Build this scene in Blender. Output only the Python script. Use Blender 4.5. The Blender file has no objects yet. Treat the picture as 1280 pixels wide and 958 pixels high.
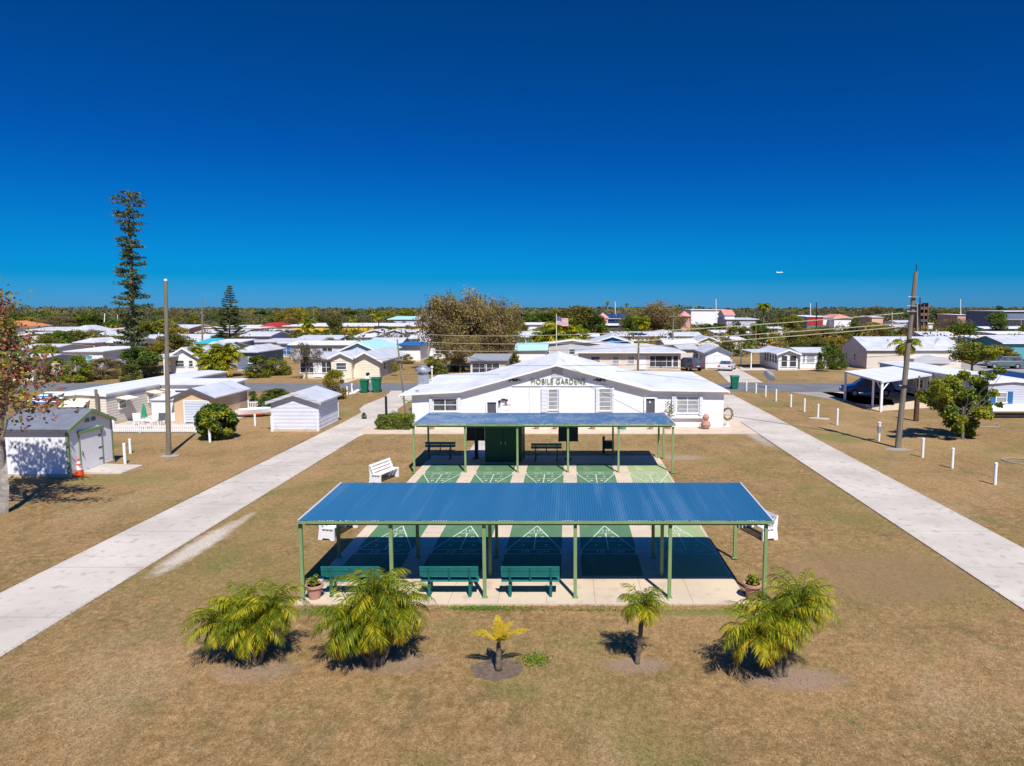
import bpy, math, random
import numpy as np
from mathutils import Vector, Matrix
R = math.radians
random.seed(7)
RNG = np.random.default_rng(11)
SC = bpy.context.scene
COL = SC.collection

# ------------------------------------------------------------------ camera geometry (photograph 1280x958)
CAMH, FPX, CX, CY, PITCH = 8.5, 887.0, 710.0, 479.0, math.atan(93 / 887.0)
def _ray(u, v):
    a, b = (u - CX) / FPX, (v - CY) / FPX
    return (a, math.cos(PITCH) - b * math.sin(PITCH), -math.sin(PITCH) - b * math.cos(PITCH))
def P(u, v, z=0.0):
    d = _ray(u, v); t = (z - CAMH) / d[2]
    return (d[0] * t, d[1] * t)
def Q(u, v, Y):
    d = _ray(u, v); t = Y / d[1]
    return (d[0] * t, CAMH + d[2] * t)
def Yb(v, z=0.0): return P(710, v, z)[1]

# ------------------------------------------------------------------ tags
def tag(o, label=None, cat=None, group=None, kind=None):
    if label: o['label'] = label
    if cat: o['category'] = cat
    if group: o['group'] = group
    if kind: o['kind'] = kind
    return o
def empty(name, label, cat, loc=(0, 0, 0), rz=0.0, group=None):
    o = bpy.data.objects.new(name, None); COL.objects.link(o)
    o.location = loc; o.rotation_euler = (0, 0, rz); o.empty_display_size = .2
    return tag(o, label, cat, group)
def kids(o): return [c for c in bpy.data.objects if c.parent == o]
def copy_tree(o, parent=None):
    c = o.copy(); COL.objects.link(c)
    if parent is not None: c.parent = parent
    for ch in kids(o): copy_tree(ch, c)
    return c

# ------------------------------------------------------------------ materials
def srgb(r, g, b):
    f = lambda x: (x / 255 / 12.92) if x / 255 <= .04045 else ((x / 255 + .055) / 1.055) ** 2.4
    return (f(r), f(g), f(b))
MATS = {}
def mat(name, c1, c2=None, scale=3.0, rough=.8, metal=0.0, bump=0.0, bscale=None, detail=5, spec=.3,
        spots=None, spot_scale=20, stretch=(1, 1, 1), wave=None, lo=.35, hi=.65, rnd=0.0):
    """base colour = noise mix of c1 and c2 in object space, optional dark spots and bump"""
    if name in MATS: return MATS[name]
    m = bpy.data.materials.new(name); m.use_nodes = True
    nt = m.node_tree; nt.nodes.clear(); N = nt.nodes.new; L = nt.links.new
    out = N('ShaderNodeOutputMaterial'); b = N('ShaderNodeBsdfPrincipled'); L(b.outputs[0], out.inputs[0])
    b.inputs['Roughness'].default_value = rough; b.inputs['Metallic'].default_value = metal
    b.inputs['Specular IOR Level'].default_value = spec
    tc = N('ShaderNodeTexCoord'); mp = N('ShaderNodeMapping'); mp.inputs['Scale'].default_value = stretch
    L(tc.outputs['Object'], mp.inputs[0])
    if c2 is None: c2 = tuple(x * .82 for x in c1)
    nz = N('ShaderNodeTexNoise'); nz.inputs['Scale'].default_value = scale; nz.inputs['Detail'].default_value = detail
    L(mp.outputs[0], nz.inputs['Vector'])
    mr = N('ShaderNodeMapRange'); mr.inputs[1].default_value = lo; mr.inputs[2].default_value = hi
    L(nz.outputs[0], mr.inputs[0])
    mx = N('ShaderNodeMix'); mx.data_type = 'RGBA'
    mx.inputs[6].default_value = (*c1, 1); mx.inputs[7].default_value = (*c2, 1); L(mr.outputs[0], mx.inputs[0])
    col = mx.outputs[2]
    if spots:
        n2 = N('ShaderNodeTexNoise'); n2.inputs['Scale'].default_value = spot_scale; n2.inputs['Detail'].default_value = 6
        L(mp.outputs[0], n2.inputs['Vector'])
        m2 = N('ShaderNodeMapRange'); m2.inputs[1].default_value = .55; m2.inputs[2].default_value = .72; L(n2.outputs[0], m2.inputs[0])
        x2 = N('ShaderNodeMix'); x2.data_type = 'RGBA'; x2.inputs[7].default_value = (*spots, 1)
        L(m2.outputs[0], x2.inputs[0]); L(col, x2.inputs[6]); col = x2.outputs[2]
    if rnd:
        oi = N('ShaderNodeObjectInfo'); hs = N('ShaderNodeHueSaturation')
        r1 = N('ShaderNodeMapRange'); r1.inputs[3].default_value = 1 - rnd; r1.inputs[4].default_value = 1 + rnd
        L(oi.outputs['Random'], r1.inputs[0]); L(r1.outputs[0], hs.inputs['Value']); L(col, hs.inputs['Color']); col = hs.outputs[0]
    L(col, b.inputs['Base Color'])
    if bump:
        bp = N('ShaderNodeBump'); bp.inputs['Strength'].default_value = bump; bp.inputs['Distance'].default_value = .05
        if wave:
            w = N('ShaderNodeTexWave'); w.wave_type = 'BANDS'; w.bands_direction = wave[0]; w.inputs['Scale'].default_value = wave[1]
            L(tc.outputs['Object'], w.inputs['Vector']); L(w.outputs['Fac'], bp.inputs['Height'])
        else:
            n3 = N('ShaderNodeTexNoise'); n3.inputs['Scale'].default_value = bscale or scale * 8; n3.inputs['Detail'].default_value = 8
            L(mp.outputs[0], n3.inputs['Vector']); L(n3.outputs[0], bp.inputs['Height'])
        L(bp.outputs[0], b.inputs['Normal'])
    MATS[name] = m
    return m
def leafmat(name, c1, c2, trans=.3, rnd=.15):
    if name in MATS: return MATS[name]
    m = bpy.data.materials.new(name); m.use_nodes = True
    nt = m.node_tree; nt.nodes.clear(); N = nt.nodes.new; L = nt.links.new
    out = N('ShaderNodeOutputMaterial'); ms = N('ShaderNodeMixShader'); ms.inputs[0].default_value = trans
    d = N('ShaderNodeBsdfPrincipled'); d.inputs['Roughness'].default_value = .6; d.inputs['Specular IOR Level'].default_value = .10
    t = N('ShaderNodeBsdfTranslucent')
    tc = N('ShaderNodeTexCoord'); nz = N('ShaderNodeTexNoise'); nz.inputs['Scale'].default_value = 1.7; nz.inputs['Detail'].default_value = 4
    L(tc.outputs['Object'], nz.inputs['Vector'])
    mr = N('ShaderNodeMapRange'); mr.inputs[1].default_value = .38; mr.inputs[2].default_value = .62; L(nz.outputs[0], mr.inputs[0])
    mx = N('ShaderNodeMix'); mx.data_type = 'RGBA'; mx.inputs[6].default_value = (*c1, 1); mx.inputs[7].default_value = (*c2, 1)
    L(mr.outputs[0], mx.inputs[0])
    oi = N('ShaderNodeObjectInfo'); hs = N('ShaderNodeHueSaturation')
    r1 = N('ShaderNodeMapRange'); r1.inputs[3].default_value = 1 - rnd; r1.inputs[4].default_value = 1 + rnd
    L(oi.outputs['Random'], r1.inputs[0]); L(r1.outputs[0], hs.inputs['Value']); L(mx.outputs[2], hs.inputs['Color'])
    L(hs.outputs[0], d.inputs['Base Color']); L(hs.outputs[0], t.inputs['Color'])
    L(d.outputs[0], ms.inputs[1]); L(t.outputs[0], ms.inputs[2]); L(ms.outputs[0], out.inputs[0])
    MATS[name] = m
    return m

M = {}
M['white'] = mat('white_paint', (.80, .80, .79), (.74, .74, .73), 1.2, .6, bump=.06, bscale=30)
M['wwall'] = mat('white_stucco_wall', (.76, .765, .78), (.72, .725, .74), .5, .75, bump=.15, bscale=22, spots=(.70, .69, .67), spot_scale=1.3)
M['wroof'] = mat('white_roof_coating', (.68, .69, .715), (.60, .61, .64), .35, .6, bump=.05, bscale=6, spots=(.52, .525, .54), spot_scale=.8, stretch=(1, .25, 1))
M['wmetal'] = mat('white_metal_roof', (.58, .59, .61), (.48, .49, .52), .4, .5, bump=.25, wave=('X', 1.2), spots=(.38, .38, .385), spot_scale=1.1)
M['wmetaly'] = mat('white_metal_roof_ribbed', (.80, .81, .82), (.70, .71, .73), .4, .45, bump=.25, wave=('Y', 1.2), spots=(.60, .60, .60), spot_scale=1.1)
M['groof'] = mat('gray_shingle_roof', (.30, .31, .33), (.22, .23, .25), 1.5, .9, bump=.3, bscale=25)
M['lgroof'] = mat('light_gray_roof', (.50, .51, .53), (.40, .41, .44), .8, .8, bump=.2, bscale=20)
M['droof'] = mat('dark_gray_shingle', (.17, .185, .22), (.13, .145, .175), 2, .8, bump=.3, bscale=25)
M['cream'] = mat('cream_siding', (.74, .68, .52), (.68, .61, .46), .6, .7, bump=.25, wave=('Z', 1.6))
M['beige'] = mat('beige_siding', (.70, .63, .54), (.64, .57, .49), .6, .7, bump=.25, wave=('Z', 1.6))
M['tan'] = mat('tan_stucco', (.62, .44, .27), (.56, .39, .24), .6, .8, bump=.1)
M['peach'] = mat('peach_wall', (.70, .46, .34), (.62, .40, .30), .6, .8, bump=.1)
M['pink'] = mat('pink_wall', (.62, .36, .28), (.54, .31, .25), .6, .8, bump=.1)
M['orange'] = mat('orange_tan_wall', (.62, .36, .14), (.56, .31, .12), .2, .8)
M['yellow'] = mat('yellow_wall', (.70, .47, .06), (.64, .42, .05), .2, .8)
M['pyellow'] = mat('pale_yellow_wall', (.70, .60, .34), (.64, .54, .30), .2, .8)
M['teal'] = mat('teal_wall', (.10, .33, .36), (.08, .28, .31), .4, .7)
M['lteal'] = mat('light_teal_wall', (.38, .62, .62), (.32, .55, .56), .4, .7)
M['sky'] = mat('bright_blue_wall', (.04, .24, .50), (.03, .20, .44), .4, .6)
M['blue'] = mat('blue_paint', (.03, .14, .34), (.02, .11, .28), .6, .5)
M['slate'] = mat('slate_blue_wall', (.16, .20, .27), (.13, .17, .23), .4, .7)
M['lav'] = mat('pale_lavender_siding', (.55, .56, .64), (.48, .49, .57), .5, .7, bump=.25, wave=('Z', 1.6))
M['lgray'] = mat('light_gray_siding', (.52, .52, .55), (.45, .45, .48), .5, .7, bump=.25, wave=('Z', 1.6))
M['dgray'] = mat('dark_gray_wall', (.10, .11, .13), (.08, .08, .10), .5, .7)
M['redroof'] = mat('red_roof', (.42, .03, .03), (.34, .03, .03), .8, .6)
M['pinkroof'] = mat('pink_tile_roof', (.62, .27, .22), (.52, .22, .18), .8, .7)
M['orangeroof'] = mat('orange_tile_roof', (.60, .22, .08), (.50, .18, .07), .8, .7)
M['navy'] = mat('navy_roof', (.015, .05, .16), (.012, .04, .12), .4, .5)
M['glass'] = mat('window_glass', (.035, .045, .06), (.10, .11, .13), 1.5, .12, spec=.6)
M['lglass'] = mat('window_blinds', (.34, .35, .37), (.24, .25, .27), 1.5, .35, bump=.4, wave=('Z', 4))
M['screen'] = mat('porch_screen', (.03, .033, .04), (.06, .06, .065), 1.0, .6)
M['concrete'] = mat('concrete_slab', (.60, .485, .35), (.52, .42, .31), .7, .9, bump=.12, bscale=40, spots=(.44, .36, .27), spot_scale=2.2)
M['path'] = mat('concrete_path', (.56, .495, .415), (.44, .385, .32), .35, .9, bump=.15, bscale=30, spots=(.345, .315, .27), spot_scale=2.6, detail=9)
M['asphalt'] = mat('asphalt', (.17, .17, .175), (.13, .13, .135), .4, .95, bump=.2, bscale=60)
M['gravel'] = mat('pale_gravel_paving', (.33, .30, .26), (.27, .245, .21), .5, .95, bump=.2, bscale=40)
M['postgreen'] = mat('light_green_post_paint', (.215, .31, .125), (.175, .265, .105), 2, .55, spots=(.22, .30, .17), spot_scale=9)
M['bluemetal'] = mat('blue_corrugated_metal', (.018, .115, .235), (.030, .135, .255), .8, .45, spec=.45, spots=(.06, .165, .285), spot_scale=2.2, stretch=(1, .06, 1))
M['bluefaded'] = mat('faded_blue_corrugated_metal', (.075, .165, .28), (.19, .25, .33), .45, .5, spec=.45, spots=(.33, .37, .41), spot_scale=3.2, lo=.45, hi=.62)
M['benchteal'] = mat('teal_bench_plank', (.012, .155, .15), (.010, .125, .125), 3, .5, bump=.08)
M['benchteald'] = mat('teal_bench_leg', (.012, .13, .115), (.010, .11, .10), 3, .5)
M['court'] = mat('green_court_paint', (.10, .200, .098), (.082, .172, .084), .8, .75, spots=(.14, .245, .13), spot_scale=1.5, stretch=(1, .3, 1))
M['courty'] = mat('faded_yellow_green_court_paint', (.33, .385, .19), (.28, .35, .165), .8, .8, spots=(.42, .46, .28), spot_scale=1.5, stretch=(1, .3, 1))
M['line'] = mat('white_court_line', (.66, .69, .58), (.50, .58, .44), 6, .8)
M['darkgreen'] = mat('dark_green_wood', (.02, .075, .04), (.016, .06, .035), 1.5, .7, bump=.2, wave=('X', 3))
M['board'] = mat('dark_scoreboard', (.02, .03, .045), (.015, .022, .03), 2, .7)
M['terracotta'] = mat('terracotta', (.50, .27, .20), (.42, .22, .17), 4, .85, bump=.1)
M['soil'] = mat('potting_soil', (.05, .035, .025), (.03, .02, .015), 9, 1)
M['wood'] = mat('weathered_pole_wood', (.24, .205, .155), (.16, .135, .10), 2.5, .95, bump=.5, bscale=14, stretch=(4, 4, .4))
M['bark'] = mat('gray_bark', (.22, .19, .155), (.13, .11, .09), 5, .95, bump=.6, bscale=12, stretch=(1, 1, .3))
M['palebark'] = mat('pale_bark', (.42, .38, .34), (.26, .23, .20), 5, .95, bump=.5, bscale=12)
M['palmbark'] = mat('palm_trunk_bark', (.22, .17, .12), (.10, .075, .05), 9, .95, bump=.8, bscale=24)
M['black'] = mat('black_metal', (.02, .02, .022), None, 3, .5)
M['rubber'] = mat('tyre_rubber', (.02, .02, .02), None, 6, .9)
M['steel'] = mat('galvanised_steel', (.45, .46, .48), (.36, .37, .39), 4, .4, metal=.6)
M['wire'] = mat('power_cable', (.60, .54, .38), None, 3, .7)
M['cable'] = mat('dark_power_cable', (.08, .08, .085), None, 3, .7)
M['orangep'] = mat('orange_plastic', (.75, .10, .015), (.66, .08, .012), 3, .5)
M['green'] = mat('green_bin_plastic', (.01, .16, .085), (.008, .13, .07), 3, .5)
M['greentrim'] = mat('green_trim_paint', (.19, .28, .13), (.16, .24, .11), 3, .6)
M['shed'] = mat('white_shed_siding', (.80, .80, .80), (.74, .74, .75), .6, .6, bump=.3, wave=('X', 1.5))
M['shed2'] = mat('pale_lavender_shed_wall', (.66, .67, .73), (.60, .61, .67), .6, .7, bump=.2, wave=('Z', 1.2), spots=(.56, .56, .60), spot_scale=2)
M['gdoor'] = mat('roll_up_door', (.56, .60, .66), (.50, .54, .60), .6, .5, bump=.5, wave=('Z', 2.6))
M['carblue'] = mat('blue_car_paint', (.012, .06, .22), None, 1, .2, spec=.7)
M['carwhite'] = mat('white_car_paint', (.74, .75, .77), None, 1, .2, spec=.6)
M['cardark'] = mat('dark_slate_car_paint', (.07, .08, .11), None, 1, .2, spec=.6)
M['cargray'] = mat('gray_green_car_paint', (.12, .15, .16), None, 1, .2, spec=.6)
M['carsky'] = mat('light_blue_car_paint', (.05, .20, .34), None, 1, .2, spec=.6)
M['lamp'] = mat('lamp_lens', (.75, .75, .72), None, 3, .2)
M['redlamp'] = mat('red_lamp_lens', (.5, .01, .01), None, 3, .2)
M['letter'] = mat('green_letter_paint', (.20, .22, .08), (.15, .17, .07), 6, .6)
M['flagred'] = mat('flag_red', (.50, .03, .05), None, 5, .8)
M['flagblue'] = mat('flag_blue', (.03, .04, .20), None, 5, .8)
M['awblue'] = mat('blue_canvas', (.02, .13, .42), None, 4, .8)
M['turq'] = mat('turquoise_canvas', (.04, .42, .48), None, 4, .7)
M['sgreen'] = mat('green_canvas', (.02, .28, .14), None, 4, .7)
M['mulch'] = mat('bare_mulch', (.19, .135, .095), (.11, .08, .055), 8, 1, bump=.6)
M['brick'] = mat('dull_brown_brick', (.20, .11, .065), (.15, .085, .05), 1, .9)
# foliage
M['lg1'] = leafmat('leaf_mid_green', (.145, .20, .028), (.085, .145, .022))
M['lg2'] = leafmat('leaf_deep_green', (.065, .105, .022), (.04, .075, .018))
M['lg3'] = leafmat('leaf_yellow_green', (.34, .33, .03), (.23, .26, .026))
M['lo1'] = leafmat('leaf_olive', (.23, .20, .04), (.155, .15, .03))
M['lo2'] = leafmat('leaf_ochre', (.42, .27, .04), (.30, .20, .035))
M['lb1'] = leafmat('leaf_dry_brown', (.20, .13, .075), (.14, .10, .06))
M['lb2'] = leafmat('leaf_gray_brown', (.20, .165, .125), (.15, .125, .09))
M['lr1'] = leafmat('leaf_red_brown', (.36, .11, .085), (.25, .085, .06))
M['lr2'] = leafmat('leaf_rust', (.38, .15, .05), (.28, .12, .05))
M['lpk'] = leafmat('flower_pink', (.55, .12, .16), (.45, .10, .12))
M['lw1'] = leafmat('leaf_pale_ochre', (.36, .26, .12), (.27, .20, .10))
M['lw2'] = leafmat('leaf_dull_gold', (.32, .26, .06), (.22, .19, .05))
M['ln1'] = leafmat('needle_green', (.10, .145, .05), (.07, .11, .04), .25)
M['ln2'] = leafmat('needle_olive', (.19, .18, .06), (.14, .145, .05), .2)
M['lp1'] = leafmat('frond_green', (.16, .205, .012), (.11, .15, .010), .3, .05)
M['lp2'] = leafmat('frond_yellow_green', (.40, .36, .012), (.29, .29, .012), .3, .05)
M['lp3'] = leafmat('frond_yellow', (.60, .42, .03), (.46, .36, .03), .3, .05)
M['ld1'] = leafmat('far_woods_green', (.085, .11, .055), (.07, .09, .05), .1)
M['ld2'] = leafmat('far_woods_brown', (.15, .135, .085), (.12, .115, .075), .1)

# ------------------------------------------------------------------ mesh builder
class MB:
    def __init__(s): s.v = []; s.f = []; s.m = []; s.mats = []
    def mi(s, m):
        if m not in s.mats: s.mats.append(m)
        return s.mats.index(m)
    def add(s, vs, fs, m):
        o = len(s.v); s.v += [tuple(p) for p in vs]; i = s.mi(m)
        for f in fs: s.f.append([a + o for a in f]); s.m.append(i)
        return s
    def box(s, x0, x1, y0, y1, z0, z1, m, rot=None, piv=None):
        vs = [(x, y, z) for z in (z0, z1) for y in (y0, y1) for x in (x0, x1)]
        if rot is not None:
            p = Vector(piv or ((x0 + x1) / 2, (y0 + y1) / 2, (z0 + z1) / 2))
            vs = [p + rot @ (Vector(q) - p) for q in vs]
        return s.add(vs, [(0, 2, 3, 1), (4, 5, 7, 6), (0, 1, 5, 4), (2, 6, 7, 3), (0, 4, 6, 2), (1, 3, 7, 5)], m)
    def bbox(s, x0, x1, y0, y1, z0, z1, m, c=.01):
        """box with chamfered vertical and top edges"""
        a = [(x0 + c, y0), (x1 - c, y0), (x1, y0 + c), (x1, y1 - c), (x1 - c, y1), (x0 + c, y1), (x0, y1 - c), (x0, y0 + c)]
        cx, cy = (x0 + x1) / 2, (y0 + y1) / 2
        sh = lambda p: (p[0] + (c if p[0] < cx else -c), p[1] + (c if p[1] < cy else -c))
        vs = [(x, y, z0) for x, y in a] + [(x, y, z1 - c) for x, y in a] + [(*sh(p), z1) for p in a]
        fs = [tuple(reversed(range(8))), tuple(range(16, 24))]
        for k in range(2):
            for i in range(8):
                j = (i + 1) % 8; fs.append((k * 8 + i, k * 8 + j, k * 8 + 8 + j, k * 8 + 8 + i))
        return s.add(vs, fs, m)
    def tube(s, pts, rad, m, n=8, cap=True):
        pts = [Vector(p) for p in pts]
        if not hasattr(rad, '__len__'): rad = [rad] * len(pts)
        vs = []; fs = []; pr = None
        for i, p in enumerate(pts):
            d = (pts[min(i + 1, len(pts) - 1)] - pts[max(i - 1, 0)])
            if d.length < 1e-9: d = Vector((0, 0, 1))
            d.normalize()
            a = pr if pr is not None else (Vector((1, 0, 0)) if abs(d.x) < .9 else Vector((0, 1, 0)))
            a = (a - d * a.dot(d)).normalized(); b = d.cross(a); pr = a
            for k in range(n):
                t = 2 * math.pi * k / n
                vs.append(p + (a * math.cos(t) + b * math.sin(t)) * rad[i])
        for i in range(len(pts) - 1):
            for k in range(n):
                j = (k + 1) % n
                fs.append((i * n + k, i * n + j, (i + 1) * n + j, (i + 1) * n + k))
        if cap:
            fs.append(tuple(reversed(range(n)))); fs.append(tuple(range((len(pts) - 1) * n, len(pts) * n)))
        return s.add(vs, fs, m)
    def lathe(s, prof, m, n=16, c=(0, 0, 0)):
        vs = []; fs = []
        for r, z in prof:
            for k in range(n):
                t = 2 * math.pi * k / n
                vs.append((c[0] + r * math.cos(t), c[1] + r * math.sin(t), c[2] + z))
        for i in range(len(prof) - 1):
            for k in range(n):
                j = (k + 1) % n
                fs.append((i * n + k, i * n + j, (i + 1) * n + j, (i + 1) * n + k))
        fs.append(tuple(reversed(range(n)))); fs.append(tuple(range((len(prof) - 1) * n, len(prof) * n)))
        return s.add(vs, fs, m)
    def prism(s, poly, axis, a0, a1, m):
        """extrude a 2D polygon: axis 'x' -> poly is (y,z); 'y' -> (x,z); 'z' -> (x,y)"""
        mk = {'x': lambda p, a: (a, p[0], p[1]), 'y': lambda p, a: (p[0], a, p[1]), 'z': lambda p, a: (p[0], p[1], a)}[axis]
        n = len(poly); vs = [mk(p, a0) for p in poly] + [mk(p, a1) for p in poly]
        fs = [tuple(reversed(range(n))), tuple(range(n, 2 * n))] + [(i, (i + 1) % n, (i + 1) % n + n, i + n) for i in range(n)]
        return s.add(vs, fs, m)
    def build(s, name, parent=None, smooth=False, loc=None):
        me = bpy.data.meshes.new(name); me.from_pydata(s.v, [], s.f)
        for m in s.mats: me.materials.append(m)
        if len(s.mats) > 1: me.polygons.foreach_set('material_index', s.m)
        if smooth: me.polygons.foreach_set('use_smooth', [True] * len(s.f))
        import bmesh
        bm = bmesh.new(); bm.from_mesh(me); bmesh.ops.recalc_face_normals(bm, faces=bm.faces); bm.to_mesh(me); bm.free()
        me.update()
        o = bpy.data.objects.new(name, me); COL.objects.link(o)
        if parent is not None: o.parent = parent
        if loc is not None: o.location = loc
        return o

def quadmesh(name, q, mi, mats, parent=None):
    """numpy quads (n,4,3) -> one object"""
    n = len(q); me = bpy.data.meshes.new(name)
    me.vertices.add(n * 4); me.vertices.foreach_set('co', q.reshape(-1).astype(np.float32))
    me.loops.add(n * 4); me.loops.foreach_set('vertex_index', np.arange(n * 4, dtype=np.int32))
    me.polygons.add(n); me.polygons.foreach_set('loop_start', np.arange(0, n * 4, 4, dtype=np.int32))
    me.polygons.foreach_set('loop_total', np.full(n, 4, dtype=np.int32))
    for m in mats: me.materials.append(m)
    me.polygons.foreach_set('material_index', mi.astype(np.int32))
    me.update(calc_edges=True); me.validate()
    o = bpy.data.objects.new(name, me); COL.objects.link(o)
    if parent is not None: o.parent = parent
    return o

def leaf_quads(c, size, rng, up=.6, asp=.5):
    n = len(c); nv = rng.normal(size=(n, 3)); nv /= np.linalg.norm(nv, axis=1)[:, None]; nv[:, 2] = nv[:, 2] + up
    nv /= np.linalg.norm(nv, axis=1)[:, None]
    t = rng.normal(size=(n, 3)); t -= nv * (t * nv).sum(1)[:, None]; t /= np.linalg.norm(t, axis=1)[:, None]
    b = np.cross(nv, t); s = np.broadcast_to(size, (n,))[:, None]
    return np.stack([c - t * s / 2, c + b * s * asp / 2 + nv * s * .08, c + t * s / 2, c - b * s * asp / 2 + nv * s * .08], 1)

def balls(cent, rad, n, rng, shell=.45):
    """n points in every ball"""
    out = []
    for c, r in zip(cent, rad):
        d = rng.normal(size=(n, 3)); d /= np.linalg.norm(d, axis=1)[:, None]
        rr = r * (shell + (1 - shell) * rng.random((n, 1)) ** .6)
        out.append(np.array(c) + d * rr * np.array([1, 1, .8]))
    return np.concatenate(out)

def limbs(mb, base, top, ncl, m, r0, rng, spread=.7, n=6):
    """trunk then limbs reaching given clump centres"""
    base = Vector(base); top = Vector(top)
    mid = base.lerp(top, .5) + Vector((rng.normal() * .08, rng.normal() * .08, 0))
    mb.tube([base - Vector((0, 0, .15)), base + Vector((0, 0, .1)), mid, top], [r0 * 1.35, r0, r0 * .8, r0 * .6], m, n)
    for c in ncl:
        c = Vector(c); s = base.lerp(top, .55 + .45 * rng.random()); k = s.lerp(c, .5) + Vector((rng.normal() * .15, rng.normal() * .15, -.1))
        mb.tube([s, k, c], [r0 * .4, r0 * .25, r0 * .07], m, 5, cap=False)

# prototypes ------------------------------------------------------- (unit: built at 6 m height, 5.5 m width)
PROTO = {}
KIND = {
 'oak':    dict(m=['lg1', 'lg2', 'lg1'], n=44, ln=150, ls=.32, hz=.72, trunk=.28),
 'green':  dict(m=['lg1', 'lg3', 'lg2'], n=40, ln=150, ls=.32, hz=.72, trunk=.25),
 'yellow': dict(m=['lg3', 'lo1', 'lg1'], n=40, ln=150, ls=.32, hz=.6, trunk=.2),
 'ochre':  dict(m=['lo2', 'lg3', 'lo1'], n=40, ln=150, ls=.30, hz=.74, trunk=.2),
 'olive':  dict(m=['lo1', 'lg2', 'lo1'], n=44, ln=150, ls=.30, hz=.74, trunk=.2),
 'brown':  dict(m=['lb1', 'lb2', 'lo1'], n=34, ln=95, ls=.20, hz=.65, trunk=.3),
 'wispy':  dict(m=['lw1', 'lw2', 'lb1'], n=90, ln=130, ls=.18, hz=.88, trunk=.2),
 'bush':   dict(m=['lg1', 'lg2', 'lg1'], n=40, ln=190, ls=.28, hz=.95, trunk=.05),
 'ybush':  dict(m=['lg3', 'lg3', 'lg1'], n=40, ln=190, ls=.28, hz=.95, trunk=.05),
 'bbush':  dict(m=['lb1', 'lw1', 'lo1'], n=40, ln=170, ls=.24, hz=.95, trunk=.05),
 'gbush':  dict(m=['lo2', 'lg3', 'lo1'], n=40, ln=190, ls=.28, hz=.95, trunk=.05),
 'obush':  dict(m=['lo1', 'lg2', 'lg3'], n=40, ln=190, ls=.28, hz=.95, trunk=.05),
}
def crown(kind, seed, name=None):
    k = KIND[kind]; rng = np.random.default_rng(seed * 31 + len(kind) * 7)
    H, W = 6.0, 5.5; n = k['n']; cz = H * (1 - k['hz'] / 2); rz = H * k['hz'] / 2
    d = rng.normal(size=(n, 3)); d /= np.linalg.norm(d, axis=1)[:, None]
    rr = (.35 + .65 * rng.random((n, 1)) ** .6)
    lop = 1 + .25 * np.sin(np.arctan2(d[:, 1], d[:, 0]) * 2 + rng.random() * 6)[:, None]
    cen = d * rr * np.array([W / 2 * .82, W / 2 * .82, rz * .82]) * np.concatenate([lop, lop, np.ones_like(lop)], 1) + np.array([0, 0, cz])
    if k['hz'] > .9: cen = np.stack([d[:, 0] * rr[:, 0] * W * .40, d[:, 1] * rr[:, 0] * W * .40, np.abs(d[:, 2]) * H * .80 + .3], 1); cen[: n // 3, 2] = .5 + .9 * rng.random(n // 3)
    rad = .5 + .6 * rng.random(n)
    pts = balls(cen, rad, k['ln'], rng, .3 if kind != 'wispy' else .05)
    pts[:, 2] = np.maximum(pts[:, 2], .06)
    if kind == 'wispy': pts[:, 2] += rng.random(len(pts)) * .5
    q = leaf_quads(pts, k['ls'] * (.6 + .8 * rng.random(len(pts))), rng)
    cm = rng.choice([0, 1, 2], n, p=[.5, .25, .25]); mi = np.repeat(cm, k['ln'])
    fl = rng.random(len(mi)) < .2; mi[fl] = rng.integers(0, 3, fl.sum())
    mb = MB(); limbs(mb, (0, 0, 0), (0, 0, H * (1 - k['hz'] * .75)), [tuple(c) for c in cen[::2]], M['bark'], .16, rng)
    return q, mi, [M[x] for x in k['m']], mb
def proto(kind, seed):
    key = (kind, seed)
    if key not in PROTO:
        q, mi, ms, mb = crown(kind, seed)
        t = mb.build('trunk'); f = quadmesh('crown', q, mi, ms)
        PROTO[key] = (t.data, f.data)
        bpy.data.objects.remove(t); bpy.data.objects.remove(f)
    return PROTO[key]
def put_tree(kind, u, vb, vt, wpx, label, name='tree', cat='tree', group=None, seed=None):
    """tree standing at ground pixel (u,vb), its top at row vt, wpx pixels wide"""
    if cat in ('bush', 'shrub', 'hedge'): kind = {'yellow': 'ybush', 'brown': 'bbush', 'ochre': 'gbush', 'olive': 'obush', 'green': 'bush'}.get(kind, kind)
    x, y = P(u, vb); h = Q(u, vt, y)[1]; w = wpx * y / FPX
    s = random.randint(0, 2) if seed is None else seed
    td, fd = proto(kind, s)
    o = empty(name, label, cat, (x, y, 0), random.random() * 6.28, group)
    o.scale = (w / 5.6, w / 5.6, h / 6.1)
    a = bpy.data.objects.new('trunk', td); COL.objects.link(a); a.parent = o
    b = bpy.data.objects.new('crown', fd); COL.objects.link(b); b.parent = o
    return o
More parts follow.
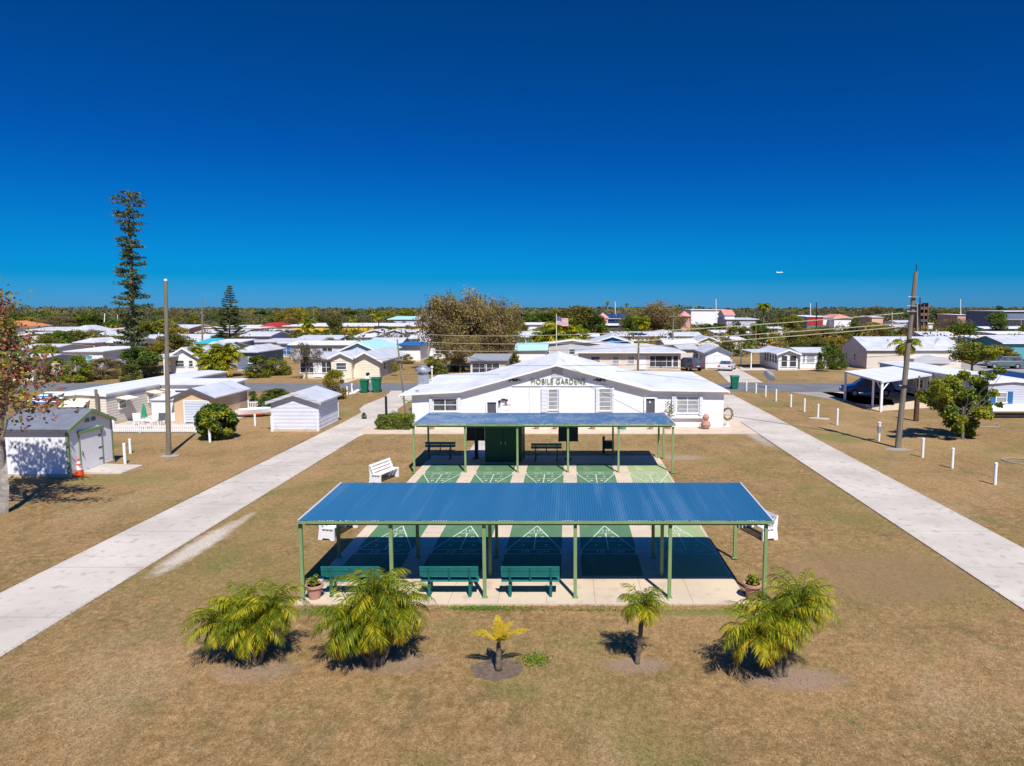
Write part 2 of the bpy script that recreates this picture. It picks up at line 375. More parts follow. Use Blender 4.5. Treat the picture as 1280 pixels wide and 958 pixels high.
# ------------------------------------------------------------------ palms and pines
def frond(base, az, el, L, droop, nl, ll, w, rng, asp=.13, hang=.5):
    """one feather frond: quads (leaflets) and the list of rachis points"""
    base = np.array(base, float); f = np.array([math.cos(az), math.sin(az), 0.0]); side = np.array([-f[1], f[0], 0.0])
    ts = np.linspace(0, 1, 12); ang = el - droop * ts ** 1.3
    dv = np.cos(ang)[:, None] * f + np.sin(ang)[:, None] * np.array([0, 0, 1.0])
    pts = base + np.concatenate([[np.zeros(3)], np.cumsum(dv[:-1] * L / 11, 0)])
    s = np.linspace(.12, 1, nl); idx = s * 11; i0 = np.minimum(idx.astype(int), 10); fr = (idx - i0)[:, None]
    pc = pts[i0] * (1 - fr) + pts[i0 + 1] * fr; dd = dv[i0]
    q = []
    for sg in (-1, 1):
        l = ll * np.sin(np.pi * np.clip(s, .08, .95)) ** .5 * (.8 + .4 * rng.random(nl)) * (1 - .45 * s)
        dr = side * sg * .85 + dd * .65 + rng.normal(size=(nl, 3)) * .12; dr[:, 2] -= hang * (.3 + rng.random(nl) * .7)
        dr /= np.linalg.norm(dr, axis=1)[:, None]
        up = np.cross(dr, dd); up /= (np.linalg.norm(up, axis=1)[:, None] + 1e-9); b = np.cross(up, dr)
        tip = pc + dr * l[:, None]; tip[:, 2] -= hang * .35 * l
        m = pc + dr * (l * .45)[:, None]
        q.append(np.stack([pc, m + b * (w * l / ll)[:, None], tip, m - b * (w * l / ll)[:, None]], 1))
    return np.concatenate(q), pts
def palm_head(parts, c, n, L, rng, lowel=-.5, hiel=1.35, droop=1.5, nl=34, ll=.34, w=.018, yellow=.4, hang=.5):
    """parts: dict of lists: q, mi, ribs"""
    for i in range(n):
        t = (i + .5) / n; el = hiel + (lowel - hiel) * t ** .8 + rng.normal() * .08; az = i * 2.399 + rng.normal() * .2
        l = L * (.72 + .28 * math.sin(math.pi * min(1, t + .25))) * (.85 + .3 * rng.random())
        q, pts = frond(c, az, el, l, droop * (.8 + .4 * rng.random()), nl, ll, w, rng, hang=hang)
        pr = rng.random(); mi = 2 if (t > .74 and pr < yellow) else (1 if pr < .10 + 1.05 * max(0, t - .15) else 0)
        fm = np.full(len(q), mi); k = rng.random(len(q)); fm[k < .22] = min(2, mi + 1) if mi else 1; fm[k > .80] = max(0, mi - 1); parts['q'].append(q); parts['mi'].append(fm); parts['r'].append(pts)
def make_palm(name, label, cat, base, heads, n, L, stem_r, seed, group=None, **kw):
    rng = np.random.default_rng(seed); o = empty(name, label, cat, (base[0], base[1], 0), 0, group)
    pa = dict(q=[], mi=[], r=[]); kw.setdefault('lowel', -.05)
    mt = MB()
    for (hx, hy, hz) in heads:
        n_ = int(n * (hz > 0)); m0 = Vector((hx * .25, hy * .25, 0)); top = Vector((hx, hy, hz))
        k = m0.lerp(top, .5) + Vector((hx * .12, hy * .12, -.02))
        tm = MB(); tm.tube([m0 - Vector((0, 0, .1)), m0 + Vector((0, 0, .06)), k, top], [stem_r * 1.5, stem_r * 1.15, stem_r, stem_r * 1.2], M['palmbark'], 9)
        # old leaf bases up the stem
        for j in range(10):
            t = .15 + .085 * j; p = m0.lerp(top, t); a = j * 2.4
            d = Vector((math.cos(a), math.sin(a), .9)).normalized()
            tm.tube([p, p + d * (stem_r * 1.9)], [stem_r * .35, stem_r * .15], M['palmbark'], 4)
        tm.build('trunk', o, smooth=True)
        palm_head(pa, (hx, hy, hz), n_, L, rng, **kw)
    mr = MB()
    for pts in pa['r']: mr.tube([tuple(p) for p in pts[::2]], [.016 * L, .013 * L, .011 * L, .009 * L, .006 * L, .003 * L], M['lp1'], 4, cap=False)
    fo = quadmesh('frond_crown', np.concatenate(pa['q']), np.concatenate(pa['mi']), [M['lp1'], M['lp2'], M['lp3']], o)
    mr.build('frond_stalks', o)
    return o
def pine_meshes(H, W, seed, shape, tiers, dens=1.0):
    rng = np.random.default_rng(seed); tr = MB()
    tr.tube([(0, 0, -.2), (0, 0, H * .3), (.1, .05, H * .7), (0, 0, H)], [H * .016, H * .012, H * .007, .03], M['bark'], 8)
    Q_ = []; MI = []
    for i in range(tiers):
        t = (i + .5) / tiers; z = H * (.12 + .87 * t)
        r = W / 2 * shape(t); nb = 6 if shape(t) > .3 else 5; a0 = rng.random() * 6
        for b in range(nb):
            if rng.random() < .12: continue
            az = a0 + b * 2 * math.pi / nb + rng.normal() * .12; rr = r * (.6 + .45 * rng.random())
            n = int((9 + rr * 17) * dens * (.55 if (shape(.9) > .4 and t > .74) else 1)); s = rng.random(n) ** .5; zj = rng.normal() * H / tiers * .28 * (shape(.9) > .4)
            up = zj + .08 * rr * np.sin(s * 3) - .20 * rr * s + .30 * rr * s ** 3
            sp = rng.normal(size=(n, 3)) * (.08 + .13 * s[:, None]) * (H / 20) * np.array([1, 1, .5])
            c = np.stack([np.cos(az) * rr * s, np.sin(az) * rr * s, z + up], 1) + sp
            q = leaf_quads(c, .36 * (H / 18) * (.6 + .8 * rng.random(n)), rng, up=.9, asp=.3)
            Q_.append(q); MI.append(np.full(n, 0) + (rng.random(n) < .3) * 1 + 0)
            tr.tube([(0, 0, z), (math.cos(az) * rr * .5, math.sin(az) * rr * .5, z + zj * .7 + .01 * rr), (math.cos(az) * rr, math.sin(az) * rr, z + zj + .05 * rr)], [.05 * H / 18, .035 * H / 18, .015], M['bark'], 4, cap=False)
    return tr, np.concatenate(Q_), np.concatenate(MI)

# ------------------------------------------------------------------ house generator
def window(parent, u0, u1, z0, z1, face, D, W, m_frame='white', glass='glass', mull=1, bars=1, name='window'):
    """framed window on a local face: 'f' front (y=0), 'b' back, 'l' left (x=-W/2), 'r' right; u is along the wall"""
    f = MB(); g = MB(); t = .07; d = .05
    def pl(a0, a1, b0, b1, n0, n1, mm, mb):
        if face == 'f': mb.box(a0, a1, -n1, -n0, b0, b1, mm)
        elif face == 'b': mb.box(a0, a1, D + n0, D + n1, b0, b1, mm)
        elif face == 'l': mb.box(-W / 2 - n1, -W / 2 - n0, a0, a1, b0, b1, mm)
        else: mb.box(W / 2 + n0, W / 2 + n1, a0, a1, b0, b1, mm)
    F = M[m_frame]
    pl(u0, u1, z1 - t, z1, .0, d, F, f); pl(u0 - .04, u1 + .04, z0 - .02, z0 + t, .0, d + .04, F, f)
    pl(u0, u0 + t, z0 + t, z1 - t, .0, d, F, f); pl(u1 - t, u1, z0 + t, z1 - t, .0, d, F, f)
    for i in range(mull):
        c = u0 + (u1 - u0) * (i + 1) / (mull + 1); pl(c - .025, c + .025, z0 + t, z1 - t, .0, d - .008, F, f)
    for i in range(bars):
        c = z0 + (z1 - z0) * (i + 1) / (bars + 1); pl(u0 + t, u1 - t, c - .02, c + .02, .0, d - .014, F, f)
    w = f.build(name, parent)
    pl(u0 + t, u1 - t, z0 + t, z1 - t, .004, .015, M[glass], g); g.build('pane', w)
    return w
def door(parent, u0, u1, h, face, D, W, m='white', name='door', frame='white', z0=.1):
    f = MB(); n = MB()
    def pl(a0, a1, b0, b1, n0, n1, mm, mb):
        if face == 'f': mb.box(a0, a1, -n1, -n0, b0, b1, mm)
        elif face == 'l': mb.box(-W / 2 - n1, -W / 2 - n0, a0, a1, b0, b1, mm)
        else: mb.box(W / 2 + n0, W / 2 + n1, a0, a1, b0, b1, mm)
    pl(u0, u1, z0, h, 0, .03, M[m], f); o = f.build(name, parent)
    pl(u0 - .08, u0, z0, h + .08, 0, .05, M[frame], n); pl(u1, u1 + .08, z0, h + .08, 0, .05, M[frame], n); pl(u0, u1, h, h + .08, 0, .05, M[frame], n)
    n.build('door_frame', o); h_ = MB(); pl(u1 - .14, u1 - .09, z0 + .9, z0 + .98, .03, .07, M['steel'], h_); h_.build('handle', o)
    return o
FOOT = []
def blocked(x, y, r):
    for (c, a, W, D) in FOOT:
        dx, dy = x - c[0], y - c[1]; lx = dx * math.cos(a) + dy * math.sin(a); ly = -dx * math.sin(a) + dy * math.cos(a)
        if abs(lx) < W / 2 + r and -r - .5 < ly < D + r: return True
    return False
def house(name, label, fl, fr, depth, eave, rise, ridge, wall, roof, over=.35, wins=(), door_at=None, garage=None,
          lwins=(), rwins=(), cat='house', group=None, trim='white', base=None, lwall=None, rt=.12, glass='glass', plinth=True):
    fl = Vector((*fl, 0)); fr = Vector((*fr, 0)); W = (fr - fl).length; mid = (fl + fr) / 2
    o = empty(name, label, cat, mid, math.atan2(fr.y - fl.y, fr.x - fl.x), group); D = depth
    FOOT.append(((mid.x, mid.y), math.atan2(fr.y - fl.y, fr.x - fl.x), W, depth))
    w = MB(); wm = M[wall]; e = eave; zb = 0
    if ridge == 'x':
        w.prism([(0, zb), (D, zb), (D, e), (D / 2, e + rise), (0, e)], 'x', -W / 2, W / 2, wm)
        s = rise / (D / 2)
        w.build('wall', o); r = MB()
        pf = [(-over, e - s * over + .003), (D / 2, e + rise + .003), (D + over, e - s * over + .003), (D + over, e - s * over + rt), (D / 2, e + rise + rt), (-over, e - s * over + rt)]
        r.prism(pf, 'x', -W / 2 - over, W / 2 + over, M[roof]); r.build('roof', o)
    elif ridge == 'y':
        w.prism([(-W / 2, zb), (W / 2, zb), (W / 2, e), (0, e + rise), (-W / 2, e)], 'y', 0, D, wm)
        s = rise / (W / 2); w.build('wall', o); r = MB()
        pf = [(-W / 2 - over, e - s * over + .003), (0, e + rise + .003), (W / 2 + over, e - s * over + .003), (W / 2 + over, e - s * over + rt), (0, e + rise + rt), (-W / 2 - over, e - s * over + rt)]
        r.prism(pf, 'y', -over, D + over, M[roof]); r.build('roof', o)
        f = MB()
        for sg in (-1, 1):
            f.prism([(sg * (W / 2 + over), e - s * over - .1), (0, e + rise - .1), (0, e + rise + rt + .01), (sg * (W / 2 + over), e - s * over + rt + .01)], 'y', -over - .03, -over - .004, M[trim])
        f.build('fascia', o)
    elif ridge == 'hip':
        w.box(-W / 2, W / 2, 0, D, zb, e, wm); w.build('wall', o); r = MB()
        a, b = -W / 2 - over, W / 2 + over; c, d = -over, D + over; k = min(W, D) / 2
        if W >= D: rp = [(a + k + over, D / 2), (b - k - over, D / 2)]
        else: rp = [(0, c + k + over), (0, d - k - over)]
        vs = [(a, c, e), (b, c, e), (b, d, e), (a, d, e), (a, c, e + rt), (b, c, e + rt), (b, d, e + rt), (a, d, e + rt), (*rp[0], e + rise), (*rp[1], e + rise)]
        fs = [(0, 3, 2, 1), (0, 1, 5, 4), (1, 2, 6, 5), (2, 3, 7, 6), (3, 0, 4, 7)]
        fs += [(4, 5, 9, 8), (5, 6, 9), (6, 7, 8, 9), (7, 4, 8)] if W >= D else [(4, 5, 8), (5, 6, 9, 8), (6, 7, 9), (7, 4, 8, 9)]
        r.add(vs, fs, M[roof]); r.build('roof', o)
    else:  # flat, sloping a little to the front
        w.prism([(0, zb), (D, zb), (D, e + rise), (0, e)], 'x', -W / 2, W / 2, wm); w.build('wall', o); r = MB(); s = rise / D
        r.prism([(-over, e - s * over + .003), (D + over, e + rise + s * over + .003), (D + over, e + rise + s * over + rt), (-over, e - s * over + rt)], 'x', -W / 2 - over, W / 2 + over, M[roof])
        r.build('roof', o)
    hr = random.Random(int(abs(fl.x) * 13 + fl.y * 7))
    if depth > 5 and W > 5:
        for _ in range(hr.randint(1, 3)):
            vx, t = hr.uniform(-.35, .35) * W, hr.uniform(.2, .8); vy = D * t
            zz = e + {'x': rise * (1 - abs(2 * t - 1)), 'flat': rise * t, 'y': rise * (1 - abs(2 * vx / W)), 'hip': rise * .3}.get(ridge, 0)
            v = MB(); q = hr.uniform(.07, .16); v.tube([(vx, vy, zz), (vx, vy, zz + hr.uniform(.35, .6))], q, M['steel'] if hr.random() < .5 else M['lgray'], 8); v.build('roof_vent', o)
        if hr.random() < .5:
            ax = hr.choice([-1, 1]) * (W / 2 + .45); v = MB(); v.bbox(ax - .35, ax + .35, D * .3, D * .3 + .75, .05, .8, M['lgray'], .04); v.build('air_conditioner', o)
        if ridge in ('x', 'flat', 'hip'):
            s_ = (rise / (D / 2) if ridge == 'x' else rise / D if ridge == 'flat' else 0) * over
            v = MB(); v.box(-W / 2 - over, W / 2 + over, -over - .09, -over - .004, e - s_ - .04, e - s_ + rt - .01, M[trim]); v.build('gutter', o)
    if plinth:
        b = MB(); b.box(-W / 2 - .03, W / 2 + .03, -.03, D + .03, -.05, .18, M['concrete']); b.build('plinth', o)
    for x in wins:
        t, ww, z0, z1 = x[:4]; c = -W / 2 + W * t; window(o, c - ww / 2, c + ww / 2, z0, z1, 'f', D, W, trim, x[4] if len(x) > 4 else glass, mull=1 if ww > 1.3 else 0)
    for fc, lst in (('l', lwins), ('r', rwins)):
        for x in lst:
            t, ww, z0, z1 = x[:4]; c = D * t; window(o, c - ww / 2, c + ww / 2, z0, z1, fc, D, W, trim, x[4] if len(x) > 4 else glass, mull=0)
    if door_at is not None: c = -W / 2 + W * door_at; door(o, c - .45, c + .45, 2.05, 'f', D, W)
    if garage: t, ww, hh = garage[:3]; c = -W / 2 + W * t; door(o, c - ww / 2, c + ww / 2, hh, 'f', D, W, garage[3] if len(garage) > 3 else 'gdoor', 'garage_door')
    return o
def post_canopy(name, label, cat, pts, zs, roofm, postm, pr=.06, rt=.12, group=None, braces=False):
    """flat roof over posts; pts four ground corners, zs their roof heights"""
    c = Vector((sum(p[0] for p in pts) / 4, sum(p[1] for p in pts) / 4, 0)); o = empty(name, label, cat, c, 0, group)
    loc = [(p[0] - c.x, p[1] - c.y) for p in pts]; r = MB()
    vs = [(x * 1.04, y * 1.04, z) for (x, y), z in zip(loc, zs)] + [(x * 1.04, y * 1.04, z + rt) for (x, y), z in zip(loc, zs)]
    r.add(vs, [(3, 2, 1, 0), (4, 5, 6, 7), (0, 1, 5, 4), (1, 2, 6, 5), (2, 3, 7, 6), (3, 0, 4, 7)], M[roofm]); r.build('roof', o)
    for (x, y), z in zip(loc, zs):
        p = MB(); p.box(x - pr, x + pr, y - pr, y + pr, -.03, z, M[postm]); p.build('post', o)
    return o

# ------------------------------------------------------------------ vehicles
def vehicle(name, label, loc, rz, paint, kind='sedan', group=None, cat=None):
    o = empty(name, label, cat or {'sedan': 'car', 'suv': 'car', 'pickup': 'pickup truck'}[kind], (*loc, 0), rz, group)
    L = {'sedan': 4.6, 'suv': 4.7, 'pickup': 5.6}[kind]; W = 1.84; x0, x1 = -L / 2, L / 2   # front towards +x
    up = {'sedan': 0, 'suv': .16, 'pickup': .2}[kind]
    z = lambda v: v + up
    if kind == 'sedan': body = [(x0, z(.35)), (x0 + .03, z(.85)), (x0 + .9, z(.98)), (x1 - 1.45, z(.92)), (x1 - .25, z(.74)), (x1, z(.55)), (x1, z(.28)), (x0 + .2, z(.25))]
    elif kind == 'suv': body = [(x0, z(.38)), (x0 + .02, z(.95)), (x0 + .2, z(1.02)), (x1 - 1.3, z(1.0)), (x1 - .2, z(.86)), (x1, z(.6)), (x1, z(.28)), (x0 + .2, z(.25))]
    else: body = [(x0, z(.38)), (x0, z(.98)), (x0 + 1.9, z(.98)), (x1 - 1.5, z(1.0)), (x1 - .2, z(.92)), (x1, z(.65)), (x1, z(.28)), (x0 + .2, z(.28))]
    cab = {'sedan': [(x0 + .55, z(.97)), (x0 + 1.25, z(1.40)), (x1 - 2.25, z(1.42)), (x1 - 1.35, z(.93))],
           'suv': [(x0 + .15, z(1.01)), (x0 + .45, z(1.55)), (x1 - 2.05, z(1.57)), (x1 - 1.3, z(.99))],
           'pickup': [(x0 + 1.95, z(.98)), (x0 + 2.1, z(1.55)), (x1 - 2.2, z(1.57)), (x1 - 1.5, z(.99))]}[kind]
    pm = M[paint]
    def loft(poly, w0, w1, m, mb):  # bottom width w0 -> top w1
        zs = [p[1] for p in poly]; a, b = min(zs), max(zs); n = len(poly)
        wy = lambda zz: (w0 + (w1 - w0) * (zz - a) / (b - a)) / 2
        vs = [(x, -wy(zz), zz) for x, zz in poly] + [(x, wy(zz), zz) for x, zz in poly]
        mb.add(vs, [tuple(range(n)), tuple(reversed(range(n, 2 * n)))] + [(i, i + n, (i + 1) % n + n, (i + 1) % n) for i in range(n)], m)
    b = MB(); loft(body, W, W - .12, pm, b)
    ob = b.build('body', o); bv = ob.modifiers.new('b', 'BEVEL'); bv.width = .06; bv.segments = 2; bv.limit_method = 'ANGLE'
    c = MB(); loft(cab, W - .14, W - .5, M['glass'], c); oc = c.build('windows', o)
    t = MB(); tx0, tz = cab[1]; tx1, tz1 = cab[2]
    t.add([(tx0 - .06, -(W - .5) / 2 - .03, tz - .03), (tx1 + .1, -(W - .5) / 2 - .03, tz1 - .03), (tx1 + .1, (W - .5) / 2 + .03, tz1 - .03), (tx0 - .06, (W - .5) / 2 + .03, tz - .03),
           (tx0, -(W - .5) / 2 + .03, tz + .045), (tx1, -(W - .5) / 2 + .03, tz1 + .045), (tx1, (W - .5) / 2 - .03, tz1 + .045), (tx0, (W - .5) / 2 - .03, tz + .045)],
          [(3, 2, 1, 0), (4, 5, 6, 7), (0, 1, 5, 4), (1, 2, 6, 5), (2, 3, 7, 6), (3, 0, 4, 7)], pm)
    for sg in (-1, 1):  # pillars
        for i, (xa, za), (xb, zb) in ((0, cab[0], cab[1]), (1, cab[3], cab[2])):
            t.tube([(xa, sg * ((W - .14) / 2 - .01), za), (xb, sg * ((W - .5) / 2), zb)], .045, pm, 5)
        xm = (cab[1][0] + cab[2][0]) / 2
        t.tube([(xm, sg * ((W - .14) / 2), z(1.0)), (xm, sg * ((W - .5) / 2 + .01), tz)], .04, pm, 5)
    t.build('roof', o)
    for wx in (x0 + .85, x1 - .85):
        for sg in (-1, 1):
            w = MB(); r = .34 + up * .25; y = sg * (W / 2 - .09)
            w.tube([(wx, y - .11, r), (wx, y - .10, r), (wx, y + .10, r), (wx, y + .11, r)], [r * .9, r, r, r * .9], M['rubber'], 18); ow = w.build('wheel', o)
            g = MB(); g.tube([(wx, y + sg * .10, r), (wx, y + sg * .125, r)], [r * .6, r * .5], M['steel'], 12); g.build('rim', ow)
    for sg in (-1, 1):
        h = MB(); h.box(x1 - .14, x1 + .012, sg * .68 - .17, sg * .68 + .17, z(.56), z(.70), M['lamp']); h.build('headlight', o)
        h = MB(); h.box(x0 - .012, x0 + .08, sg * .70 - .15, sg * .70 + .15, z(.62), z(.82), M['redlamp']); h.build('tail_light', o)
    if kind == 'pickup':
        k = MB(); k.box(x0 + .08, x0 + 1.85, -.8, .8, z(.985), z(1.0), M['black']); k.build('truck_bed', o)
    p = MB(); p.box(x0 - .015, x0 + .0, -.22, .22, z(.50), z(.62), M['lamp']); p.build('number_plate', o)
    return o
# ------------------------------------------------------------------ world, sun, camera
SUN_AZ, SUN_EL = 20.0, 53.0   # sun behind the camera, to the right
w = bpy.data.worlds.new('World'); SC.world = w; w.use_nodes = True
nt = w.node_tree; nt.nodes.clear(); N = nt.nodes.new; L = nt.links.new
sky = N('ShaderNodeTexSky'); sky.sky_type = 'NISHITA'; sky.sun_disc = False
sky.sun_elevation = R(SUN_EL); sky.sun_rotation = R(180 - SUN_AZ); sky.air_density = 1.0; sky.dust_density = .3; sky.ozone_density = 3.0; sky.altitude = 10
hs = N('ShaderNodeHueSaturation'); hs.inputs['Saturation'].default_value = 1.25
tc = N('ShaderNodeTexCoord'); sx = N('ShaderNodeSeparateXYZ'); L(tc.outputs['Generated'], sx.inputs[0])
cr = N('ShaderNodeValToRGB'); L(sx.outputs[2], cr.inputs[0])
SKYRAMP = [(0.0, (.09, .36, .96)), (.0125, (.061, .339, .927)), (.041, (.004, .302, .747)), (.096, (.004, .284, .653)), (.205, (.004, .216, .555)), (.31, (.003, .215, .477)), (.39, (.003, .215, .44)), (.5, (.02, .33, .75)), (.65, (.08, .60, 1.25)), (1.0, (.12, .70, 1.45))]  # upper stops, unseen above the frame, brightened to add blue fill to the shade
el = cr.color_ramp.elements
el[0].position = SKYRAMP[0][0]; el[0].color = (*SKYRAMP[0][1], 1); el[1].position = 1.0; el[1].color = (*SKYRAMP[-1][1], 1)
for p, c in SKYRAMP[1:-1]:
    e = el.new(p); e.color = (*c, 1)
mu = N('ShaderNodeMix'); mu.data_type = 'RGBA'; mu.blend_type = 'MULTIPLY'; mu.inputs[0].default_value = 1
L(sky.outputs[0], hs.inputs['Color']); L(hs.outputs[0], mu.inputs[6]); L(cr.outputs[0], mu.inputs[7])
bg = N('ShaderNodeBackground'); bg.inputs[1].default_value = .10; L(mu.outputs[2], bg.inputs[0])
wo = N('ShaderNodeOutputWorld'); L(bg.outputs[0], wo.inputs[0])
sl = bpy.data.lights.new('sun', 'SUN'); sl.energy = 4.9; sl.angle = R(.53); sl.color = (1, .955, .88)
so = bpy.data.objects.new('sun', sl); COL.objects.link(so)
sd = Vector((math.sin(R(SUN_AZ)) * math.cos(R(SUN_EL)), -math.cos(R(SUN_AZ)) * math.cos(R(SUN_EL)), math.sin(R(SUN_EL))))
so.rotation_euler = sd.to_track_quat('Z', 'Y').to_euler()
cd = bpy.data.cameras.new('camera'); co = bpy.data.objects.new('camera', cd); COL.objects.link(co)
cd.sensor_width = 36; cd.lens = 36 * FPX / 1280; cd.shift_x = -70 / 1280; cd.clip_end = 9000; cd.clip_start = .1
co.location = (0, 0, CAMH); co.rotation_euler = (R(90) - PITCH, 0, 0); SC.camera = co
SC.view_settings.view_transform = 'Standard'; SC.view_settings.look = 'None'; SC.view_settings.exposure = .35; SC.view_settings.gamma = 1
SC.render.resolution_x = 1024; SC.render.resolution_y = 766

# ------------------------------------------------------------------ ground
def ground_mat():
    m = bpy.data.materials.new('dry_grass_ground'); m.use_nodes = True
    nt = m.node_tree; nt.nodes.clear(); N = nt.nodes.new; L = nt.links.new
    out = N('ShaderNodeOutputMaterial'); b = N('ShaderNodeBsdfPrincipled'); L(b.outputs[0], out.inputs[0]); b.inputs['Roughness'].default_value = .95; b.inputs['Specular IOR Level'].default_value = .1
    tc = N('ShaderNodeTexCoord'); O = tc.outputs['Object']
    def noise(sc, det=6, st=None, rough=.6):
        n = N('ShaderNodeTexNoise'); n.inputs['Scale'].default_value = sc; n.inputs['Detail'].default_value = det; n.inputs['Roughness'].default_value = rough
        if st:
            mp = N('ShaderNodeMapping'); mp.inputs['Scale'].default_value = st; L(O, mp.inputs[0]); L(mp.outputs[0], n.inputs['Vector'])
        else: L(O, n.inputs['Vector'])
        return n.outputs[0]
    def rng_(x, a, c, o0=0, o1=1):
        r = N('ShaderNodeMapRange'); r.inputs[1].default_value = a; r.inputs[2].default_value = c; r.inputs[3].default_value = o0; r.inputs[4].default_value = o1; L(x, r.inputs[0]); return r.outputs[0]
    def mix(f, a, c):
        x = N('ShaderNodeMix'); x.data_type = 'RGBA'; L(f, x.inputs[0])
        if isinstance(a, tuple): x.inputs[6].default_value = (*a, 1)
        else: L(a, x.inputs[6])
        if isinstance(c, tuple): x.inputs[7].default_value = (*c, 1)
        else: L(c, x.inputs[7])
        return x.outputs[2]
    col = mix(rng_(noise(.35, 7), .40, .60), (.272, .162, .066), (.198, .120, .044))
    col = mix(rng_(noise(3.2, 8, None, .75), .42, .62), col, (.35, .225, .10)); col = mix(rng_(noise(1.3, 7, (1, .45, 1), .7), .50, .68, 0, .75), col, (.135, .105, .040)); col = mix(rng_(noise(5.5, 7, (1, .6, 1), .75), .54, .68, 0, .7), col, (.15, .105, .045))
    g = mix(rng_(noise(.11, 6, None, .65), .48, .64, 0, .8), col, (.20, .158, .050)); col = mix(rng_(noise(.07, 5), .5, .62, 0, .6), g, (.38, .235, .11)); col = mix(rng_(noise(.22, 7, (1, .5, 1), .7), .54, .66, 0, .5), col, (.38, .27, .14))
    g2 = N('ShaderNodeMath'); g2.operation = 'MULTIPLY'; L(rng_(noise(.45, 6, None, .7), .55, .68), g2.inputs[0]); L(rng_(noise(9, 6, None, .8), .40, .60), g2.inputs[1])
    col = mix(g2.outputs[0], col, (.10, .135, .03))
    def shade(col, n, a, b_, lo, hi):
        hv = N('ShaderNodeHueSaturation'); L(rng_(n, a, b_, lo, hi), hv.inputs['Value']); L(col, hv.inputs['Color']); return hv.outputs[0]
    col = shade(col, noise(8, 4, (1, .7, 1), .7), .36, .64, .78, 1.22); col = shade(col, noise(21, 4, None, .7), .38, .62, .72, 1.30)
    # fine straw and gaps between the blades
    col = mix(rng_(noise(34, 6, None, .8), .56, .72), col, (.40, .31, .19))
    col = mix(rng_(noise(26, 6, None, .8), .55, .70), col, (.075, .052, .024))
    # bare patches: pale dry soil round the palms, a sandy strip beside the drive, wear beside the slab
    def patch(x, y, rx, ry, c, soft=.35, amt=1.0, ns=1.6):
        nonlocal col
        mp = N('ShaderNodeMapping'); mp.inputs['Location'].default_value = (-x / rx, -y / ry, 0); mp.inputs['Scale'].default_value = (1 / rx, 1 / ry, 1); L(O, mp.inputs[0])
        ln = N('ShaderNodeVectorMath'); ln.operation = 'LENGTH'; L(mp.outputs[0], ln.inputs[0])
        ad = N('ShaderNodeMath'); ad.operation = 'ADD'; L(ln.outputs['Value'], ad.inputs[0]); L(rng_(noise(ns, 8, None, .7), 0, 1, -.75, .75), ad.inputs[1])
        f = rng_(ad.outputs[0], 1 - soft, 1 + soft, amt, 0)
        col = mix(f, col, c)
    for (u, v, rx, ry, c, a, ns) in PATCHES:
        x, y = P(u, v); patch(x, y, rx, ry, c, .35, a, ns)
    L(col, b.inputs['Base Color'])
    bp = N('ShaderNodeBump'); bp.inputs['Strength'].default_value = .55; bp.inputs['Distance'].default_value = .06
    L(noise(22, 8, None, .8), bp.inputs['Height']); L(bp.outputs[0], b.inputs['Normal'])
    return m
SOIL = (.29, .205, .15)
PATCHES = [(318, 838, .9, .5, SOIL, .6, 3.1), (480, 828, 1.2, .5, SOIL, .6, 3.0), (795, 832, .7, .35, SOIL, .75, 3.3), (990, 848, 1.1, .5, SOIL, .8, 3.0),
           (250, 682, .42, 2.5, (.52, .45, .36), 1.0, 2.4), (300, 652, .2, 1.2, (.46, .38, .28), .7, 2.4),
           (420, 765, 1.3, .25, (.10, .15, .03), .7, 2.2), (600, 760, .8, .18, (.09, .19, .03), .95, 2.2), (860, 766, 1.6, .2, (.13, .17, .04), .6, 2),
           (400, 520, 2.0, 3.0, (.14, .16, .04), .6, .8), (1048, 548, 1.5, 1.6, (.13, .16, .04), .6, .8), (960, 505, 3.0, 2.0, (.13, .15, .05), .4, .6),
           (490, 760, 1.0, .2, SOIL, .5, 2), (835, 570, 1.5, .5, SOIL, .0, 1), (850, 572, 1.2, .7, (.34, .28, .22), .5, .8), (470, 590, 1.8, .5, (.20, .19, .06), .4, .8),
           (950, 548, .5, 2.6, (.40, .37, .31), .7, .9), (1100, 720, 3, 2, (.26, .165, .085), .6, .5), (160, 600, 2.5, 1.2, (.20, .19, .06), .4, .6)]
g = MB(); g.add([(-4500, -60, 0), (4500, -60, 0), (4500, 8500, 0), (-4500, 8500, 0)], [(0, 1, 2, 3)], ground_mat())
tag(g.build('ground'), kind='structure')

def sheet(name, px, z, m, thick=None, label=None):
    pts = [P(u, v) for u, v in px]; mb = MB(); n = len(pts)
    if thick: mb.prism(pts, 'z', z - thick, z, m)
    else: mb.add([(x, y, z) for x, y in pts], [tuple(range(n))], m)
    o = mb.build(name); tag(o, label, None, None, 'structure'); return o
# drives: straight slabs converge to the vanishing point
sheet('path', [(-420, 952), (-420, 1082), (444, 549), (460, 541), (497, 517), (497, 512), (515, 500), (522, 489), (489, 489), (482, 496), (455, 507), (449, 512), (452, 516), (432, 527)], .03, M['path'], .08)
sheet('path', [(901, 512), (905, 494), (916, 494), (1330, 713), (1480, 792), (1480, 897), (926, 528), (905, 533)], .034, M['path'], .08)
jm2 = mat('faint_joint', (.36, .335, .30), None, 3, .95)
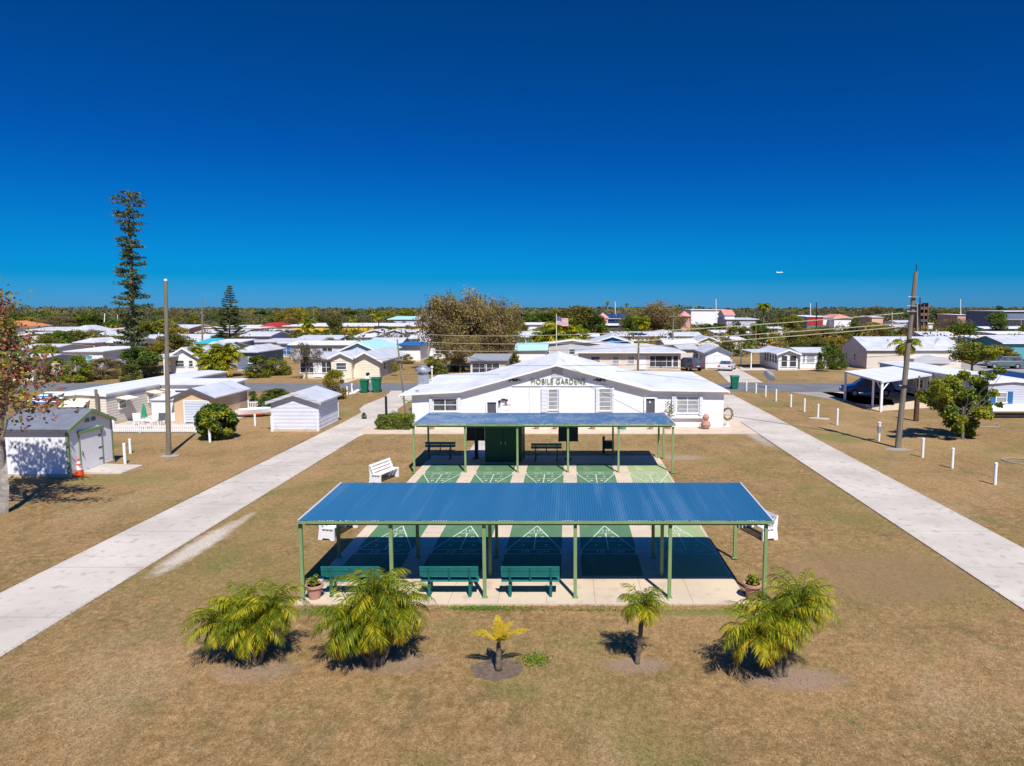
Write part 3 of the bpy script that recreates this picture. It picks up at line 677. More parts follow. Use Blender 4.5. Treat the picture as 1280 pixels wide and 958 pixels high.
# expansion joints cut across the drives
jm = mat('joint_gap', (.30, .25, .19), None, 3, .95)  # slab joint lines, a darker tan than the concrete
for k in range(9):
    y = 15 + k * 3.8
    for (ul, vl, ur, vr) in ((0, 742, 0, 822), (1280, 764, 1280, 687)):
        xa, ya = P(ul, vl); xb, yb = P(ur, vr)   # the edges run along y, so x is constant
        if y > 44: continue
        j = MB(); j.box(min(xa, xb) + .05, max(xa, xb) - .05, y - .008, y + .008, .034, .0385, jm2)
        tag(j.build('path_joint'), kind='structure')
sheet('road', [(-900, 490), (1500, 490), (1500, 479), (-900, 479)], .012, M['asphalt'])
sheet('driveway', [(891, 458), (917, 458), (954, 478.5), (911, 478.5)], .02, M['path'])
sheet('driveway', [(440, 467), (468, 467), (433, 479), (418, 479)], .02, M['path'])
sheet('driveway', [(925, 459), (1020, 462), (1020, 463), (925, 463.5)], .02, M['path'])
sheet('driveway', [(985, 490.5), (1040, 490.5), (1115, 500), (1118, 507), (1080, 506)], .02, M['gravel'])
sheet('parking_lot', [(1165, 456), (1300, 449), (1420, 470), (1300, 480), (1200, 470)], .02, M['gravel'])
sheet('road', [(1170, 428), (1420, 440), (1420, 446), (1165, 433)], .016, M['asphalt'])
# clubhouse apron and the short walk
YW = Yb(534.5)            # front wall of the clubhouse
ap = MB(); XA, XB = P(515, 535)[0] - 4.2, P(902, 535)[0] + 1.9
ap.box(XA + .9, XB, Yb(543), YW + .5, -.05, .045, M['concrete']); ap.box(P(902, 535)[0] - .3, XB, YW + .5, YW + 13, -.05, .044, M['concrete'])
tag(ap.build('patio'), kind='structure')
wk = MB(); wk.box(P(586, 565)[0], P(612, 565)[0], Yb(570.5), Yb(543.2), -.05, .04, M['path']); tag(wk.build('walkway'), kind='structure')

# ------------------------------------------------------------------ shuffleboard slab and courts
SX0, SX1 = P(368, 757)[0], P(937, 758)[0]; SY0, SY1 = Yb(757.5), Yb(571)
sl_ = MB(); SZ = .06
sl_.box(SX0, SX1, SY0, SY1, -.05, SZ, M['concrete'])
tag(sl_.build('slab'), kind='structure')
for x in np.linspace(SX0 + 1.6, SX1 - 1.6, 8):
    j = MB(); j.box(x - .007, x + .007, SY0 + .02, Yb(722), SZ - .02, SZ + .002, jm); tag(j.build('slab_joint'), kind='structure')
for y in (Yb(722) - .03, Yb(581.5) + .05):
    j = MB(); j.box(SX0 + .05, SX1 - .05, y - .012, y + .012, SZ - .02, SZ + .0022, jm); tag(j.build('slab_joint'), kind='structure')
CY0, CY1 = Yb(722), Yb(581.5)
FONT_CACHE = {}
def text_mesh(s, size, m, name, parent, loc, rot=(0, 0, 0), ext=0.0, spacing=1.0, align='CENTER'):
    cu = bpy.data.curves.new(name, 'FONT'); cu.body = s; cu.size = size; cu.extrude = ext; cu.align_x = align; cu.align_y = 'CENTER'; cu.space_character = spacing; cu.resolution_u = 3
    tmp = bpy.data.objects.new('tmp', cu); COL.objects.link(tmp); bpy.context.view_layer.update()
    me = bpy.data.meshes.new_from_object(tmp.evaluated_get(bpy.context.evaluated_depsgraph_get())); bpy.data.objects.remove(tmp); bpy.data.curves.remove(cu)
    me.materials.clear(); me.materials.append(m)
    o = bpy.data.objects.new(name, me); COL.objects.link(o); o.parent = parent; o.location = loc; o.rotation_euler = rot
    return o
CW = 1.95
def court(cx, m, label, worn=False):
    o = empty('shuffleboard_court', label, 'shuffleboard court', (cx, CY0, 0), 0, 'shuffleboard courts painted on the slab')
    Ln = CY1 - CY0; s = MB(); s.box(-CW / 2, CW / 2, 0, Ln, SZ - .03, SZ + .005, m); s.build('playing_surface', o)
    z0, z1 = SZ + .005, SZ + .009; lm = M['line']; t = .042
    l = MB()
    def seg(a, b):
        a = Vector((*a, 0)); b = Vector((*b, 0)); d = (b - a).normalized(); n = Vector((-d.y, d.x, 0)) * t / 2
        v = [a - n, b - n, b + n, a + n]; l.add([(p.x, p.y, z1) for p in v], [(0, 1, 2, 3)], lm)
    k = CW / 2
    for flip in (0, 1):
        f = (lambda x, y: (x, y)) if not flip else (lambda x, y: (-x, Ln - y))
        b0 = 1.98; hw = k - .03
        seg(f(-hw, b0), f(hw, b0)); seg(f(-hw, b0 + .46), f(hw, b0 + .46))
        seg(f(-hw, b0), f(-hw, b0 + .46)); seg(f(hw, b0), f(hw, b0 + .46))
        seg(f(-hw, b0 + .46), f(0, b0 + 3.2)); seg(f(hw, b0 + .46), f(0, b0 + 3.2))
        seg(f(-hw * .667, b0 + 1.37), f(hw * .667, b0 + 1.37)); seg(f(-hw * .333, b0 + 2.29), f(hw * .333, b0 + 2.29))
        seg(f(0, b0 + .46), f(0, b0 + 2.29))
        seg(f(-hw, b0 + 4.15), f(hw, b0 + 4.15))
    lo = l.build('court_lines', o)
    dz = SZ + .0095
    for flip in (0, 1):
        for s_, x, y in (('10', 0, 4.55), ('8', -.25, 3.75), ('8', .25, 3.75), ('7', -.42, 2.85), ('7', .42, 2.85), ('10', -.3, 2.2), ('OFF', .35, 2.2)):
            p = (x, y) if not flip else (-x, Ln - y)
            text_mesh(s_, .34 if s_ != 'OFF' else .26, lm, 'painted_number', o, (p[0], p[1], dz), (0, 0, math.pi if flip else 0))
    return o
for cx, c, lb in ((-6.45, 'court', 'green shuffleboard court at the far left of the slab, beside the white benches'), (-3.80, 'court', 'green shuffleboard court second from the left'),
                  (-1.20, 'court', 'green shuffleboard court in the middle of the five'), (1.42, 'court', 'green shuffleboard court directly left of the faded yellow-green one'),
                  (4.16, 'courty', 'faded yellow-green shuffleboard court at the right end of the slab')):
    court(cx, M[c], lb)

# ------------------------------------------------------------------ pavilions
def corrugated(x0, x1, y0, y1, zf, m, pitch=.0762, amp=.011):
    """sheet with real corrugation running front to back; zf(y) is the height"""
    n = int((x1 - x0) / pitch * 6); xs = np.linspace(x0, x1, n + 1); dz = amp * np.sin(xs / pitch * 2 * math.pi)
    ys = [y0, y1]; mb = MB(); vs = []; fs = []
    for off in (.012, 0):
        for y in ys: vs += [(x, y, zf(y) + d + off) for x, d in zip(xs, dz)]
    k = n + 1
    for i in range(n):
        fs.append((i, i + 1, k + i + 1, k + i)); fs.append((2 * k + i, 3 * k + i, 3 * k + i + 1, 2 * k + i + 1))
        fs.append((i, 2 * k + i, 2 * k + i + 1, i + 1)); fs.append((k + i, k + i + 1, 3 * k + i + 1, 3 * k + i))
    mb.add(vs, fs, m); return mb
def pavilion(name, label, x0, x1, y0, y1, z0, z1, fposts, rposts, mposts, roofm, gz):
    cx, cy = (x0 + x1) / 2, (y0 + y1) / 2; o = empty(name, label, 'pavilion', (cx, cy, 0), 0)
    zf = lambda y: z0 + (z1 - z0) * (y + cy - y0) / (y1 - y0)
    hx, hy = (x1 - x0) / 2, (y1 - y0) / 2
    corrugated(-hx, hx, -hy, hy, zf, M[roofm]).build('roof', o)
    g = M['postgreen']
    f = MB(); f.box(-hx + .01, hx - .01, -hy - .025, -hy + .02, zf(-hy) - .085, zf(-hy) - .012, g); f.build('fascia', o)
    f = MB(); f.box(-hx + .01, hx - .01, hy - .03, hy - .005, zf(hy) - .13, zf(hy) - .02, g); f.build('fascia', o)
    for sg in (-1, 1):
        s = MB(); a, b = (-hx - .02, -hx + .02) if sg < 0 else (hx - .02, hx + .02)
        s.add([(a, -hy, zf(-hy) - .12), (b, -hy, zf(-hy) - .12), (b, hy, zf(hy) - .12), (a, hy, zf(hy) - .12), (a, -hy, zf(-hy) - .016), (b, -hy, zf(-hy) - .016), (b, hy, zf(hy) - .016), (a, hy, zf(hy) - .016)],
              [(0, 3, 2, 1), (4, 5, 6, 7), (0, 1, 5, 4), (1, 2, 6, 5), (2, 3, 7, 6), (3, 0, 4, 7)], g); s.build('side_trim', o)
        s = MB(); s.add([(a - .005, -hy, zf(-hy) - .012), (b + .005, -hy, zf(-hy) - .012), (b + .005, hy, zf(hy) - .012), (a - .005, hy, zf(hy) - .012), (a - .005, -hy, zf(-hy) + .03), (b + .005, -hy, zf(-hy) + .03), (b + .005, hy, zf(hy) + .03), (a - .005, hy, zf(hy) + .03)],
              [(0, 3, 2, 1), (4, 5, 6, 7), (0, 1, 5, 4), (1, 2, 6, 5), (2, 3, 7, 6), (3, 0, 4, 7)], M['lgray']); s.build('roof_edge', o)
    for yy in sorted({p[1] for p in fposts + rposts + mposts}):
        b = MB(); y = yy - cy; b.box(-hx + .15, hx - .15, y - .045, y + .045, zf(y) - .17, zf(y) - .10, g); b.build('beam', o)
    n = 12
    for i in range(n + 1):
        x = -hx + .12 + (2 * hx - .24) * i / n; b = MB()
        b.add([(x - .025, -hy + .05, zf(-hy) - .095), (x + .025, -hy + .05, zf(-hy) - .095), (x + .025, hy - .05, zf(hy) - .095), (x - .025, hy - .05, zf(hy) - .095),
               (x - .025, -hy + .05, zf(-hy) - .015), (x + .025, -hy + .05, zf(-hy) - .015), (x + .025, hy - .05, zf(hy) - .015), (x - .025, hy - .05, zf(hy) - .015)],
              [(0, 3, 2, 1), (4, 5, 6, 7), (0, 1, 5, 4), (1, 2, 6, 5), (2, 3, 7, 6), (3, 0, 4, 7)], g); b.build('rafter', o)
    for (px, py) in fposts + rposts + mposts:
        x, y = px - cx, py - cy; p = MB(); p.bbox(x - .05, x + .05, y - .05, y + .05, gz - .04, zf(y) - .16, g, .008)
        op = p.build('post', o); q = MB(); q.bbox(x - .09, x + .09, y - .09, y + .09, gz - .02, gz + .012, g, .004); q.build('foot_plate', op)
    return o, zf, cx, cy
def posts(us, v): return [P(u, v, SZ) for u in us]
fp = [(P(u, 747, SZ)[0], P(606, 747, SZ)[1]) for u in (379, 490.5, 606, 719, 836.5, 955)]
yr = P(600, 697, SZ)[1]; rp = [(P(u, 697, SZ)[0], yr) for u in (424, 522.5, 621, 719, 816, 918)]
ym = P(600, 720, SZ)[1]; mp_ = [(P(u, 720, SZ)[0], ym) for u in (613, 827)]
Yf = fp[0][1] - .15; z0 = Q(600, 652, Yf)[1] + .02; x0, x1 = Q(373, 652, Yf)[0], Q(966, 654, Yf)[0]
Yr_ = 23.85; z1 = Q(700, 604, Yr_)[1]
pav, zf1, pcx, pcy = pavilion('pavilion', 'open shelter with blue corrugated roof over the three teal benches', x0, x1, Yf, Yr_, z0, z1, fp, rp, mp_, 'bluemetal', SZ)
for (px, py) in mp_:   # knee braces
    b = MB(); x, y = px - pcx, py - pcy; b.tube([(x, y, zf1(y) - .75), (x, y - .55, zf1(y - .55) - .2)], .035, M['postgreen'], 4); b.build('brace', pav)
    b = MB(); b.tube([(x, y, zf1(y) - .75), (x, y + .55, zf1(y + .55) - .2)], .035, M['postgreen'], 4); b.build('brace', pav)
yf2 = P(600, 590.6, SZ)[1]; fp2 = [(P(u, 590.6, SZ)[0], yf2) for u in (518, 582, 647, 710, 773, 840.5)]
yr2 = P(600, 572.5, SZ)[1]; rp2 = [(P(u, 572.5, SZ)[0], yr2) for u in (536, 597, 655, 709, 766, 823)]
Yf2 = yf2 - .15; z02 = Q(600, 530.5, Yf2)[1]; Yr2 = yr2 + .55; z12 = Q(600, 516.5, Yr2)[1]
pav2, zf2, pcx2, pcy2 = pavilion('pavilion', 'open shelter with faded blue roof beside the white clubhouse', Q(516, 531, Yf2)[0], Q(844, 531, Yf2)[0], Yf2, Yr2, z02, z12, fp2, rp2, [(P(829, 572.5, SZ)[0] , yr2)], 'bluefaded', SZ)

# ------------------------------------------------------------------ benches
def plank(mb, x0, x1, y, z, dy, dz, m, tilt=0):
    mb.box(x0, x1, y - dy / 2, y + dy / 2, z - dz / 2, z + dz / 2, m, Matrix.Rotation(tilt, 3, 'X'))
def teal_bench(label, W=1.72, group='teal benches on the slab', m='benchteal', md='benchteald'):
    o = empty('park_bench', label, 'bench', group=group)   # sitter looks to +y, back towards -y
    for i, (y, z) in enumerate(((-.26, .86), (-.235, .70))):
        b = MB(); b.box(-W / 2, W / 2, y - .022, y + .022, z - .072, z + .072, M[m], Matrix.Rotation(R(10), 3, 'X')); b.build('backrest', o)
    for y in (-.12, .04, .20):
        b = MB(); b.bbox(-W / 2, W / 2, y - .07, y + .07, .44, .485, M[m], .008); b.build('seat', o)
    for x in (-W / 2 + .26, 0, W / 2 - .26):
        b = MB(); b.tube([(x, -.20, .46), (x, -.30, .92)], .03, M[md], 6); b.build('back_support', o)
    for x in (-W / 2 + .26, W / 2 - .26):
        b = MB(); b.box(x - .04, x + .04, -.22, -.14, .0, .46, M[md]); b.box(x - .035, x + .035, .14, .21, .0, .46, M[md]); b.box(x - .04, x + .04, -.26, .25, -.0, .04, M[md])
        b.box(x - .036, x + .036, -.22, .24, .39, .437, M[md]); b.tube([(x, .2, .62), (x, -.26, .66)], .025, M[md], 6); b.tube([(x, .18, .45), (x, .18, .62)], .025, M[md], 6)
        b.build('leg', o)
    return o
tb = teal_bench('teal plank bench at the left, partly behind the large palm clump')
ybn = P(600, 746, SZ)[1] + .22
tb.location = ((P(407, 746, SZ)[0] + P(472, 746, SZ)[0]) / 2, ybn, SZ)
for ua, ub, lb in ((532, 592, 'middle teal plank bench, right of the large palm clump'), (628, 698, 'teal plank bench at the right end, standing clear of the palms')):
    c = copy_tree(tb); c['label'] = lb; c.location = ((P(ua, 746, SZ)[0] + P(ub, 746, SZ)[0]) / 2, ybn, SZ)
for ua, ub, v, lb in ((533, 568, 573, 'shaded teal bench at the left end under the rear shelter'), (665, 701, 575, 'shaded teal bench between the green locker and scoreboard')):
    c = copy_tree(tb); c['label'] = lb; c['group'] = 'benches under the rear shelter'; c.rotation_euler = (0, 0, math.pi)
    c.location = ((P(ua, v, SZ)[0] + P(ub, v, SZ)[0]) / 2, P(600, v, SZ)[1] - .2, SZ)
def white_bench(label):
    o = empty('garden_bench', label, 'bench', group='white benches beside the courts'); W = 1.8   # length along x, faces +y
    for sg in (-1, 1):
        x = sg * (W / 2 - .1); b = MB()
        b.prism([(-.36, 0), (-.20, 0), (-.16, .07), (.10, .07), (.16, 0), (.30, 0), (.30, .44), (-.02, .42), (-.24, .92), (-.34, .92), (-.30, .45)], 'x', x - .045, x + .045, M['white']); b.build('end_panel', o)
    for y in (-.08, .07, .22):
        b = MB(); b.bbox(-W / 2, W / 2, y - .06, y + .06, .44, .48, M['white'], .008); b.build('seat', o)
    for y, z in ((-.115, .60), (-.175, .745), (-.24, .89)):
        b = MB(); b.box(-W / 2, W / 2, y - .018, y + .018, z - .055, z + .055, M['white'], Matrix.Rotation(R(22), 3, 'X')); b.build('backrest', o)
    return o
wb = white_bench('white slatted bench by the far left court edge, nearest the rear shelter')
x, y = P(478, 603); wb.location = (x, y + .45, 0); wb.rotation_euler = (0, 0, R(-108))
c = copy_tree(wb); c['label'] = 'white slatted bench seen under the left end of the front roof'; x, y = P(416, 675); c.location = (x, y + .75, 0); c.rotation_euler = (0, 0, R(-104))
c = copy_tree(wb); c['label'] = 'white slatted bench on the dry grass right of the front shelter'; x, y = P(955, 676); c.location = (x - .05, y + .8, 0); c.rotation_euler = (0, 0, R(108))

# ------------------------------------------------------------------ pots
def pot(label, x, y, z, s=1.0, m='terracotta', name='flower_pot', plant='lg1', group=None, leafn=60, seed=1, cat='plant pot'):
    o = empty(name, label, cat, (x, y, z), 0, group); p = MB()
    p.lathe([(.16 * s, 0), (.23 * s, .36 * s), (.275 * s, .37 * s), (.275 * s, .45 * s), (.235 * s, .45 * s), (.225 * s, .40 * s)], M[m], 18); p.build('pot', o, smooth=False)
    q = MB(); q.lathe([(.0, .405 * s), (.22 * s, .405 * s)], M['soil'], 14); q.build('soil', o)
    rng = np.random.default_rng(seed); c = rng.normal(size=(leafn, 3)) * np.array([.09, .09, .07]) * s + np.array([0, 0, .56 * s])
    quadmesh('plant', leaf_quads(c, .15 * s, rng, asp=.35), rng.integers(0, 2, leafn), [M[plant], M['lg3']], o)
    return o
x, y = P(393.5, 748, SZ); pot('terracotta pot with a small succulent at the left slab corner', x, y, SZ, .95, seed=3, group='terracotta pots at the slab corners')
x, y = P(940, 747, SZ); pot('terracotta pot with a leafy green plant at the right slab corner', x, y, SZ, .98, seed=4, leafn=110, group='terracotta pots at the slab corners')

# ------------------------------------------------------------------ locker, scoreboards, cue stand
ux0, ux1 = P(608, 575, SZ)[0], P(653, 575, SZ)[0]; yl = P(630, 575, SZ)[1] - .1
o = empty('storage_locker', 'dark green storage locker under the rear shelter', 'storage locker', ((ux0 + ux1) / 2, yl - .5, SZ)); W = ux1 - ux0
b = MB(); b.box(-W / 2, W / 2, 0, 1.1, 0, 2.05, M['darkgreen']); b.build('body', o)
for sg in (-1, 1):
    b = MB(); b.box(min(sg * .02, sg * (W / 2 - .05)), max(sg * .02, sg * (W / 2 - .05)), -.03, -.003, .08, 1.98, M['darkgreen']); d_ = b.build('door', o)
    b = MB(); b.box(sg * .12 - .015, sg * .12 + .015, -.06, -.03, 1.0, 1.15, M['steel']); b.build('handle', d_)
b = MB(); b.box(-W / 2 - .05, W / 2 + .05, -.06, 1.14, 2.053, 2.10, M['darkgreen']); b.build('lid', o)
def scoreboard(label, u0, u1, v):
    xa, ya = P(u0, v, SZ); xb, _ = P(u1, v, SZ); ya -= .1
    o = empty('scoreboard', label, 'scoreboard', ((xa + xb) / 2, ya, SZ), 0, 'shuffleboard scoreboards'); W = xb - xa
    b = MB(); b.box(-W / 2, W / 2, -.03, .03, 1.05, 2.0, M['board']); bo = b.build('board', o)
    b = MB()
    for z in (1.03, 2.0): b.box(-W / 2 - .03, W / 2 + .03, -.045, .045, z, z + .04, M['darkgreen'])
    b.build('frame', bo)
    for i in range(7): text_mesh('+', .13, M['lp3'], 'painted_mark', bo, (0, -.034, 1.16 + .12 * i), (R(90), 0, 0))
    b = MB(); b.tube([(0, 0, 0), (0, 0, 1.03)], .07, M['board'], 8); b.build('post', o)
    b = MB(); b.box(-.18, .18, -.12, .12, 0, .05, M['board']); b.build('foot', o)
scoreboard('dark scoreboard on a post left of the green locker', 584, 606.5, 573)
scoreboard('dark scoreboard on a post right of the shaded bench', 698, 722.5, 574)
x, y = P(754, 565, SZ); o = empty('cue_stand', 'dark green wooden cue stand with side box under the rear shelter', 'stand', (x, y - .4, SZ))
b = MB(); b.bbox(-.07, .07, -.07, .07, 0, 1.0, M['darkgreen']); b.build('post', o)
b = MB(); b.bbox(.075, .60, -.16, .16, .28, .74, M['darkgreen']); b.build('box', o)
b = MB(); b.box(.52, .58, -.03, .03, 0, .28, M['darkgreen']); b.build('leg', o)
# ------------------------------------------------------------------ clubhouse
YR0, YR1 = YW - .40, YW + 14.8
def cq(u, v): return Q(u, v, YR0)
AP = (cq(695.5, 456)[0], cq(695.5, 456)[1]); LB = cq(575, 489); LE = cq(500, 493); RB = cq(815.5, 487); RE = cq(911, 488.5)
club = empty('clubhouse', 'long white clubhouse with low gabled white roof behind the courts', 'clubhouse', (0, YW, 0))
WX0, WX1 = P(515, 535)[0], P(902, 533)[0]
prof = [LE, LB, AP, RB, RE]
def topz(x):
    for (a, za), (b, zb) in zip(prof, prof[1:]):
        if a <= x <= b: return za + (zb - za) * (x - a) / (b - a)
    return prof[-1][1]
RT = .09
wp = [(WX0, 0), (WX1, 0), (WX1, topz(WX1) - RT - .01)] + [(p[0], p[1] - RT - .01) for p in (RB, AP, LB)] + [(WX0, topz(WX0) - RT - .01)]
b = MB(); b.prism(wp, 'y', 0, 14.0, M['wwall']); b.build('wall', club)
b = MB(); ys = (YR0 - YW, YR1 - YW); vs = []; fs = []
for y in ys:
    for (x, z) in prof: vs.append((x, y, z - RT))
    for (x, z) in prof: vs.append((x, y, z))
n = 5
for i in range(4):
    fs += [(i, i + 1, 10 + i + 1, 10 + i), (5 + i, 15 + i, 15 + i + 1, 5 + i + 1), (i, 5 + i, 6 + i, i + 1), (10 + i, 11 + i, 16 + i, 15 + i)]
fs += [(0, 10, 15, 5), (4, 9, 19, 14)]
b.add(vs, fs, M['wroof']); b.build('roof', club)
# ridge cap and seams
b = MB(); b.prism([(AP[0] - .28, AP[1] - .05), (AP[0], AP[1] + .035), (AP[0] + .28, AP[1] - .05), (AP[0], AP[1] - .02)], 'y', ys[0] - .02, ys[1], M['wroof']); b.build('ridge_cap', club)
for i in range(1, 9):
    y = ys[0] + (ys[1] - ys[0]) * i / 9; b = MB()
    for (xa, za), (xb, zb) in zip(prof, prof[1:]): b.prism([(xa + .02, za + .002), (xb - .02, zb + .002), (xb - .02, zb + .014), (xa + .02, za + .014)], 'y', y - .02, y + .02, M['lgroof'] if i % 3 == 0 else M['wroof'])
    b.build('roof_seam', club)
b = MB()
for (xa, za), (xb, zb) in zip(prof, prof[1:]): b.prism([(xa, za - RT - .025), (xb, zb - RT - .025), (xb, zb + .012), (xa, za + .012)], 'y', ys[0] - .04, ys[0] - .003, M['white'])
b.build('fascia', club)
# gutter and posts at the left eave
b = MB(); b.box(LE[0] - .09, LE[0] - .002, ys[0], ys[1], LE[1] - .2, LE[1] - .05, M['white']); b.build('gutter', club)
b = MB(); b.box(RE[0] + .002, RE[0] + .09, ys[0], ys[1], RE[1] - .2, RE[1] - .05, M['white']); b.build('gutter', club)
def wz(v): return Q(700, v, YW)[1]
def wx(u): return Q(u, 510, YW)[0]
class _D: pass
def cwin(u0, u1, v1, v0, mull, bars, glass, shutters=(0, 0)):
    w_ = window(club, wx(u0), wx(u1), wz(v0), wz(v1), 'f', 14, 0, 'white', glass, mull, bars)
    for sgn, wd in ((-1, shutters[0]), (1, shutters[1])):
        if wd:
            a = wx(u0) - wd - .02 if sgn < 0 else wx(u1) + .02
            s = MB(); s.box(a, a + wd, -.16, 0, wz(v0) - .12, wz(v1) + .05, M['shed2']); s.build('shutter', w_)
    return w_
cwin(541, 572, 498, 514.5, 1, 1, 'glass', (.20, .22))
cwin(684.5, 698, 486, 513, 0, 4, 'lglass', (.42, .06))
cwin(748, 764.5, 485.5, 514, 0, 4, 'lglass', (.18, .14))
cwin(845, 873.5, 495.5, 517, 1, 3, 'lglass', (.30, .22))
def cbox(name, u0, u1, v1, v0, y0, y1, m, par=None):
    b = MB(); b.box(wx(u0), wx(u1), y0, y1, wz(v0), wz(v1), M[m]); return b.build(name, par or club)
cbox('window_sill', 537, 575.5, 517.8, 519.5, -.22, 0, 'white'); cbox('window_sill', 838, 880, 520.5, 522.5, -.22, 0, 'white')
# doors
d_ = cbox('door', 609.5, 620.5, 503, 534, -.03, 0, 'dgray'); cbox('door_frame', 607.6, 609.3, 501.5, 534, -.12, 0, 'white', d_); cbox('door_frame', 620.7, 622.4, 501.5, 534, -.12, 0, 'white', d_); cbox('door_frame', 609.4, 620.6, 501, 502.8, -.12, 0, 'white', d_)
cbox('privacy_wall', 621.8, 623.4, 503.5, 534, -1.0, -.125, 'wwall')
d_ = cbox('door', 807.5, 818, 498.5, 534, -.03, 0, 'dgray'); cbox('door_frame', 804.8, 807.3, 496.8, 534, -.14, 0, 'white', d_); cbox('door_frame', 818.2, 820.8, 496.8, 534, -.14, 0, 'white', d_); cbox('door_frame', 807.4, 818.1, 496.4, 498.3, -.14, 0, 'white', d_)
cbox('door_sign', 811.5, 813, 501.5, 504, -.04, -.031, 'white', d_)
nb = cbox('notice_board', 626, 641, 504, 520, -.09, 0, 'white'); cbox('sheet_of_paper', 628, 639, 505.5, 507, -.10, -.092, 'pink', nb); cbox('sheet_of_paper', 628, 638, 513, 513.6, -.10, -.092, 'lgray', nb)
# wall lamp, meter, battens
b = MB(); b.box(wx(627), wx(632), -.16, 0, wz(500.5), wz(498.6), M['black']); b.tube([(wx(625.5), -.1, wz(501)), (wx(624.5), -.3, wz(502))], [.07, .10], M['black'], 8); b.tube([(wx(633), -.1, wz(501)), (wx(634), -.3, wz(500))], [.07, .10], M['black'], 8); b.build('wall_lamp', club)
cbox('wall_batten', 661.2, 661.9, 481.5, 534, -.02, 0, 'lgray'); cbox('wall_batten', 744.2, 744.9, 481.5, 534, -.02, 0, 'lgray')
cbox('wall_ledge', 640, 757, 481.9, 482.8, -.07, 0, 'wwall')
zt = topz(AP[0]) - RT - .25
b = MB(); b.prism([(wx(689.5), wz(472.5)), (wx(703.2), wz(472.5)), (wx(703.2), wz(459.5)), (wx(696), wz(458) ), (wx(689.5), wz(459.5))], 'y', -.035, 0, M['lgray']); b.build('gable_vent', club)
# lettering on the ledge
tx = text_mesh('MOBILE GARDENS', .52, M['letter'], 'lettering', club, ((wx(664) + wx(731.5)) / 2, -.05, wz(477.3)), (R(90), 0, 0), .02, 1.05)
bbw = tx.dimensions.x; bpy.context.view_layer.update(); bbw = max(v.co.x for v in tx.data.vertices) - min(v.co.x for v in tx.data.vertices); bbh = max(v.co.y for v in tx.data.vertices) - min(v.co.y for v in tx.data.vertices)
tx.scale = ((wx(731.5) - wx(664)) / bbw, (wz(473.8) - wz(480.9)) / bbh, 1)
# wrought ornaments on each side of the name (a leaping-fish like scroll)
for uu, sg in ((643.5, 1), (749, -1)):
    b = MB(); X = wx(uu); Z = wz(475.5); s = sg
    b.tube([(X - s * .42, -.04, Z), (X - s * .2, -.05, Z + .05), (X + .0, -.05, Z - .03), (X + s * .22, -.05, Z + .05), (X + s * .45, -.04, Z - .03)], [.03, .05, .06, .05, .02], M['black'], 6)
    for k, dz in ((-.42, 0), (-.12, .02), (.1, .02)):
        b.tube([(X + s * (k), -.04, Z - .12 + dz), (X + s * (k + .10), -.05, Z + dz), (X + s * k, -.04, Z + .13 + dz)], [.02, .05, .02], M['black'], 5)
    b.build('wall_ornament', club)
# carport post and beam under the left eave
b = MB(); X = P(504.5, 521)[0]; b.box(X - .07, X + .07, -.2 + 0, -.06, .0, LE[1] - RT - .1, M['black']); b.build('eave_post', club)
b = MB(); b.tube([(LE[0] + .1, -.4, LE[1] - .3), (WX0 - .02, -.1, LE[1] - .62)], .04, M['greentrim'], 5); b.build('eave_brace', club)
b = MB(); b.box(WX0 - .28, WX0 - .003, .3, .6, .9, 1.35, M['steel']); b.build('electric_meter', club)
# exhaust fan and pipes standing on the roof
fy = 6.3; fx = Q(529, 478, YW + fy)[0]; fz = topz(fx); kf = (YW + fy) / FPX
ex = empty('exhaust_fan', 'round silver exhaust fan on a square curb at the left of the roof', 'exhaust fan', (fx, YW + fy, fz - .02))
b = MB(); b.bbox(-.40, .40, -.40, .40, 0, .78, M['steel'], .02); b.build('curb', ex)
b = MB(); b.lathe([(.40, .79), (.46, .82), (.46, .88), (.34, .90), (.36, 1.0), (.60, 1.03), (.62, 1.25), (.55, 1.33), (.36, 1.40), (.34, 1.52), (.12, 1.56)], M['steel'], 20); b.build('fan_housing', ex, smooth=False)
px_ = Q(540, 470, YW + 8.5)[0]; pz = topz(px_)
vp = empty('vent_pipe', 'thin pale vent pipe on the roof behind the exhaust fan', 'vent pipe', (px_, YW + 8.5, pz - .02))
b = MB(); b.tube([(0, 0, 0), (0, 0, 1.15)], .06, M['cream'], 8); b.build('pipe', vp); b = MB(); b.tube([(0, 0, 1.15), (0, 0, 1.28)], [.13, .10], M['cream'], 8); b.build('cap', vp)
b = MB(); X, Y_ = Q(521.5, 483, YW + .8); b.lathe([(.14, 0), (.12, .08), (.05, .1)], M['steel'], 10); o = b.build('roof_vent', None, loc=(X, YW + .8, topz(X))); tag(o, 'small low roof vent at the left front of the white roof', 'vent')
# things along the clubhouse wall
for u, m, s, lb, sd in ((540, 'terracotta', .9, 'brown bowl planter on the clubhouse apron under the left window', 5), (671, 'terracotta', .9, 'low brown planter on the apron just left of the louvred window', 6),
                        (694, 'terracotta', .8, 'low brown planter on the apron beneath the louvred window', 7), (741, 'terracotta', .95, 'brown planter on the apron left of the second louvred window', 8),
                        (779, 'teal', 1.2, 'teal planter on the apron between the second louvred window and door', 9), (814, 'terracotta', .8, 'small planter on the apron in front of the right clubhouse door', 12)):
    x, y = P(u, 537.5); pot(lb, x, y, .045, s, m, 'planter', 'lg1', 'planters on the clubhouse apron', 50, sd, 'planter')
x, y = P(882, 537); o = empty('garden_urn', 'brown stacked urn against the clubhouse wall right of the window', 'urn', (x, y, .045))
b = MB(); b.lathe([(.16, 0), (.30, .12), (.36, .32), (.28, .52), (.14, .60), (.22, .72), (.24, .86), (.16, 1.0), (.06, 1.08)], M['terracotta'], 14); b.build('urn_body', o)
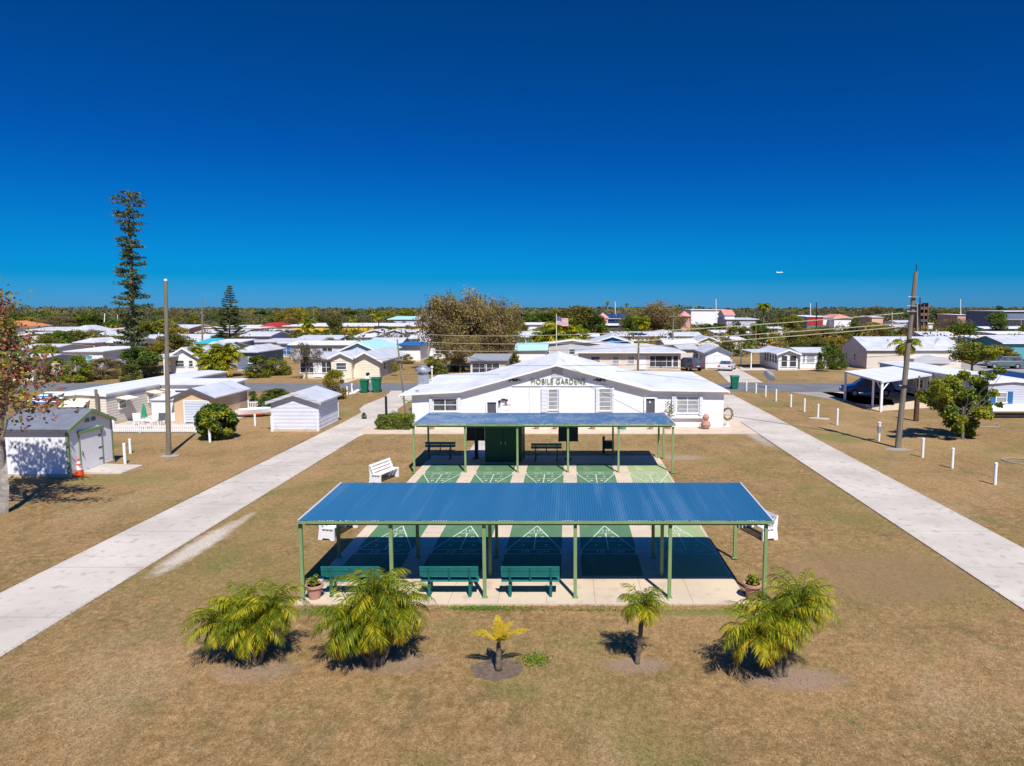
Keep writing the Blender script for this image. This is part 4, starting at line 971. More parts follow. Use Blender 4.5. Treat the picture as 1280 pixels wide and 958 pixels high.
rng = np.random.default_rng(3); c_ = rng.normal(size=(60, 3)) * .09 + np.array([-.2, -.1, .3]); quadmesh('trailing_plant', leaf_quads(c_, .14, rng), np.zeros(60), [M['lb1']], o)
x, y = P(836, 537); o = empty('potted_shrub', 'tall yellow-flowering potted shrub by the right clubhouse door', 'potted shrub', (x, y, .045))
b = MB(); b.lathe([(.15, 0), (.22, .35), (.24, .40)], M['terracotta'], 12); b.build('pot', o); b = MB(); b.tube([(0, 0, .3), (.05, 0, 1.7)], .03, M['bark'], 5); b.build('stem', o)
c_ = np.array([(0.05, 0, 1.3)]) + rng.normal(size=(160, 3)) * np.array([.17, .15, .38]); quadmesh('leaves', leaf_quads(c_, .16, rng), rng.integers(0, 3, 160), [M['lg3'], M['lo2'], M['lg1']], o)
x, y = P(905, 533.5); o = empty('plant_hoop', 'leafy hoop on a small white stand at the right clubhouse corner', 'garden ornament', (x + .25, y, .045))
b = MB(); b.lathe([(.22, 0), (.10, .1), (.07, .4), (.1, .45)], M['white'], 10); b.build('stand', o)
t_ = rng.random(220) * 6.28; c_ = np.stack([np.cos(t_) * .33, rng.normal(size=220) * .06, .88 + np.sin(t_) * .42], 1) + rng.normal(size=(220, 3)) * .05
b = MB(); b.tube([(math.cos(a) * .33, 0, .88 + math.sin(a) * .42) for a in np.linspace(0, 6.28, 20)], .03, M['bark'], 5); b.build('hoop', o)
quadmesh('leaves', leaf_quads(c_, .12, rng), rng.integers(0, 2, 220), [M['lo2'], M['lg2']], o)

# ------------------------------------------------------------------ hedge box
def box_hedge(name, label, x0, x1, y0, y1, h, n, mats, seed, cat='hedge', ls=.10, group=None):
    rng = np.random.default_rng(seed); o = empty(name, label, cat, ((x0 + x1) / 2, (y0 + y1) / 2, 0), 0, group); a, b_ = (x1 - x0) / 2, (y1 - y0) / 2
    p = rng.random((n, 3)) * 2 - 1; k = rng.random(n)
    ax = rng.choice(3, n, p=[.2, .35, .45]); p[np.arange(n), ax] = np.where(rng.random(n) < .5, -1, 1); p[(ax == 2), 2] = 1
    p *= (1 - .07 * np.sin(p[:, [1]] * 3 + p[:, [0]] * 6 + p[:, [2]] * 4)) * (1 - .06 * (np.abs(p) ** 4).sum(1, keepdims=True) / 1.5)
    c = np.stack([p[:, 0] * a, p[:, 1] * b_, (p[:, 2] * .5 + .5) * h * .95 + .04], 1) + rng.normal(size=(n, 3)) * .04; c[:, 2] = np.abs(c[:, 2])
    quadmesh('leaves', leaf_quads(c, ls * (.7 + .7 * rng.random(n)), rng), rng.integers(0, len(mats), n), [M[m] for m in mats], o)
    co_ = MB()
    for i in range(14):
        x = rng.uniform(-a * .8, a * .8); y = rng.uniform(-b_ * .7, b_ * .7); co_.tube([(x, y, 0), (x + rng.normal() * .1, y + rng.normal() * .1, h * .8)], .025, M['bark'], 4)
    co_.build('stems', o); return o
x0, y0 = P(469, 538.5); x1, _ = P(513.5, 538.5); box_hedge('hedge', 'clipped green box hedge at the left corner of the clubhouse', x0, x1, y0, y0 + 1.7, .95, 9000, ['lg1', 'lg3', 'lg1'], 5)
b = MB(); b.box(x0 - .5, x1 + .1, y0 - .35, y0 + 2.1, -.02, .02, M['mulch']); tag(b.build('planting_bed'), kind='structure')

# ------------------------------------------------------------------ front palms
b0 = P(318, 832); make_palm('date_palm', 'clumped pygmy date palm at the far left in front of the pavilion', 'palm', b0, [(-.80, .1, 1.05), (.0, .0, 1.0), (.36, .25, 1.32), (-.42, .5, 1.2)], 28, 1.08, .06, 21, nl=32, ll=.34, w=.016, yellow=.5, droop=1.9, hang=.6, lowel=-.5, hiel=1.5)
b0 = P(470, 832); make_palm('date_palm', 'large clumped pygmy date palm hiding part of the left bench', 'palm', b0, [(-.02, .1, 1.75), (.50, .2, 1.35), (-.55, .0, 1.1), (-.15, -.1, 1.15)], 30, 1.25, .065, 22, nl=34, ll=.38, w=.017, yellow=.5, droop=1.9, hang=.6, lowel=-.5, hiel=1.5)
b0 = P(795, 830); make_palm('date_palm', 'small single-stemmed palm in front of the right end of the pavilion', 'palm', b0, [(.14, .1, 1.42)], 26, .86, .055, 23, nl=30, ll=.31, w=.016, yellow=.6, droop=2.0, hang=.6)
b0 = P(975, 847); make_palm('date_palm', 'twin-stemmed pygmy date palm at the far right in front of the pavilion', 'palm', b0, [(-.58, .0, 1.08), (.52, .30, 1.68), (.0, .2, 1.35)], 27, 1.25, .06, 24, nl=34, ll=.38, w=.017, yellow=.4, droop=1.9, hang=.6, lowel=-.35, hiel=1.5)
# young palm with four stiff yellow fronds
bx, by = P(623, 838); rng = np.random.default_rng(9); o = empty('young_palm', 'young palm with a few stiff yellow fronds in a mulch ring', 'palm', (bx, by, 0))
t = MB(); t.tube([(0, 0, -.05), (0, 0, .15), (.01, 0, .55), (.01, 0, .72)], [.085, .075, .055, .045], M['palmbark'], 10); t.build('trunk', o, smooth=True)
q_ = []; r_ = MB()
for az, el_, l_, dr in ((R(178), R(48), .80, 1.5), (R(100), R(82), .62, .7), (R(8), R(40), .85, .9), (R(80), R(88), .55, .3), (R(300), R(60), .45, 1.1), (R(35), R(66), .62, .9)):
    q, pts = frond((.01, 0, .68), az, el_, l_, dr, 44, .22, .020, rng, hang=.1); q_.append(q); r_.tube([tuple(p) for p in pts[::2]], [.016, .014, .011, .008, .006, .003], M['lp3'], 5)
quadmesh('frond_crown', np.concatenate(q_), np.concatenate([np.full(len(q), 2 if i != 4 else 1) for i, q in enumerate(q_)]), [M['lp1'], M['lp2'], M['lp3']], o); r_.build('frond_stalks', o)
mr = MB(); rg = random.Random(4); mr.add([(bx + math.cos(a) * .62 * rg.uniform(.85, 1.15), by + .05 + math.sin(a) * .5 * rg.uniform(.85, 1.15), .006) for a in np.linspace(0, 6.1, 26)], [tuple(range(26))], M['mulch']); tag(mr.build('mulch_ring'), kind='structure')

# ------------------------------------------------------------------ grass tufts
def tufts():
    rng = np.random.default_rng(2); n = 260000
    y = 11.5 + 27 * rng.random(n) ** 1.9; x = (rng.random(n) * 2 - 1) * (y * .80 + 1) - y * .08
    ok = ~((x > SX0 - .03) & (x < SX1 + .03) & (y > SY0 - .03))
    pxl = x * FPX / y   # keep off the drives, whose edges run along y
    xl0, xl1 = P(0, 742)[0], P(0, 822)[0]; xr0, xr1 = P(1280, 764)[0], P(1280, 687)[0]
    ok &= ~((x > xl0 - .05) & (x < xl1 + .05)) & ~((x > xr0 - .05) & (x < xr1 + .05)); ok &= ~((np.abs(x - bx) < .6) & (np.abs(y - by) < .5))
    gr = np.sin(x * .9 + 1.3 * np.sin(y * .7)) * np.sin(y * .8 + 2) + rng.normal(size=n) * .5
    pm = .5 + .28 * np.sin(x * 2.3 + 1.7 * np.sin(y * 1.1)) + .28 * np.sin(y * 2.9 + 1.3 * np.sin(x * 1.7)); ok &= rng.random(n) < np.clip(pm, .35, 1)
    ex = np.concatenate([np.full(1500, a) for a in (xl0, xl1, xr0, xr1)]); ey = 13 + 34 * rng.random(len(ex)) ** 1.4; ex = ex + rng.normal(size=len(ex)) * .035 * (1 + .8 * np.sin(ey * 1.9)); fx_ = rng.uniform(SX0, SX1, 900); ey = np.concatenate([ey, SY0 - np.abs(rng.normal(size=900)) * .04]); ex = np.concatenate([ex, fx_])
    x = np.concatenate([x[ok], ex]); y = np.concatenate([y[ok], ey]); gr = np.concatenate([gr[ok], rng.normal(size=len(ex)) * .9]); n = len(x); h = (.012 + .026 * rng.random(n)); a = rng.random(n) * 6.28; w = .004 + .005 * rng.random(n)
    h[-6900:] += .035; c = np.stack([x, y, np.zeros(n)], 1); dx = np.stack([np.cos(a), np.sin(a), np.zeros(n)], 1) * w[:, None]
    ln = np.stack([rng.normal(size=n), rng.normal(size=n), np.zeros(n)], 1) * (h * .6)[:, None]; up = np.array([0, 0, 1.]) * h[:, None]
    q = np.stack([c - dx, c + dx, c + up + ln + dx * .15, c + up + ln - dx * .15], 1)
    mi = np.where(gr > 1.05, 2, np.where(rng.random(n) < .5, 0, 1))
    o = quadmesh('dry_grass', q, mi, [leafmat('straw_blade', (.41, .28, .135), (.33, .22, .10), .3), leafmat('brown_blade', (.30, .195, .085), (.22, .145, .06), .3), leafmat('green_blade', (.22, .24, .06), (.17, .20, .05), .3)])
    tag(o, kind='stuff')
tufts()
def weeds():
    rng = np.random.default_rng(6); pts = []
    for (u, v, sx, sy, n) in ((670, 826, .28, .28, 500), (605, 762, 1.1, .10, 500), (420, 764, .8, .07, 250), (760, 764, 2.2, .06, 300)):
        x, y = P(u, v); c = np.stack([rng.normal(size=n) * sx / 1.6 + x, rng.normal(size=n) * sy / 1.6 + y, rng.random(n) * .06 + .02], 1)
        pts.append(c[(c[:, 1] < SY0 - .02)])
    c = np.concatenate(pts); o = quadmesh('green_weeds', leaf_quads(c, .07, rng, asp=.4), rng.integers(0, 2, len(c)), [leafmat('weed_leaf', (.10, .20, .03), (.14, .23, .04)), M['lg3']]); tag(o, kind='stuff')
weeds()

# ------------------------------------------------------------------ sheds
def to_shed1():
    xr, y = P(88, 597); xl = xr - 3.5; xx, yb = P(130, 577); D = yb - y - .3
    ez = Q(84, 537, y)[1]
    o = house('garden_shed', 'white garden shed with dark roof and green trim beside the orange cone', (xl, y), (xr, y), D, ez, .75, 'x', 'shed', 'droof', .16, (), cat='shed', rt=.07)
    W = 3.5; hw = W / 2; g = M['greentrim']
    for yy in (0, D):
        b = MB(); b.box(hw - .10, hw + .02, yy - .02 if yy == 0 else yy - .1, yy + .1 if yy == 0 else yy + .02, .05, ez - .02, g); b.build('corner_trim', o)
    for sg in (-1, 1):
        b = MB(); s = .75 / (D / 2); a = D / 2 - sg * (D / 2 + .16)
        b.prism([(a, ez - s * .16 - .10), (D / 2, ez + .75 - .10), (D / 2, ez + .75 + .078), (a, ez - s * .16 + .078)], 'x', hw + .162, hw + .20, g); b.build('fascia', o)
    b = MB(); b.box(-hw - .16, hw + .16, -.20, -.163, ez - .12, ez + .02, M['dgray']); b.build('fascia', o)
    d0, d1 = D * .24, D * .72
    b = MB(); b.box(hw + .003, hw + .035, d0, d1, .12, 2.05, M['white']); dr = b.build('door', o)
    b = MB(); b.box(hw + .003, hw + .05, d0 - .07, d0 - .002, .12, 2.07, g); b.box(hw + .003, hw + .05, d1 + .002, d1 + .07, .12, 2.07, g); b.box(hw + .003, hw + .12, d0 - .14, d1 + .14, 2.072, 2.24, g); b.build('door_trim', dr)
    for z in (.5, 1.1, 1.75):
        b = MB(); b.box(hw + .036, hw + .055, d1 - .28, d1 - .02, z - .03, z + .03, M['black']); b.build('hinge', dr)
    b = MB(); b.tube([(hw + .05, d0 + .12, .95), (hw + .09, d0 + .12, 1.05), (hw + .05, d0 + .12, 1.15)], .02, M['black'], 5); b.build('handle', dr)
    for c in (-.24, .24):
        b = MB(); b.box(hw + .003, hw + .04, D / 2 + c - .16, D / 2 + c + .16, ez + .12, ez + .34, M['lgray'])
        for k in range(4): b.box(hw + .04, hw + .055, D / 2 + c - .15, D / 2 + c + .15, ez + .14 + k * .05, ez + .165 + k * .05, M['dgray'])
        b.build('gable_vent', o)
    r = MB(); r.add([(xr + .05, y + d0 - .1, .0), (xr + 2.1, y + d0 - .1, .0), (xr + 2.1, y + d1 + .15, .0), (xr + .05, y + d1 + .15, .0), (xr + .05, y + d0 - .1, .13), (xr + 2.1, y + d0 - .1, .05), (xr + 2.1, y + d1 + .15, .05), (xr + .05, y + d1 + .15, .13)],
                    [(0, 3, 2, 1), (4, 5, 6, 7), (0, 1, 5, 4), (1, 2, 6, 5), (2, 3, 7, 6), (3, 0, 4, 7)], M['path']); tag(r.build('ramp'), 'pale concrete ramp in front of the shed door', 'ramp', None, 'structure')
    return xr, y
xr, ysh = to_shed1()
x, y = P(98, 595); o = empty('traffic_cone', 'orange traffic cone with white bands at the corner of the shed', 'traffic cone', (x + .05, y, 0))
b = MB(); b.bbox(-.24, .24, -.24, .24, 0, .05, M['orangep'], .02); b.build('base', o)
b = MB(); b.lathe([(.19, .05), (.055, .88), (.04, .90)], M['orangep'], 18); b.build('cone', o)
b = MB(); b.lathe([(.148, .33), (.112, .55)], M['white'], 18); b.build('reflective_band', o); b = MB(); b.lathe([(.098, .64), (.078, .77)], M['white'], 18); b.build('reflective_band', o)
# white pilot shed 2
x0, y0 = P(340, 539.5); x1, _ = P(399.3, 539.5)
s2 = house('garden_shed', 'small white shed with pale roof beside the left drive', (x0, y0), (x1, y0), 4.1, Q(360, 500, y0)[1] - .12, .55, 'y', 'shed2', 'lgroof', .28, (), cat='shed', rt=.10, trim='lgray')
b = MB(); b.tube([((x1 - x0) / 2 - .1, -.05, .02), ((x1 - x0) / 2 - .1, -.05, 1.05)], .06, M['white'], 8); b.build('corner_post', s2)
b = MB(); b.box(-(x1 - x0) / 2 - .05, -(x1 - x0) / 2 + .12, -.06, -.004, 0, 1.1, M['white']); b.build('corner_post', s2)

# ------------------------------------------------------------------ bollards
bp_ = None
def bollard(u, v, hpx, label, group):
    global bp_
    x, y = P(u, v); h = hpx * y / FPX
    if bp_ is None:
        bp_ = empty('bollard', '', 'bollard'); b = MB(); b.tube([(0, 0, -.05), (0, 0, .93)], .075, M['white'], 14); b.build('post', bp_)
        b = MB(); b.lathe([(.078, .925), (.080, .95), (.06, .985), (.02, 1.0)], M['white'], 14); b.build('cap', bp_)
        o = bp_
    else: o = copy_tree(bp_)
    o.location = (x, y, 0); o.scale = (1, 1, h); o['label'] = label; o['group'] = group
G1 = 'white bollards along the right drive'
for (u, v, h), lb in zip([(1243.5, 606, 29), (1190, 585.5, 26.5), (1153, 572, 25), (1046.4, 531.5, 21), (1022.3, 522.8, 18), (1005.4, 515, 17), (988.5, 509, 16), (970, 501.5, 15), (957, 496, 14), (945, 491.8, 12.5), (933, 489, 11.5)],
    ['white bollard nearest the camera in the right-hand row', 'white bollard second from the front in the right-hand row', 'white bollard just right of the leaning utility pole', 'white bollard left of the meter post, nearest it on that side',
     'white bollard beside the small concrete pad in the right-hand row', 'white bollard sixth from the far end of the right-hand row', 'white bollard fifth from the far end of the right-hand row', 'white bollard fourth from the far end of the right-hand row',
     'white bollard third from the far end of the right-hand row', 'white bollard second from the far end, below the satellite dish', 'white bollard at the far end beside the green bin']):
    bollard(u, v, h, lb, G1)
G2 = 'white bollards near the left sheds'
for (u, v, h), lb in zip([(156.5, 580, 27), (163, 567, 19), (262.5, 553, 19), (319, 532.5, 15), (422.5, 521.5, 19), (434, 494, 11)],
    ['white bollard at the end of the shed ramp', 'white bollard standing behind the ramp-end bollard', 'white bollard in front of the round bush', 'white bollard between the boat and the pale shed', 'white bollard at the right side of the pale-roofed shed', 'white bollard by the road left of the green bins']):
    bollard(u, v, h, lb, G2)
b = MB(); x, y = P(1028, 524); b.box(x - .9, x + .5, y - .25, y + .35, -.02, .06, M['path'], Matrix.Rotation(R(-30), 3, 'Z')); tag(b.build('concrete_pad'), kind='structure')
x, y = P(1098.6, 551.5); o = empty('meter_post', 'short white post with a gray meter box left of the leaning pole', 'meter post', (x, y, 0))
b = MB(); b.tube([(0, 0, -.05), (0, 0, 1.15)], .07, M['white'], 10); b.build('post', o); b = MB(); b.bbox(-.12, .12, -.12, .12, .62, 1.0, M['steel'], .02); b.build('meter_box', o); b = MB(); b.lathe([(.09, 1.15), (.10, 1.2), (.03, 1.25)], M['white'], 10); b.build('cap', o)

# ------------------------------------------------------------------ utility poles and wires
def pole(label, u, vb, ut, vt, r=.15, m='wood', arms=(), name='utility_pole', group='utility poles', y=None, cap=False):
    if y is None: x, y = P(u, vb)
    else: x = (u - CX) / FPX * y
    xt, zt = Q(ut, vt, y); o = empty(name, label, 'utility pole', (x, y, 0), 0, group)
    b = MB(); k = 8; b.tube([((xt - x) * i / k, 0, zt * i / k - (.2 if i == 0 else 0)) for i in range(k + 1)], [r * (1 - .35 * i / k) for i in range(k + 1)], M[m], 10); b.build('post', o)
    for (fz, w_) in arms:
        c = MB(); c.box((xt - x) * fz - w_ / 2, (xt - x) * fz + w_ / 2, -r - .1, -r, zt * fz - .06, zt * fz + .06, M[m]); a = c.build('crossarm', o)
        for s in (-.45, .45):
            c = MB(); c.tube([((xt - x) * fz + s * w_, -r - .05, zt * fz + .06), ((xt - x) * fz + s * w_, -r - .05, zt * fz + .2)], .04, M['steel'], 6); c.build('insulator', a)
    if cap:
        c = MB(); c.lathe([(r * .66, zt - .02), (r * .6, zt + .06), (.03, zt + .1)], M['white'], 8, (xt - x, 0, 0)); c.build('cap', o)
    return o
pole('tall wooden utility pole by the picket fence, left of the round bush', 211, 569, 207, 351, .145, cap=True)
b = MB(); x, y = P(212, 570); b.add([(x + math.cos(a) * .55 * rg.uniform(.8, 1.2), y + math.sin(a) * .4, .006) for a in np.linspace(0, 6, 14)], [tuple(range(14))], M['gravel']); tag(b.build('pole_footing'), kind='structure')
rp_ = pole('thick leaning wooden utility pole right of the right drive', 1122, 560, 1145, 340, .185)
yR = P(1122, 560)[1]; xb_ = P(1122, 560)[0]
c = MB(); xt_, zt_ = Q(1145, 340, yR); c.tube([(xt_ - xb_, 0, zt_ - .1), (xt_ - xb_ + .02, 0, zt_ + .45)], .03, M['black'], 6); c.build('top_pin', rp_)
for fz in (.36, .62, .78, .81, .86):
    c = MB(); k = (xt_ - xb_) * fz; c.tube([(k, 0, zt_ * fz - .04), (k, 0, zt_ * fz + .04)], .25, M['black'] if fz < .7 else M['steel'], 12); c.tube([(k - .32, -.05, zt_ * fz), (k, -.2, zt_ * fz)], .045, M['steel'], 6); c.build('pole_band', rp_)
b = MB(); x, y = P(1122, 562); b.add([(x + math.cos(a) * .85 * rg.uniform(.8, 1.2), y + math.sin(a) * .4, .006) for a in np.linspace(0, 6, 14)], [tuple(range(14))], M['gravel']); tag(b.build('pole_footing'), kind='structure')
x, y = P(1145, 526.5); zt2 = Q(1146, 470, y)[1]; o = empty('pole_stump', 'short brown wooden pole stub with a gray top beside the carport', 'pole', (x, y, 0))
b = MB(); b.tube([(0, 0, -.1), (0, 0, zt2 * .7)], [.20, .17], M['lb_'] if 'lb_' in M else mat('brown_post_wood', (.13, .07, .035), (.09, .05, .03), 3, .9, bump=.4), 10); b.build('post', o)
b = MB(); b.tube([(.13, .1, 0), (.13, .1, zt2)], .07, M['wood'], 8); b.build('conduit', o)
pole('thin dark pole at the left eave of the clubhouse, beside the drive', 505.5, 521, 496.5, 425, .085, 'wood', ((.75, .6),), y=YW + 4)
pole('wooden pole rising in front of the beige house with the long white roof', 797.5, 458, 798.5, 424, .16, y=88)
pole('dark pole with a crossarm near the brown trees in the middle distance', 840, 433, 842, 392, .17, 'wood', ((.93, 1.6),), y=125)
pole('pale pole at the left edge of the big brown tree', 535.5, 430, 536, 402, .13, 'palebark', y=118)
pole('wooden pole near the small conical pine, left of it', 252.5, 437, 252.5, 375, .16, y=125)
pole('white concrete pole above the roofs near the left edge', 131, 414, 131, 392, .22, 'white', y=260)
pole('thin white pole beside the white concrete one, left of the tall pine', 147, 412, 147, 394, .14, 'white', y=260)
pole('thin tall lamp pole above the yellow store', 392.5, 412, 392.5, 385, .16, 'steel', y=270)
pole('thin white mast in front of the dark blue roof', 769, 402, 769, 377, .16, 'white', y=250)
pole('thin white mast on the white block building', 895, 400, 895, 374, .16, 'white', y=238)
pole('short black pole in front of the red and white store', 1020.5, 418, 1020.5, 378, .2, 'black', y=200)
pole('pale pole among the hedges in the right distance', 1115, 420, 1115, 390, .25, 'palebark', y=180)
pole('white pole at the left of the brown tower', 1146.5, 414, 1146.5, 379, .24, 'palebark', y=190)
pole('dark pole beside the brown tower', 1150, 416, 1150, 372, .2, 'black', y=185)
pole('thin white mast above the far right trees', 1200.5, 402, 1200.5, 374, .16, 'white', y=260)
pole('small white mast far behind the red store', 1013, 402, 1013, 379, .2, 'white', y=280)
pole('thin pole in front of the far green hedge near the white garage', 945, 430, 945, 402, .13, 'wood', y=140)
def wire(label, pts, m='wire', r=.016, group='overhead power cables'):
    """pts: (u, v, Y) attachment points, with a sagging curve between"""
    P3 = []
    for (u, v, Y) in pts: x, z = Q(u, v, Y); P3.append(Vector((x, Y, z)))
    out = []
    for a, b_ in zip(P3, P3[1:]):
        Ls = (b_ - a).length
        for i in range(17): t = i / 16; q = a.lerp(b_, t); q.z -= 4 * t * (1 - t) * Ls * .010; out.append(q)
    mb = MB(); mb.tube(out, r, M[m], 4, cap=False); o = mb.build('power_cable'); tag(o, label, 'power cable', group)
yR_ = yR
for (vl, vr, lb) in ((418.5, 391, 'top pale cable running from the pale pole to the leaning pole'), (428, 404, 'middle pale cable running to the leaning pole across the big tree'), (438, 408, 'lowest pale cable crossing in front of the big brown tree')):
    wire(lb, [(534, vl, 95), (1138, vr, yR_)], 'wire', .03)
wire('dark service cable crossing the clubhouse roof near its ridge', [(498, 455, YW + 4), (1134, 444, yR_)], 'cable', .013)
wire('dark service cable crossing the lower clubhouse roof', [(499, 468, YW + 4), (860, 460, YW + 9)], 'cable', .013)
wire('dark service cable from the left edge to the thin pole', [(-60, 452, 85), (498, 448, YW + 4)], 'cable', .013)

# ------------------------------------------------------------------ left: mobile home, garage, fence
Y51 = Yb(533); xT1 = (125 - CX) / FPX * Y51 * .995; xT0 = xT1 - 3.6; DT = 18.2
th = house('mobile_home', 'long single-wide mobile home with white roof and three raised awnings', (xT0, Y51), (xT1, Y51), DT, 2.28, .12, 'y', 'beige', 'wroof', .12, [(.42, 1.5, 1.0, 1.85)], cat='mobile home',
           rwins=[(.10, .9, 1.05, 1.75), (.30, .8, 1.05, 1.75), (.40, .8, 1.05, 1.75)])
b = MB(); b.box((xT1 - xT0) / 2 + .004, (xT1 - xT0) / 2 + .03, .02, DT, 1.9, 2.0, M['lgray']); b.build('side_trim', th)
def awning(parent, yc, w_, z, hx, out=.85, drop=.18, face='r'):
    b = MB()
    if face == 'r': vs = [(hx + .02, yc - w_ / 2, z), (hx + out, yc - w_ / 2, z - drop), (hx + out, yc + w_ / 2, z - drop), (hx + .02, yc + w_ / 2, z)]
    else: vs = [(yc - w_ / 2, -.02, z), (yc - w_ / 2, -out, z - drop), (yc + w_ / 2, -out, z - drop), (yc + w_ / 2, -.02, z)]
    b.add(vs + [(x, y, q + .04) for x, y, q in vs], [(3, 2, 1, 0), (4, 5, 6, 7), (0, 1, 5, 4), (1, 2, 6, 5), (2, 3, 7, 6), (3, 0, 4, 7)], M['cream']); o = b.build('awning', parent)
    a = MB()
    if face == 'r':
        for s in (-1, 1): a.tube([(hx + .03, yc + s * w_ / 2 * .9, z - .75), (hx + out - .05, yc + s * w_ / 2 * .9, z - drop)], .015, M['steel'], 4)
    else:
        for s in (-1, 1): a.tube([(yc + s * w_ / 2 * .9, -.03, z - .75), (yc + s * w_ / 2 * .9, -out + .05, z - drop)], .015, M['steel'], 4)
    a.build('awning_bracket', o)
hx = (xT1 - xT0) / 2
for f_, w_ in ((.10, 1.5), (.30, 1.3), (.40, 1.2)): awning(th, DT * f_, w_, 1.95, hx)
awning(th, -.3, 1.9, 1.95, hx, .8, .45, 'f')
post = MB(); post.tube([(xT1 - .35, Y51 - .5, 0), (xT1 - .35, Y51 - .5, 2.75)], .10, M['wood'], 8); tag(post.build('wooden_post'), 'weathered wooden post at the near corner of the long mobile home', 'post')
# flat-roofed addition behind the garage
ad = house('home_addition', 'white flat-roofed addition joined to the long mobile home, behind the tan garage', (xT1 + .06, Y51 + 6.9), (xT1 + 5.7, Y51 + 6.9), 2.7, 2.3, .1, 'flat', 'white', 'wroof', .25, [(.3, 1.2, 1.0, 1.9), (.75, 1.0, 1.0, 1.9)], cat='house addition')
x0, y0 = P(219, 531); x1, _ = P(267.5, 531)
gz_ = Q(240, 497, y0)[1]
gar = house('garage', 'tan gabled garage with a pale roll-up door behind the round bush', (x0, y0), (x1, y0), 5.6, gz_, .62, 'y', 'tan', 'wmetal', .22, (), cat='garage', garage=(.58, 1.75, 1.72), trim='dgray', rt=.09)
sx0 = P(193, 529)[0]; ls_ = house('lean_to', 'low white lean-to between the mobile home and tan garage', (sx0, y0 + .5), (x0 - .1, y0 + .5), 3.0, 1.75, .15, 'flat', 'white', 'wroof', .12, (), cat='lean-to', rt=.06)
# picket fence
def picket(label, a, b_, h=.62, group='white picket fences'):
    A = Vector((*a, 0)); B = Vector((*b_, 0)); L_ = (B - A).length; o = empty('picket_fence', label, 'fence', A, math.atan2(B.y - A.y, B.x - A.x), group)
    m = M['white']; n = int(L_ / .14); k = MB()
    for i in range(n): x = (i + .5) * L_ / n; k.prism([(x - .035, .06), (x + .035, .06), (x + .035, h - .05), (x, h), (x - .035, h - .05)], 'y', -.012, .012, m)
    k.build('pickets', o)
    for z in (.18, h - .16):
        r = MB(); r.box(0, L_, .014, .045, z, z + .06, m); r.build('rail', o)
    for i in range(int(L_ / 1.9) + 1):
        x = min(i * 1.9, L_ - .05); r = MB(); r.bbox(x - .05, x + .05, -.05 + .1, .05 + .1, -.02, h + .08, m, .01); r.build('post', o)
picket('white picket fence along the front of the mobile home patio', P(139, 541.5), P(262, 541.5)); picket('white picket fence closing the left side of the patio', P(141, 530), P(139, 541.3))
pf_ = MB(); (xa, ya), (xb2, _) = P(140, 541), P(222, 541); pf_.box(xT1 + .05, x1 + .6, ya + .1, Y51 + 6.8, -.02, .025, M['path']); tag(pf_.build('patio'), kind='structure')
# patio furniture
x, y = P(181, 531); o = empty('parasol', 'folded teal parasol standing on the patio by the picket fence', 'parasol', (x, y, .02))
b = MB(); b.tube([(0, 0, 0), (0, 0, 1.5)], .025, M['steel'], 6); b.build('pole', o); b = MB(); b.lathe([(.20, .55), (.16, .75), (.14, 1.1), (.05, 1.5), (.02, 1.55)], M['sgreen'], 10); b.build('canopy', o); b = MB(); b.lathe([(.22, 0), (.22, .06), (.05, .09)], M['concrete'], 10); b.build('base', o)
def pchair(x, y, rz, label, m='white'):
    o = empty('patio_chair', label, 'chair', (x, y, .025), rz, 'chairs on the mobile home patio'); m = M[m]
    b = MB(); b.bbox(-.24, .24, -.24, .24, .40, .44, m); b.build('seat', o); b = MB(); b.box(-.24, .24, .20, .24, .442, .92, m, Matrix.Rotation(R(-8), 3, 'X')); b.build('backrest', o)
    for sx_ in (-1, 1):
        for sy in (-1, 1): b = MB(); b.tube([(sx_ * .22, sy * .21, 0), (sx_ * .21, sy * .2, .40)], .022, m, 5); b.build('leg', o)
x, y = P(172, 533); pchair(x, y, R(40), 'white patio chair left of the folded teal parasol'); x, y = P(191, 534); pchair(x, y, R(-30), 'white patio chair right of the folded teal parasol'); x, y = P(201, 533); pchair(x, y, 0, 'dark patio chair against the white lean-to', 'dgray')
x, y = P(184, 536); o = empty('patio_table', 'small white table on the patio under the folded parasol', 'table', (x, y - .2, .025)); b = MB(); b.lathe([(.38, .62), (.38, .66)], M['white'], 16); b.build('table_top', o); b = MB(); b.tube([(0, 0, 0), (0, 0, .62)], .03, M['white'], 6); b.build('leg', o)
# dinghy
x, y = P(318, 521); o = empty('dinghy', 'small white dinghy with a red waterline behind the pale shed', 'boat', (x - .2, y, .05), R(12))
b = MB(); n = 9; vs = []
for i in range(n):
    t = i / (n - 1); w_ = .62 * math.sin(math.pi * min(.5, .12 + t * .55)) * (1 if t < .7 else (1 - ((t - .7) / .3) ** 2 * .95)); X = -1.5 + 3.0 * t; k = .12 * t ** 2
    vs += [(X, -w_, .55 + k), (X, -w_ * .75, .18 + k), (X, 0, .05 + k * 1.6), (X, w_ * .75, .18 + k), (X, w_, .55 + k)]
fs = [(i * 5 + j, i * 5 + j + 1, i * 5 + 5 + j + 1, i * 5 + 5 + j) for i in range(n - 1) for j in range(4)] + [(0, 1, 2, 3, 4)]
b.add(vs, fs, M['white']); h_ = b.build('hull', o); sm = h_.modifiers.new('s', 'SOLIDIFY'); sm.thickness = .03
b = MB(); b.box(-1.2, .9, -.5, -.47, .12, .2, M['redroof']); b.box(-.3, -.05, -.5, .5, .40, .44, M['white']); b.build('thwart', o)
x, y = P(302, 515); xq, yq = P(330, 515); picket('white picket fence behind the dinghy', (x, y + 1.2), (xq - .5, y + 1.2), .75)
